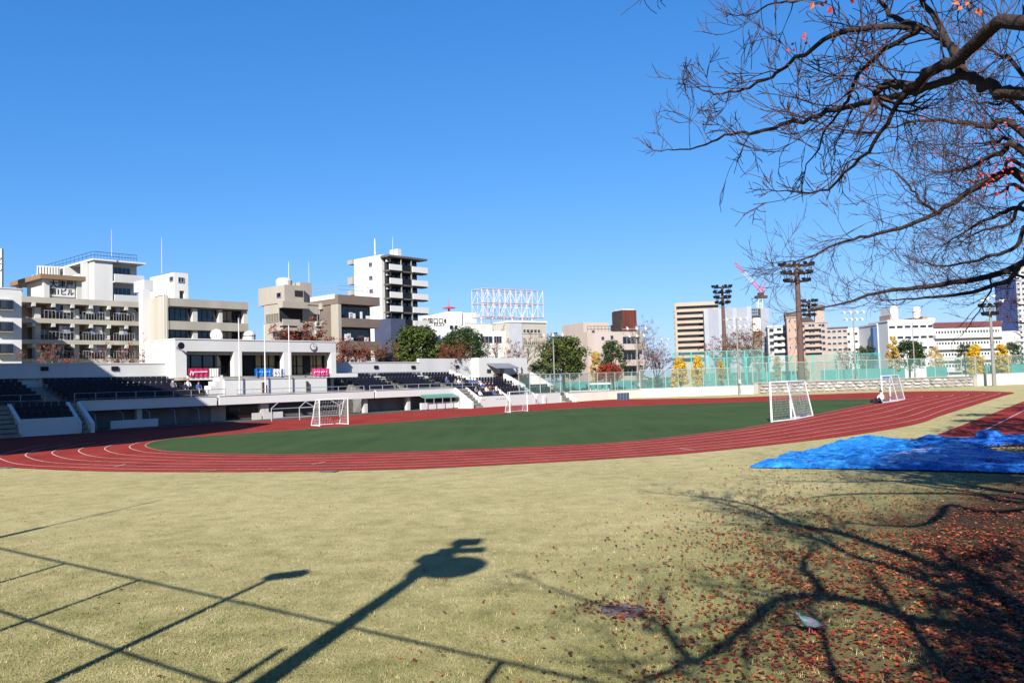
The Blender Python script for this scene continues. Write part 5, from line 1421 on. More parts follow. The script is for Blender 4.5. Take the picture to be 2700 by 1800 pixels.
town_tree('evergreen_tree', 'small dark evergreen tree before the long hospital wing', 2524, 2570, 902, 985, 168, 'leaf', EVD, 7, dens=.8)
town_tree('evergreen_tree', 'dark evergreen tree at the far right border above the low wall', 2642, 2700, 898, 985, 170, 'leaf', EVD, 8, dens=.8)
town_tree('ginkgo_tree', 'narrow pale ginkgo squeezed left of the upright evergreen', 1553, 1590, 922, 1010, 132, 'leaf', YELP, 9, dens=.8, cone=.3)
town_tree('ginkgo_tree', 'small vivid yellow ginkgo, left of the bright pair', 1768, 1822, 944, 1022, 136, 'leaf', YEL, 10, dens=.9, cone=.6)
town_tree('ginkgo_tree', 'small vivid yellow ginkgo, right of the bright pair', 1820, 1864, 934, 1020, 136, 'leaf', YEL, 11, dens=.9, cone=.6)
town_tree('ginkgo_tree', 'thin pale ginkgo left of the lamp pole by the stone wall', 1886, 1918, 944, 1015, 136, 'leaf', YELP, 12, dens=.6, cone=.7)
town_tree('ginkgo_tree', 'thin pale ginkgo behind the left end of the stone wall', 2034, 2072, 938, 1010, 142, 'leaf', YELP, 13, dens=.7, cone=.7)
town_tree('ginkgo_tree', 'pale yellow ginkgo under the tallest floodlight', 2098, 2138, 938, 1005, 144, 'leaf', YELP, 14, dens=.7, cone=.6)
town_tree('ginkgo_tree', 'sparse yellow ginkgo left of the dark hospital evergreen', 2335, 2380, 882, 980, 160, 'leaf', YELP, 15, dens=.6, cone=.5)
town_tree('ginkgo_tree', 'broad golden ginkgo left of the stout floodlight pole', 2548, 2600, 903, 1000, 152, 'leaf', YEL, 16, dens=.9, cone=.4)
town_tree('ginkgo_tree', 'golden ginkgo right of the stout floodlight pole', 2622, 2668, 902, 1000, 156, 'leaf', YEL, 17, dens=.8, cone=.3)
town_tree('ginkgo_tree', 'faded yellow tree below the left part of the hospital wing', 2446, 2492, 908, 985, 165, 'leaf', YELP, 18, dens=.6)
town_tree('maple_tree', 'low crimson maple at the foot of the upright evergreen', 1572, 1640, 958, 1005, 130, 'leaf', REDL, 19, dens=.9)
town_tree('russet_tree', 'thinning russet tree in front of the tan flats', 738, 885, 858, 935, 100, 'twig', RUSL, 20, dens=1.0)
town_tree('russet_tree', 'russet brown tree at the foot of the brown flats', 880, 985, 892, 970, 101, 'twig', RUSL, 21, dens=.9)
town_tree('bare_tree', 'dark brown nearly bare tree left of the olive evergreen', 968, 1060, 890, 972, 106, 'twig', BRNL, 22, dens=.35)
town_tree('russet_tree', 'reddish shrub tree between the two evergreens', 1150, 1240, 908, 975, 110, 'twig', RUSL, 23, dens=.8)
town_tree('bare_tree', 'pale bare tree in front of the white part of the works', 1255, 1345, 886, 985, 122, 'bare', RUSL, 24, dens=.3)
town_tree('bare_tree', 'grey bare tree before the grey panels of the works', 1330, 1425, 890, 995, 124, 'bare', RUSL, 25, dens=.25)
town_tree('bare_tree', 'leafless dark tree in front of the rusty shaft', 1640, 1740, 868, 1010, 140, 'bare', RUSL, 26, dens=.12)
town_tree('russet_tree', 'low brown thicket tree left of the yellow ginkgo pair', 1690, 1775, 930, 1015, 144, 'twig', RUSL, 27, dens=.5)
town_tree('brown_tree', 'purplish bare tree at the foot of the left floodlight tower', 1858, 1950, 878, 985, 158, 'bare', RUSL, 28, dens=.35)
town_tree('brown_tree', 'rounded brown-leaved tree before the sheeted site', 1925, 2015, 876, 985, 156, 'twig', BRNL, 29, dens=1.0)
town_tree('brown_tree', 'brown-leaved tree at the right edge of the sheeted site', 1975, 2028, 905, 985, 154, 'twig', BRNL, 30, dens=1.0)
town_tree('russet_tree', 'mixed russet shrub tree below the mauve-grey block', 2210, 2262, 912, 985, 164, 'twig', RUSL, 31, dens=.8)
town_tree('evergreen_tree', 'small green tree behind the nets below the white low block', 2256, 2318, 908, 985, 168, 'leaf', EVD, 32, dens=.6)
town_tree('russet_tree', 'reddish bare shrub before the beige house at the left', 88, 190, 905, 972, 88, 'bare', RUSL, 33, dens=.25)
town_tree('russet_tree', 'reddish bare shrub left of the clubhouse', 250, 372, 890, 972, 90, 'bare', RUSL, 34, dens=.2)

# ================================================================ cherry trees at the right, over the viewer
CHB = M('cherry_bark', (58, 44, 38), .85, .35, 9, bump=.8, bs=40)
TWB = M('cherry_twig', (72, 50, 48), .8, .25, 5)
def interp(path, rad, sub=5):
    q = catmull([tuple(p) + (r,) for p, r in zip(path, rad)], closed=False, sub=sub)
    return [Vector(v[:3]) for v in q], [max(v[3], .004) for v in q]
def limb(t, path, rad, rs, name='limb', twig=None, dens=3.2, start=.2, tl=(.5, 1.5), lev=2, spread=.8, up=.1, tr=.009):
    P, Rr = interp(path, rad)
    P = [p + Vector((rs.gauss(0, .012), rs.gauss(0, .012), rs.gauss(0, .012))) if 0 < i < len(P) - 1 else p for i, p in enumerate(P)]
    MB().tube(P, Rr, 8).build(name, CHB, t, smooth=True)
    if twig is None: return
    L = sum((P[i + 1] - P[i]).length for i in range(len(P) - 1)); n = int(L * dens)
    for k in range(n):
        s = start + (1 - start) * (k + rs.random()) / n; i = min(int(s * (len(P) - 1)), len(P) - 2)
        tan_ = (P[i + 1] - P[i]).normalized()
        ax = Vector((rs.uniform(-1, 1), rs.uniform(-1, 1), rs.uniform(-.8, 1))).normalized(); ax = (ax - tan_ * ax.dot(tan_)).normalized()
        d = tan_ * rs.uniform(.35, 1.0) + ax * spread
        branchy(twig, P[i], d, rs.uniform(*tl) * (1.15 - .5 * s), min(Rr[i] * .5, tr), lev, rs, up, .62, (3, 4), 5, 4)
    # the end of the limb fans out too
    for k in range(4):
        branchy(twig, P[-1], (P[-1] - P[-3]).normalized() + Vector((rs.uniform(-.5, .5), rs.uniform(-.5, .5), rs.uniform(-.3, .5))), rs.uniform(*tl) * .4, Rr[-1], lev - 1, rs, up, .6, (3, 5), 4, 3)
rs = random.Random(5)
D_ = lambda L: [deep(*p) for p in L]
tA = thing('cherry_tree', 'nearest bare cherry tree, its boughs reaching in from the upper right', 'tree', (4.35, 2.3, 0), 'bare cherry trees on the right')
F1 = Vector((4.35, 2.75, 3.6)); F2 = Vector((4.3, 3.6, 4.5))
limb(tA, [Vector((4.35, 2.3, 0)), Vector((4.3, 2.35, .5)), Vector((4.3, 2.5, 1.9)), F1, F2], [.3, .22, .19, .17, .11], rs, 'trunk')
tw = MB()
limb(tA, [F1, Vector((4.2, 4.4, 4.7)), deep(2700, 53, 5.7), deep(2531, 153, 6.4), deep(2457, 185, 6.8), deep(2404, 228, 7.1), deep(2356, 219, 7.25), deep(2325, 226, 7.35), deep(2309, 250, 7.4)], [.1, .075, .053, .048, .045, .04, .035, .03, .024], rs, 'limb', tw, 2.0, .35, (.4, 1.1))
limb(tA, [F2, Vector((4.1, 5.0, 4.8)), deep(2700, 246, 6.0), deep(2632, 238, 6.2), deep(2573, 206, 6.4), deep(2542, 196, 6.5), deep(2526, 159, 6.6), deep(2494, 111, 6.8), deep(2430, 74, 7.1), deep(2356, 48, 7.4), deep(2300, -20, 7.7)], [.09, .068, .05, .046, .042, .038, .034, .03, .026, .022, .015], rs, 'limb', tw, 2.2, .35, (.4, 1.2))
limb(tA, D_([(2542, 200, 6.5), (2441, 228, 7.0), (2335, 259, 7.6), (2229, 281, 8.3), (2113, 318, 9.0), (1996, 349, 9.8), (1928, 352, 10.4), (1840, 390, 11.2), (1745, 399, 12)]), [.035, .034, .031, .028, .024, .02, .016, .012, .006], rs, 'limb', tw, 2.9, .15, (.4, 1.15))
limb(tA, D_([(2425, 74, 7.1), (2325, 138, 7.5), (2261, 201, 7.9), (2224, 281, 8.2), (2176, 349, 8.6), (2123, 450, 9.0)]), [.026, .022, .019, .015, .011, .006], rs, 'limb', tw, 3.6, .2, (.4, 1.2))
limb(tA, D_([(2430, 70, 7.1), (2229, 85, 7.6), (2102, 153, 8.2), (2018, 212, 8.8), (1928, 243, 9.4), (1870, 243, 9.9), (1805, 210, 10.4)]), [.028, .024, .02, .016, .012, .009, .005], rs, 'limb', tw, 3.0, .15, (.4, 1.0))
limb(tA, D_([(2383, 244, 7.15), (2319, 355, 7.5), (2229, 455, 8.0), (2166, 503, 8.4), (2039, 503, 9.0)]), [.022, .018, .014, .01, .005], rs, 'limb', tw, 3.2, .25, (.4, 1.1))
limb(tA, D_([(2526, 159, 6.6), (2440, 10, 7.0), (2380, -60, 7.2)]), [.03, .022, .015], rs, 'limb', tw, 3, .2, (.4, 1.2))
limb(tA, D_([(2250, -30, 8.6), (2130, -6, 9.2), (2040, 10, 9.8), (1960, 42, 10.3), (1920, 40, 10.6)]), [.02, .016, .012, .008, .005], rs, 'limb', tw, 2.6, .1, (.3, .8))
# boughs above and behind the viewer: only their shade lies in the view
U_ = lambda L: [unshadow(*p) for p in L]
limb(tA, [F1] + U_([(2550, 1506, 6.3), (2478, 1498, 6.6), (2397, 1464, 6.9), (2316, 1438, 7.1), (2227, 1408, 7.3), (2104, 1383, 7.5), (2066, 1370, 7.6), (1998, 1336, 7.8), (1930, 1321, 8.0), (1862, 1310, 8.2), (1740, 1300, 8.5)]), [.16, .15, .14, .135, .125, .115, .1, .085, .07, .055, .04, .015], rs, 'limb', tw, 2.6, .45, (.8, 2.1), tr=.032)
limb(tA, [F1] + U_([(2678, 1689, 5.6), (2508, 1646, 5.9), (2397, 1629, 6.0), (2295, 1591, 6.2), (2189, 1574, 6.3), (2125, 1570, 6.4), (2061, 1578, 6.4), (2015, 1600, 6.5), (1998, 1634, 6.5), (1955, 1659, 6.5), (1887, 1714, 6.6), (1815, 1745, 6.7), (1700, 1795, 6.8)]), [.15, .12, .115, .11, .105, .1, .095, .09, .085, .08, .072, .065, .055, .04], rs, 'limb', tw, 2.6, .35, (.8, 2.1), tr=.032)
limb(tA, U_([(2168, 1572, 6.3), (2146, 1527, 6.4), (2117, 1489, 6.6), (2134, 1459, 6.8)]), [.085, .075, .06, .04], rs, 'limb', tw, 2.6, .3, (.8, 2.1), tr=.032)
limb(tA, U_([(2508, 1782, 5.7), (2448, 1710, 5.8), (2397, 1642, 5.95), (2363, 1604, 6.1), (2329, 1553, 6.3), (2312, 1536, 6.4)]), [.07, .068, .065, .055, .045, .03], rs, 'limb', tw, 2.6, .2, (.8, 2.1), tr=.032)
limb(tA, U_([(1815, 1742, 6.7), (1776, 1689, 6.8), (1742, 1646, 7.0), (1650, 1610, 7.2), (1480, 1560, 7.5), (1400, 1525, 7.7)]), [.065, .055, .045, .036, .028, .018], rs, 'limb', tw, 2.6, .2, (.8, 2.1), tr=.032)
limb(tA, U_([(2260, 1830, 5.2), (2210, 1795, 5.3), (2180, 1710, 5.6), (2158, 1655, 5.8)]), [.06, .052, .046, .03], rs, 'limb', tw, 2.6, .3, (.8, 2.1), tr=.032)
tag(tw.build('twigs', TWB, tA), kind='stuff')
tB = thing('cherry_tree', 'second bare cherry tree with a long low bough at mid height on the right', 'tree', (10.6, 12.4, 0), 'bare cherry trees on the right')
G1 = Vector((10.6, 12.8, 3.4)); G2 = Vector((10.4, 13.3, 4.4))
limb(tB, [Vector((10.6, 12.4, 0)), Vector((10.6, 12.5, .6)), Vector((10.7, 12.6, 2)), G1, G2], [.34, .25, .21, .18, .12], rs, 'trunk')
tw = MB()
limb(tB, [G2] + D_([(2700, 471, 13.4), (2626, 471, 13.6), (2520, 529, 14), (2441, 577, 14.3), (2325, 614, 14.8), (2229, 635, 15.2), (2123, 683, 15.8), (2044, 693, 16.2)]), [.12, .075, .06, .046, .038, .03, .024, .015, .006], rs, 'limb', tw, 3.2, .25, (.6, 1.9))
limb(tB, D_([(2470, 562, 14.2), (2420, 520, 14.3), (2380, 470, 14.5), (2330, 440, 14.7)]), [.026, .022, .015, .007], rs, 'limb', tw, 3.4, .1, (.5, 1.5))
limb(tB, [G2] + D_([(2700, 349, 13.6), (2600, 333, 14), (2494, 318, 14.4), (2404, 323, 14.8), (2314, 349, 15.2)]), [.11, .06, .045, .033, .022, .009], rs, 'limb', tw, 3.4, .25, (.6, 1.8))
limb(tB, [G1] + D_([(2720, 420, 12.9), (2640, 400, 13.2), (2560, 440, 13.6), (2480, 455, 14)]), [.1, .06, .045, .03, .01], rs, 'limb', tw, 3.6, .25, (.6, 1.7))
limb(tB, [G2] + D_([(2720, 560, 13.8), (2650, 560, 14), (2580, 590, 14.5), (2500, 640, 15)]), [.08, .045, .035, .022, .008], rs, 'limb', tw, 3.8, .25, (.6, 1.7))
for x0, y0, x1, y1, dd in ((2700, 300, 2560, 270, 13.8), (2700, 200, 2590, 120, 13.5), (2690, 390, 2560, 380, 14), (2700, 500, 2600, 520, 14), (2700, 440, 2580, 480, 14.4)):
    limb(tB, [G2] + D_([(x0, y0, dd), ((x0 + x1) / 2, (y0 + y1) / 2 - 8, dd + .3), (x1, y1, dd + .6)]), [.06, .035, .025, .008], rs, 'limb', tw, 2.6, .35, (.6, 1.5))
limb(tB, [G1] + U_([(2640, 1320, 6.5), (2593, 1306, 6.5), (2508, 1300, 7), (2380, 1300, 7.5), (2231, 1302, 8.2), (2104, 1315, 9)]), [.14, .12, .11, .1, .085, .06, .025], rs, 'limb', tw, 2.6, .3, (.6, 1.7))
limb(tB, [G1] + U_([(2600, 1350, 6.3), (2508, 1330, 6.8), (2465, 1368, 7.0), (2401, 1387, 7.2), (2253, 1378, 7.8)]), [.14, .11, .1, .09, .07, .035], rs, 'limb', tw, 2.6, .3, (.6, 1.5))
tag(tw.build('twigs', TWB, tB), kind='stuff')
tC = thing('cherry_tree', 'farther bare cherry tree with the lowest bough above the right-hand roofs', 'tree', (15.8, 19.5, 0), 'bare cherry trees on the right')
H2 = Vector((15.4, 20, 4.0))
limb(tC, [Vector((15.8, 19.5, 0)), Vector((15.8, 19.6, .7)), Vector((15.7, 19.7, 2.4)), H2], [.34, .25, .2, .13], rs, 'trunk')
tw = MB()
limb(tC, [H2] + D_([(2740, 655, 20), (2700, 693, 20), (2579, 735, 20.3), (2415, 757, 20.8), (2309, 773, 21.2), (2203, 805, 21.8), (2080, 828, 22.4)]), [.13, .1, .085, .07, .055, .04, .025, .008], rs, 'limb', tw, 3.0, .2, (.6, 2.0))
limb(tC, [H2] + D_([(2740, 690, 19.6), (2660, 738, 19.8), (2560, 770, 20), (2440, 785, 20.4), (2330, 792, 20.8)]), [.11, .07, .06, .045, .03, .01], rs, 'limb', tw, 3.0, .2, (.5, 1.6))
limb(tC, [H2] + D_([(2740, 600, 20), (2680, 650, 20.3), (2600, 680, 20.6), (2500, 700, 21), (2420, 690, 21.4)]), [.11, .06, .05, .04, .025, .008], rs, 'limb', tw, 3.6, .2, (.7, 2.0))
limb(tC, [H2] + D_([(2740, 540, 20), (2660, 590, 20.4), (2580, 610, 21), (2520, 650, 21.5)]), [.1, .05, .04, .025, .008], rs, 'limb', tw, 3.6, .2, (.7, 2.0))
limb(tC, [H2] + D_([(2650, 720, 20), (2610, 770, 20.3), (2560, 850, 20.6), (2540, 880, 20.8)]), [.05, .03, .02, .012, .005], rs, 'limb', tw, 2.0, .3, (.4, 1.0), lev=1)
tag(tw.build('twigs', TWB, tC), kind='stuff')
# two more trees of the row, outside the view on the right: their shade falls across the runway
for k, (x, y, lab) in enumerate(((25.0, 35.5, 'bare cherry tree beside the runway, just outside the right border'), (33.5, 46.5, 'farthest bare cherry tree of the row beside the runway'))):
    tD = thing('cherry_tree', lab, 'tree', (x, y, 0), 'bare cherry trees on the right'); fk = Vector((x, y + .3, 3.2)); tw = MB()
    limb(tD, [Vector((x, y, 0)), Vector((x, y, .7)), Vector((x + .1, y + .1, 2)), fk], [.36, .27, .23, .18], rs, 'trunk')
    for j in range(11):
        an = 2 * pi * j / 11 + rs.uniform(-.2, .2); L_ = rs.uniform(3.2, 5.0) * (.62 if abs(an - pi) < 1.0 else 1)
        d_ = Vector((cos(an), sin(an), 0)); z_ = rs.uniform(.8, 3.0)
        limb(tD, [fk, fk + d_ * L_ * .35 + Vector((0, 0, z_ * .6)), fk + d_ * L_ * .7 + Vector((0, 0, z_ * .9)), fk + d_ * L_ + Vector((0, 0, z_))], [.13, .1, .07, .025], rs, 'limb', tw, 3.0, .2, (.8, 2.0))
    tag(tw.build('twigs', TWB, tD), kind='stuff')
# last leaves
LRED = M('last_red_leaf', (186, 42, 32), .6, .25, 20); LORG = M('last_orange_leaf', (204, 100, 34), .6, .25, 20); LPNK = M('last_pink_leaf', (196, 52, 48), .6, .25, 10)
def leaf_at(m, p, s, rs):
    u = Vector((rs.uniform(-1, 1), rs.uniform(-.4, .4), rs.uniform(-1, .2))).normalized(); w = u.cross(Vector((rs.uniform(-.5, .5), 1, rs.uniform(-.5, .5)))).normalized(); n = u.cross(w)
    m.add([p, p + u * s * .4 + w * s * .34 + n * s * .1, p + u * s, p + u * s * .4 - w * s * .34 + n * s * .1, p + u * s * .5], [(0, 1, 4), (1, 2, 4), (2, 3, 4), (3, 0, 4)])
rl = random.Random(21)
for x, y, k, mt in ((2130, 95, 2, LRED), (2122, 108, 2, LRED), (2090, 126, 2, LRED), (2074, 132, 1, LRED), (2150, 12, 2, LORG), (2168, 2, 2, LRED), (2190, 22, 2, LRED), (2236, 6, 1, LRED), (2410, 22, 2, LORG), (2534, 10, 3, LORG), (2578, 32, 4, LORG), (2550, 2, 2, LORG), (2268, 206, 1, LORG), (2290, 178, 1, LRED), (2352, 180, 2, LORG), (2375, 190, 2, LORG), (2334, 200, 2, LORG)):
    for i in range(k):
        m = MB(); leaf_at(m, deep(x + rl.uniform(-8, 8), y + rl.uniform(-8, 8), rl.uniform(5.6, 6.4) if y < 60 else rl.uniform(7.4, 8.6)), rl.uniform(.036, .058), rl); m.build('leaf', mt, tA)
m = MB()
for i in range(260):
    x, y = 2700 - abs(rl.gauss(0, 75)), rl.choice((300, 330, 410, 440, 470)) + rl.gauss(0, 34)
    if rl.random() < .12: x, y = rl.uniform(2420, 2700), rl.uniform(60, 560)
    leaf_at(m, deep(x, y, rl.uniform(12.8, 15)), rl.uniform(.035, .06), rl)
tag(m.build('leaves', LPNK, tB), kind='stuff')
# unseen tree added behind the viewer, its crown laid out to shade the lower right
tE = thing('added_shade_tree', 'unseen leafy tree added behind the viewer to shade the lower right corner', 'tree', (6.2, -4.5, 0))
rsE = random.Random(9)
limb(tE, [Vector((6.2, -4.5, 0)), Vector((6.1, -4.4, .6)), Vector((5.6, -4.0, 3.5)), Vector((4.9, -3.2, 7))], [.36, .28, .2, .1], rsE, 'trunk')
cr = MB()
for k in range(40):
    g = gnd(rsE.uniform(2450, 2820), rsE.uniform(1440, 1860)); z = rsE.uniform(6.3, 8.2)
    leaf_quads(cr, Vector((g.x - SH.x * z, g.y - SH.y * z, z)), rsE.uniform(.25, .5), 60, .09, rsE)
cr.build('crown', BRNL, tE)

# unseen tree added past the right border, clumps placed to dapple tarpaulins and runway
tF = thing('added_shade_tree', 'unseen leafy tree added outside the right border to dapple the tarpaulins', 'tree', (19.5, 20.5, 0))
limb(tF, [Vector((19.5, 20.5, 0)), Vector((19.4, 20.5, .7)), Vector((18.8, 20.6, 5)), Vector((17.6, 20.8, 9.5))], [.42, .32, .25, .1], rsE, 'trunk')
for e_ in ((13.5, 16.5, 10.4), (22.5, 31, 10.2), (17, 14.5, 10.5), (24, 26, 10)): limb(tF, [Vector((18.6, 20.6, 6)), Vector(((18.6 + e_[0]) / 2, (20.6 + e_[1]) / 2, 8.8)), Vector(e_)], [.16, .12, .04], rsE, 'limb')
cr = MB()
for k in range(110):
    if k % 3: x, y = rsE.uniform(2300, 2790), rsE.uniform(1150, 1262)
    else: x, y = rsE.uniform(2500, 2800), rsE.uniform(1066, 1150)
    g = gnd(x, y); z = rsE.uniform(9.8, 11.2)
    if atan2(g.x - SH.x * z - 1.3, g.y - SH.y * z) < radians(33): continue
    leaf_quads(cr, Vector((g.x - SH.x * z, g.y - SH.y * z, z)), rsE.uniform(.6, 1.2), 130, .16, rsE)
cr.build('crown', BRNL, tF)
# ================================================================ things beside and behind the viewer that cast shade into the view
# unseen deck added at the left, outlined to cast the shadow over the stand
SG = [(-18, -42), (15, -47.8), (23.7, -50.2), (33.8, -56), (40.4, -62), (40.8, -67), (39.4, -84), (-18, -84)]
HB = 20.0
deck_pts = []
for s_, n_ in SG:
    g = TF.pt(s_, -(n_ + 67), 0); deck_pts.append((g.x - SH.x * HB, g.y - SH.y * HB))
dk = thing('added_shade_deck', 'unseen deck on piers added left of the view to shade the stand', 'shade deck', (deck_pts[0][0], deck_pts[0][1], 0))
MB().prism(deck_pts, HB - .9, HB).build('deck', CONC, dk)
for (s_, n_) in ((-26, -40), (-26, -56), (-40, -48)):
    p = TF.pt(s_, -(n_ + 67), 0)
    if s_ < -30: p = Vector((deck_pts[0][0] + 6, deck_pts[0][1] + 6, 0))
    MB().tube([p, p + Vector((0, 0, HB - .91))], 1.0, 12).build('pier', CONC, dk)
# net fence beside the viewer: posts with two cables
nf = thing('net_fence_line', 'row of slim fence posts with two cables beside the viewer', 'fence', (-9.5, 7.2, 0))
HP = 5.0
tips = [unshadow(x, y, HP) for x, y in ((-190, 1402), (170, 1484), (365, 1528), (905, 1651), (1322, 1742))]
for p in tips: MB().tube([Vector((p.x, p.y, 0)), p], .045, 6).build('post', STEEL, nf)
d = (tips[-1] - tips[0]).normalized()
MB().tube([tips[0] - d * 6, tips[-1], tips[-1] + d * 5], .03, 5).build('cable', STEEL, nf)
a, b = unshadow(0, 1610, 3.4), unshadow(570, 1800, 3.4); d2 = (b - a).normalized()
MB().tube([a - d2 * 6, b + d2 * 4], .026, 5).build('cable', STEEL, nf)
# street lamp
p = unshadow(702, 1529, 5.6)
sl = thing('street_lamp', 'street lamp beside the viewer with its shadow on the lawn', 'street lamp', (p.x, p.y, 0))
MB().tube([Vector((p.x, p.y, 0)), Vector((p.x, p.y, 2.5)), p], [.085, .07, .05], 8).build('pole', STEEL, sl)
e = Vector((.97, .2, 0)); m = MB(); q = p + Vector((0, 0, .05))
m.extr([q - e * .1 + Vector((-.05, .12, 0)), q + e * .42 + Vector((-.05, .13, .1)), q + e * .42 + Vector((.05, -.13, .1)), q - e * .1 + Vector((.05, -.12, 0))], Vector((0, 0, .2))); m.build('lantern', BLACK, sl)
# pole with the sleeve whose shadow lies at the left
p = unshadow(425, 1317, 8.0)
sp = thing('thin_mast', 'thin mast with a sleeve left of the viewer', 'mast', (p.x, p.y, 0))
MB().tube([Vector((p.x, p.y, 0)), p], [.05, .03], 6).build('pole', STEEL, sp)
MB().tube([Vector((p.x, p.y, 3.6)), Vector((p.x, p.y, 5.2))], .1, 6).build('sleeve', STEEL, sp)
# big lighting pole with a cluster of boxes
p = unshadow(1120, 1500, 7.6)
up_ = thing('lighting_pole', 'stout lighting pole with a cluster of boxes behind the viewer', 'lighting pole', (p.x, p.y, 0))
MB().tube([Vector((p.x, p.y, 0)), Vector((p.x, p.y, 4)), Vector((p.x, p.y, 9.0))], [.17, .15, .11], 10).build('pole', POLE, up_)
f = Fr(p.x, p.y, 90)
for a0, a1, z0, z1 in ((-.2, .3, 7.35, 8.0), (-.25, .6, 8.5, 8.62), (-.2, .32, 8.95, 9.2)): bx(f, 'lamp_box', POLE, up_, a0, a1, -.16, .16, z0, z1)
MB().lathe(f.pt(.42, 0, 7.7), [(.15, -.36), (.42, -.28), (.55, -.05), (.52, .15), (.3, .32), (.1, .36)], 9).build('lamp_dome', POLE, up_)
MB().lathe(f.pt(-.1, 0, 8.15), [(.1, -.25), (.32, -.12), (.32, .12), (.1, .25)], 10).build('lamp_dome', POLE, up_)
MB().tube([f.pt(-.35, 0, 0), f.pt(-.35, 0, 5.0)], .05, 6).build('conduit', POLE, up_)
# ================================================================ blue tarpaulins
def inside(p, poly):
    c = False; n = len(poly)
    for i in range(n):
        a, b = poly[i], poly[(i + 1) % n]
        if (a.y > p.y) != (b.y > p.y) and p.x < (b.x - a.x) * (p.y - a.y) / (b.y - a.y) + a.x: c = not c
    return c
def edge_d(p, poly):
    best = 9e9; n = len(poly)
    for i in range(n):
        a, b = poly[i], poly[(i + 1) % n]; ab = b - a; t = max(0, min(1, (p - a).dot(ab) / max(ab.length_squared, 1e-9))); best = min(best, (a + ab * t - p).length)
    return best
def tarp_mat(name, c0, c1, c2):
    m, nt, b = node_mat(name)
    pos = N_(nt, 'ShaderNodeNewGeometry').outputs['Position']
    n1 = noise_tex(nt, pos, 2.2, 7, .75)
    nt.links.new(ramp(nt, n1, [(.34, c0), (.5, c1), (.64, c2)]), b.inputs['Base Color'])
    b.inputs['Roughness'].default_value = .42; b.inputs['Specular IOR Level'].default_value = .4
    bump(nt, b, noise_tex(nt, pos, 9, 5, .65), 1.0, .09)
    return m
def tarp(px, mat, label, amp, base, seed, step=.075, fold_az=72, border=.35):
    poly = [gnd(x, y) for x, y in px]
    x0, x1 = min(p.x for p in poly), max(p.x for p in poly); y0, y1 = min(p.y for p in poly), max(p.y for p in poly)
    idx = {}; m = MB(); sv = Vector((seed * 13.7, seed * 5.1, 0)); ca, sa = cos(radians(fold_az)), sin(radians(fold_az))
    nx, ny = int((x1 - x0) / step) + 1, int((y1 - y0) / step) + 1
    def vid(i, j):
        if (i, j) in idx: return idx[i, j]
        p = Vector((x0 + i * step + .06 * noise.noise(Vector((i * .7, j * .7, seed))), y0 + j * step, 0)); e = edge_d(p, poly)
        u, v = p.x * ca - p.y * sa, p.x * sa + p.y * ca
        q = Vector((u * .22, v * 1.0, 0)) + sv
        r1 = 1 - abs(noise.noise(q)) * 2; r2 = 1 - abs(noise.noise(q * 2.3 + sv)) * 2; r3 = noise.noise(Vector((p.x, p.y, 0)) * 4.1 + sv)
        r4 = 1 - abs(noise.noise(q * 5.2 + sv)) * 2
        h = max(0, .5 * r1 + .5) ** 2.5 * .7 + max(0, .5 * r2 + .5) ** 2.5 * .7 + max(0, .5 * r4 + .5) ** 2 * .45 + .1 * r3
        z = base + max(0.0, h) * amp * min(1, (e + .04) / border)
        m.v.append(Vector((p.x, p.y, z))); idx[i, j] = len(m.v) - 1; return idx[i, j]
    for i in range(nx):
        for j in range(ny):
            if inside(Vector((x0 + (i + .5) * step, y0 + (j + .5) * step, 0)), poly):
                m.f.append([vid(i, j), vid(i + 1, j), vid(i + 1, j + 1), vid(i, j + 1)]); m.mi.append(0)
    o = m.build('tarpaulin', mat, None, poly[0])
    sol = o.modifiers.new('thickness', 'SOLIDIFY'); sol.thickness = .012
    return tag(o, label, 'tarpaulin', 'tarpaulins spread by the runway')
TB = tarp_mat('blue_tarpaulin', (10, 78, 170), (30, 134, 228), (74, 178, 248)); TB2 = tarp_mat('deep_blue_tarpaulin', (8, 50, 136), (20, 104, 208), (52, 152, 238)); TP = tarp_mat('pale_tarpaulin', (96, 130, 196), (140, 164, 214), (176, 192, 226))
tarp([(1978, 1233), (2006, 1219), (2050, 1213), (2060, 1200), (2100, 1198), (2160, 1183), (2190, 1171), (2225, 1162), (2290, 1154), (2350, 1160), (2430, 1166), (2450, 1188), (2410, 1214), (2340, 1239), (2200, 1237), (2060, 1235)], TB, 'crumpled bright blue tarpaulin, left of the pair, tapering to a point on the lawn', .11, .02, 1)
tarp([(2330, 1240), (2405, 1213), (2445, 1187), (2400, 1166), (2440, 1153), (2520, 1160), (2600, 1158), (2730, 1150), (2740, 1172), (2610, 1180), (2570, 1192), (2740, 1205), (2740, 1252), (2600, 1247), (2450, 1243)], TB2, 'darker crumpled blue tarpaulin running off the right border', .12, .03, 2)
tarp([(2322, 1212), (2380, 1200), (2450, 1186), (2500, 1179), (2562, 1177), (2560, 1188), (2480, 1200), (2440, 1212), (2530, 1208), (2510, 1222), (2420, 1228), (2340, 1226)], TP, 'pale lavender sheet lying rumpled on top of the blue tarpaulins', .08, .1, 3, fold_az=60)
c = gnd(2608, 1166); m = MB(); rb = random.Random(3)
m.lathe(c, [(.15, 0), (.42, .08), (.5, .28), (.38, .46), (.12, .52)], 12)
o = m.build('tarp_bundle', TB2, None, c); tag(o, 'rounded bundle of rolled blue tarpaulin by the runway line', 'bundle')

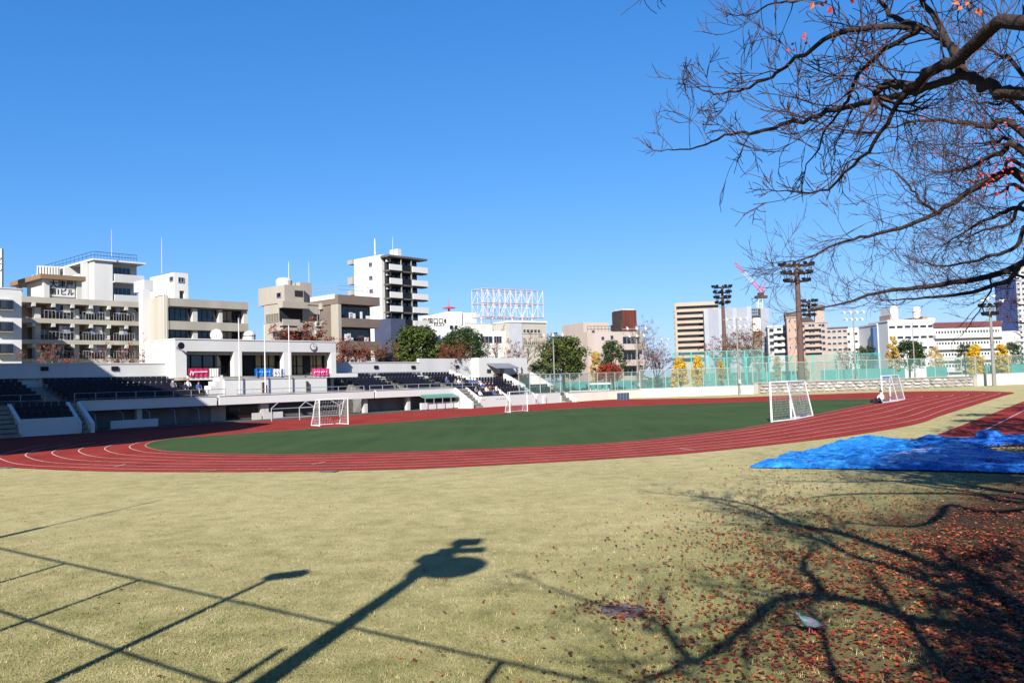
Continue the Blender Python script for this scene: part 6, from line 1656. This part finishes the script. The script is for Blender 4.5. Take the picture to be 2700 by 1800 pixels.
# ================================================================ grass, leaves
import numpy as np
def fan_tris(name, V, F, mat, kind, label=None, cat=None):
    me = bpy.data.meshes.new(name); me.from_pydata(V, [], F); me.materials.append(mat)
    o = bpy.data.objects.new(name, me); COL.objects.link(o); return tag(o, label, cat, None, kind)
rg = np.random.default_rng(4)
nb = 120000
yy = 7.4 + np.minimum(rg.exponential(5.5, nb), 45.0) * (.55 + .9 * rg.random(nb)); xx = (rg.random(nb) * 2 - 1) * (yy * .66 + .6)
keep = (xx - .45 * yy + rg.normal(0, .5, nb)) < -1.8; yy, xx = yy[keep], xx[keep]; nb = len(yy)
hh = rg.uniform(.008, .026, nb); an = rg.uniform(0, 2 * pi, nb); w = rg.uniform(.003, .006, nb) * (.7 + yy * .06); lx, ly = rg.normal(0, .02, nb), rg.normal(0, .02, nb)
z0 = np.full(nb, -.006)
V = np.stack([np.stack([xx - w * np.cos(an), yy - w * np.sin(an), z0], 1), np.stack([xx + w * np.cos(an), yy + w * np.sin(an), z0], 1), np.stack([xx + lx, yy + ly, hh], 1)], 1).reshape(-1, 3)
me = bpy.data.meshes.new('grass_blades'); me.vertices.add(nb * 3); me.vertices.foreach_set('co', V.astype(np.float32).ravel())
me.loops.add(nb * 3); me.loops.foreach_set('vertex_index', np.arange(nb * 3, dtype=np.int32)); me.polygons.add(nb)
me.polygons.foreach_set('loop_start', np.arange(0, nb * 3, 3, dtype=np.int32))
me.update(calc_edges=True); me.materials.append(LAWN)
o = bpy.data.objects.new('grass', me); COL.objects.link(o); tag(o, 'dry straw-coloured lawn grass in the foreground', 'grass', None, 'stuff')

# coarser tufts and green weeds standing in the lawn
TUF = [M('straw_tuft', (196, 180, 130), .9, .2, 8), M('olive_tuft', (124, 128, 72), .9, .2, 8), M('green_weed', (84, 118, 52), .8, .2, 8)]
rt = random.Random(17); V, F, MI = [], [], []
for k in range(1500):
    Y = 7.6 + rt.expovariate(1 / 6.0); X = rt.uniform(-.64 * Y, .5 * Y)
    if noise.noise(Vector((X * .6, Y * .6, 9))) < -.1 and rt.random() < .8: continue
    mi = rt.choices((0, 1, 2), (.55, .38, .07))[0]; hgt = rt.uniform(.025, .06)
    for j in range(rt.randint(5, 12)):
        a_ = rt.uniform(0, 2 * pi); px_, py_ = X + rt.gauss(0, .035), Y + rt.gauss(0, .035); b0 = len(V); w_ = .004
        V += [(px_ - w_ * sin(a_), py_ + w_ * cos(a_), -.006), (px_ + w_ * sin(a_), py_ - w_ * cos(a_), -.006), (px_ + cos(a_) * hgt * .7, py_ + sin(a_) * hgt * .7, hgt * rt.uniform(.5, 1))]
        F.append((b0, b0 + 1, b0 + 2)); MI.append(mi)
me = bpy.data.meshes.new('grass_tufts'); me.from_pydata(V, [], F)
for m_ in TUF: me.materials.append(m_)
me.polygons.foreach_set('material_index', MI)
o = bpy.data.objects.new('grass_tufts', me); COL.objects.link(o); tag(o, 'uneven straw and green tufts in the foreground lawn', 'grass', None, 'stuff')
LEAFM = []
for i, c in enumerate(((104, 42, 18), (122, 54, 22), (150, 74, 32), (80, 32, 16), (164, 104, 52), (150, 46, 24), (70, 44, 26))):
    LEAFM.append(M('fallen_leaf_%d' % i, c, .6, .35, 30, spec=.4))
def leaf_geo(rs, s):
    w, cu, ln = s * rs.uniform(.3, .42), s * rs.uniform(.08, .45), s
    pts = [(-ln * .55, 0, 0), (-ln * .2, w, cu * .6), (ln * .2, w * .8, cu * .7), (ln * .55, 0, cu * .3), (ln * .2, -w * .8, cu * .5), (-ln * .2, -w, cu * .8), (0, 0, cu * .08)]
    return pts, [(0, 1, 6), (1, 2, 6), (2, 3, 6), (3, 4, 6), (4, 5, 6), (5, 0, 6)]
rl = random.Random(31); L = []
def dens(X, Y):
    sg = lambda t: 1 / (1 + exp(-t))
    return 360 * sg((X - (2.45 + .22 * (Y - 9))) * 1.5) * exp(-max(0, Y - 14) / 4.5) + 8 * sg((X - .2 - .2 * (Y - 9)) * 1.6) * exp(-max(0, Y - 14) / 6) + .7 * exp(-max(0, Y - 12) / 6)
tries = 0
while tries < 190000:
    tries += 1
    Y = rl.uniform(7.2, 30); X = rl.uniform(-.66 * Y, .66 * Y + 1.0)
    cl = .25 + 1.2 * max(0, noise.noise(Vector((X * .9, Y * .9, 0))) + .35) + .7 * max(0, noise.noise(Vector((X * 3.1, Y * 3.1, 4))) + .1)
    if rl.random() < dens(X, Y) * cl / 480: L.append((X, Y))
sc0 = gnd(1645, 1610)
for i in range(170):
    a_ = rl.uniform(0, 2 * pi); q_ = abs(rl.gauss(.36, .16)); L.append((sc0.x + q_ * 1.15 * cos(a_), sc0.y + q_ * 1.1 * sin(a_)))
L.sort(key=lambda p: p[0] ** 2 + p[1] ** 2)
protos = []
for k in range(14):
    pts, fc = leaf_geo(rl, rl.uniform(.03, .072)); me = bpy.data.meshes.new('fallen_leaf'); me.from_pydata(pts, [], fc); me.materials.append(LEAFM[k % 7]); protos.append(me)
inview = [p for p in L if abs(p[0]) < p[1] * .6 and p[1] > 8.3]
solo = set(inview[:300]); V, F, MI = [], [], []
for p in L:
    rz, tx, ty = rl.uniform(0, 2 * pi), rl.gauss(0, .25), rl.gauss(0, .25)
    if p in solo:
        o = bpy.data.objects.new('fallen_leaf', rl.choice(protos)); COL.objects.link(o)
        o.location = (p[0], p[1], .012); o.rotation_euler = (tx, ty, rz)
        tag(o, 'dry reddish-brown leaf lying on the grass in the foreground', 'leaf', 'fallen leaves in the foreground')
    else:
        pts, fc = leaf_geo(rl, rl.uniform(.03, .072)); RM = Matrix.Rotation(rz, 3, 'Z') @ Matrix.Rotation(tx, 3, 'X') @ Matrix.Rotation(ty, 3, 'Y'); b0 = len(V)
        for q in pts: v = RM @ Vector(q); V.append((p[0] + v.x, p[1] + v.y, .02 + v.z))
        mi = rl.randrange(7)
        for q in fc: F.append([b0 + i for i in q]); MI.append(mi)
me = bpy.data.meshes.new('leaf_litter'); me.from_pydata(V, [], F)
for m_ in LEAFM: me.materials.append(m_)
me.polygons.foreach_set('material_index', MI)
o = bpy.data.objects.new('leaf_litter', me); COL.objects.link(o); tag(o, 'red-brown leaf litter scattered over the lawn under the cherry trees', 'leaves', None, 'stuff')
# leaves blown onto the tarpaulins
V, F, MI = [], [], []
for i in range(900):
    x, y = (rl.uniform(2560, 2735), rl.gauss(1185, 6)) if rl.random() < .45 else ((rl.uniform(2590, 2735), rl.gauss(1226, 5)) if rl.random() < .6 else (rl.uniform(2060, 2720), rl.uniform(1160, 1240)))
    g_ = gnd(x, y); pts, fc = leaf_geo(rl, rl.uniform(.06, .1)); b0 = len(V); rz = rl.uniform(0, 2 * pi); zz_ = rl.uniform(.06, .2)
    for q in pts: v = Matrix.Rotation(rz, 3, 'Z') @ Vector(q); V.append((g_.x + v.x, g_.y + v.y, zz_ + v.z))
    mi = rl.randrange(7)
    for q in fc: F.append([b0 + i_ for i_ in q]); MI.append(mi)
me = bpy.data.meshes.new('tarp_leaves'); me.from_pydata(V, [], F)
for m_ in LEAFM: me.materials.append(m_)
me.polygons.foreach_set('material_index', MI)
o = bpy.data.objects.new('tarp_leaves', me); COL.objects.link(o); tag(o, 'brown leaves blown into the folds of the blue tarpaulins', 'leaves', None, 'stuff')
# flat stone set in the lawn
c = gnd(1645, 1610); rb = random.Random(2); pts = []
for i in range(20): an_ = 2 * pi * i / 20; q_ = 1 + .16 * noise.noise(Vector((cos(an_) * 1.5, sin(an_) * 1.5, 3))); pts.append((c.x + .3 * cos(an_) * q_, c.y + .33 * sin(an_) * q_))
o = MB().prism(pts, -.02, .012).build('flat_stone', M('mottled_grey_stone', (98, 94, 96), .9, .45, 9, bump=.8, bs=14), None, c); tag(o, 'flat grey stone sunk in the lawn among fallen leaves', 'stone')

# ================================================================ pigeon
pc = gnd(2140, 1672)
pg = thing('pigeon', 'grey pigeon with green neck walking among the fallen leaves', 'pigeon', pc)
ax = Vector((-.97, .24, 0)).normalized(); sd = Vector((-ax.y, ax.x, 0))
def loft(secs, n=12):
    m = MB(); k = 0
    for (x, z, w, h_) in secs:
        for j in range(n): a_ = 2 * pi * j / n; m.v.append(pc + ax * x + sd * (w * cos(a_)) + Vector((0, 0, z + h_ * sin(a_))))
    for i in range(len(secs) - 1):
        for j in range(n): m.f.append([i * n + j, i * n + (j + 1) % n, (i + 1) * n + (j + 1) % n, (i + 1) * n + j]); m.mi.append(0)
    m.f.append(list(range(n - 1, -1, -1))); m.mi.append(0); e_ = (len(secs) - 1) * n; m.f.append([e_ + j for j in range(n)]); m.mi.append(0)
    return m
m, nt, b = node_mat('pigeon_plumage')
pos = N_(nt, 'ShaderNodeNewGeometry').outputs['Position']
vs = N_(nt, 'ShaderNodeVectorMath', operation='DOT_PRODUCT'); nt.links.new(pos, vs.inputs[0]); vs.inputs[1].default_value = tuple(ax)
off = N_(nt, 'ShaderNodeMath', operation='SUBTRACT'); nt.links.new(vs.outputs['Value'], off.inputs[0]); off.inputs[1].default_value = pc.dot(ax) - .2
sc_ = N_(nt, 'ShaderNodeMath', operation='MULTIPLY'); nt.links.new(off.outputs[0], sc_.inputs[0]); sc_.inputs[1].default_value = 2.4
nt.links.new(ramp(nt, sc_.outputs[0], [(.0, (52, 56, 66)), (.16, (66, 70, 82)), (.3, (104, 108, 122)), (.62, (98, 106, 124)), (.7, (60, 120, 104)), (.78, (74, 104, 120)), (.86, (92, 104, 122))]), b.inputs['Base Color'])
b.inputs['Roughness'].default_value = .55
PGM = m
loft([(-.17, .105, .018, .006), (-.11, .112, .03, .014), (-.06, .125, .05, .04), (.0, .135, .066, .06), (.05, .142, .066, .062), (.09, .158, .05, .052), (.115, .185, .034, .036), (.13, .21, .026, .028), (.145, .232, .026, .026), (.162, .236, .02, .02), (.174, .232, .01, .01)]).build('body', PGM, pg, smooth=True)
loft([(.172, .232, .007, .007), (.187, .226, .004, .005), (.196, .221, .001, .002)], 8).build('beak', BLACK, pg)
for s_ in (-1, 1):
    wm = MB(); q = lambda x, y, z: pc + ax * x + sd * (s_ * y) + Vector((0, 0, z))
    wm.add([q(.06, .064, .17), q(.05, .07, .12), q(-.03, .062, .1), q(-.13, .03, .115), q(-.12, .022, .135), q(-.02, .055, .168), q(.02, .074, .14)], [(0, 1, 6), (1, 2, 6), (2, 3, 6), (3, 4, 6), (4, 5, 6), (5, 0, 6)])
    wm.build('wing', M('wing_grey', (104, 108, 122), .7, .35, 60), pg)
    MB().tube([q(.02, .025, .09), q(.03 if s_ > 0 else -.02, .025, .02), q(.035 if s_ > 0 else -.015, .025, .005), q(.07 if s_ > 0 else .02, .025, .004)], [.008, .005, .005, .003], 6).build('leg', M('pigeon_pink', (178, 96, 96), .6, .1, 20), pg)
    MB().lathe(q(.155, .019, .238), [(.0005, -.004), (.004, 0), (.0005, .004)], 6).build('eye', M('orange_eye', (190, 90, 30), .3, 0), pg)

# ================================================================ people
SKIN = M('skin', (196, 150, 126), .6, .05, 5); HAIR = M('black_hair', (26, 22, 20), .6, .2, 10)
def figure_mesh(joints, edges, rad):
    me = bpy.data.meshes.new('figure'); me.from_pydata(joints, edges, [])
    o = bpy.data.objects.new('figure_tmp', me); COL.objects.link(o); md = o.modifiers.new('skin', 'SKIN'); md.use_smooth_shade = True
    for i, r in enumerate(rad): me.skin_vertices[0].data[i].radius = (r, r)
    me.skin_vertices[0].data[0].use_root = True
    sb = o.modifiers.new('sub', 'SUBSURF'); sb.levels = 1
    dg = bpy.context.evaluated_depsgraph_get(); r = bpy.data.meshes.new_from_object(o.evaluated_get(dg))
    COL.objects.unlink(o); bpy.data.objects.remove(o)
    return r
#         pelvis     waist        chest        neck        head0        head1
def sit_joints(ground):
    h = .1 if ground else .5; kz = .42 if ground else .5; fz = .05
    J = [(0, 0, h), (0, .03, h + .2), (0, .02, h + .42), (0, .0, h + .56), (0, -.02, h + .65), (0, -.03, h + .78)]
    E = [(0, 1), (1, 2), (2, 3), (3, 4), (4, 5)]; R = [.13, .125, .14, .055, .085, .075]
    for s in (-1, 1):
        k = len(J); J += [(s * .1, -.08, h), (s * .13, -.42, kz), (s * .13, -.48 if not ground else -.62, fz + .05), (s * .13, -.62 if not ground else -.74, fz)]
        E += [(0, k), (k, k + 1), (k + 1, k + 2), (k + 2, k + 3)]; R += [.1, .07, .05, .045]
        k = len(J); J += [(s * .2, .02, h + .47), (s * .25, -.08, h + .22), (s * .14, -.3, h + .14), (s * .1, -.37, h + .13)]
        E += [(2, k), (k, k + 1), (k + 1, k + 2), (k + 2, k + 3)]; R += [.06, .05, .04, .035]
    return J, E, R
FIG = {False: figure_mesh(*sit_joints(False)), True: figure_mesh(*sit_joints(True))}
HAIRM = MB(); HAIRM.lathe(Vector((0, 0, 0)), [(.088, -.03), (.096, .03), (.088, .08), (.055, .115), (.01, .125)], 10)
def person(loc, yaw, shirt, trousers, label, ground=False, group=None, cap=None, sc_=1.0):
    t = thing('person', label, 'person', loc, group); t.rotation_euler = (0, 0, yaw); t.scale = (sc_, sc_, sc_)
    me = FIG[ground].copy(); me.materials.clear()
    for m_ in (SKIN, shirt, trousers): me.materials.append(m_)
    h = .1 if ground else .5
    for p in me.polygons:
        c = p.center
        if c.z > h + .57 or (c.z < h + .22 and c.y < -.29 and c.z > h + .08 and abs(c.x) < .19 and not ground): p.material_index = 0
        elif c.z > h + .06 and not (ground and c.y < -.15 and c.z < h + .4 and abs(c.x) < .2 and c.z < .45 and c.y < -.2) : p.material_index = 1
        else: p.material_index = 2
        if not ground and c.z <= h + .1 and c.y < -.1: p.material_index = 2
    b = bpy.data.objects.new('body', me); COL.objects.link(b); b.parent = t
    hm = bpy.data.meshes.get('hair_shape') or bpy.data.meshes.new('hair_shape')
    if not hm.vertices: hm.from_pydata([tuple(v) for v in HAIRM.v], [], HAIRM.f)
    hm2 = hm.copy(); hm2.materials.append(cap or HAIR)
    ho = bpy.data.objects.new('cap' if cap else 'hair', hm2); COL.objects.link(ho); ho.parent = t; ho.location = (0, .0, h + .735)
    return t
CL = {k: M('cloth_' + k, c, .85, .1, 6) for k, c in dict(white=(226, 226, 228), navy=(34, 40, 66), black=(28, 28, 32), red=(190, 40, 44), blue=(62, 92, 150), grey=(120, 122, 128), brown=(110, 72, 52), cream=(214, 200, 170), pink=(206, 120, 120)).items()}
gp = gnd(2322, 1062.5)
person(gp + Vector((-.1, -.35, 0)), radians(-60), CL['white'], CL['black'], 'person in a white shirt sitting on the ground at the foot of the right goal', True, None, None, 1.25)
o = MB().lathe(gnd(2304, 1062), [(.1, 0), (.28, .06), (.3, .25), (.18, .36), (.03, .38)], 9).build('sports_bag', CL['black'], None, gnd(2304, 1062)); tag(o, 'black sports bag on the turf beside the sitting person', 'bag')
yawS = atan2(TF.e2.y, TF.e2.x) - pi / 2
def seat_at(a, row, shirt, tr, label, cap=None, low=False):
    b = B0 + row * RUN + RUN - .45; z = ZB + R + row * R - .08
    if low: b = .36 + row * .65 + .2; z = .9 + row * .42 - .08
    person(TF.pt(a, b, z), yawS, shirt, tr, label, False, 'spectators in the grandstand', cap)
seat_at(38.6, 2, CL['white'], CL['navy'], 'spectator with a red cap and white top left of the clubhouse', CL['red'])
seat_at(37.8, 1, CL['navy'], CL['black'], 'spectator in navy beside the red-capped one')
seat_at(37.2, 2, CL['grey'], CL['navy'], 'spectator in grey left of the one in navy by the clubhouse')
seat_at(39.1, 1, CL['blue'], CL['cream'], 'spectator in a blue top nearest the white clubhouse steps')
rp = random.Random(8); keys = list(CL.keys())
n_ = 0
for row in range(3):
    for i in range(7):
        a = rr[0][0] + .35 + i * (rr[0][1] - rr[0][0] - .7) / 6
        if rp.random() < .2: continue
        k1, k2 = rp.choice(['navy', 'black', 'navy', 'white', 'blue', 'brown', 'grey']), rp.choice(['navy', 'black'])
        seat_at(a, row, CL[k1], CL[k2], 'spectator in a %s top in the small crowd on the lower right bleachers' % k1, None, True)
for i in range(9):
    k1 = rp.choice(['navy', 'black', 'brown', 'grey', 'white', 'blue'])
    seat_at(71.0 + i * .52, rp.choice((0, 0, 1)), CL[k1], CL['navy'], 'spectator in a %s top in the row above the lower right crowd' % k1)
# blue bundle on the stone wall behind the far goal
p = deep(2336, 989, fS_.pt(LS * .58, 0, 0).y); a_ = fS_.onb(.2, 2336, 989)[0]
o = MB().lathe(fS_.pt(a_, .2, hS), [(.3, 0), (.42, .1), (.4, .3), (.15, .42)], 9).build('blue_bundle', TB2, None, fS_.pt(a_, .2, hS)); tag(o, 'small blue bundle on top of the stone wall above the far goal', 'bundle')
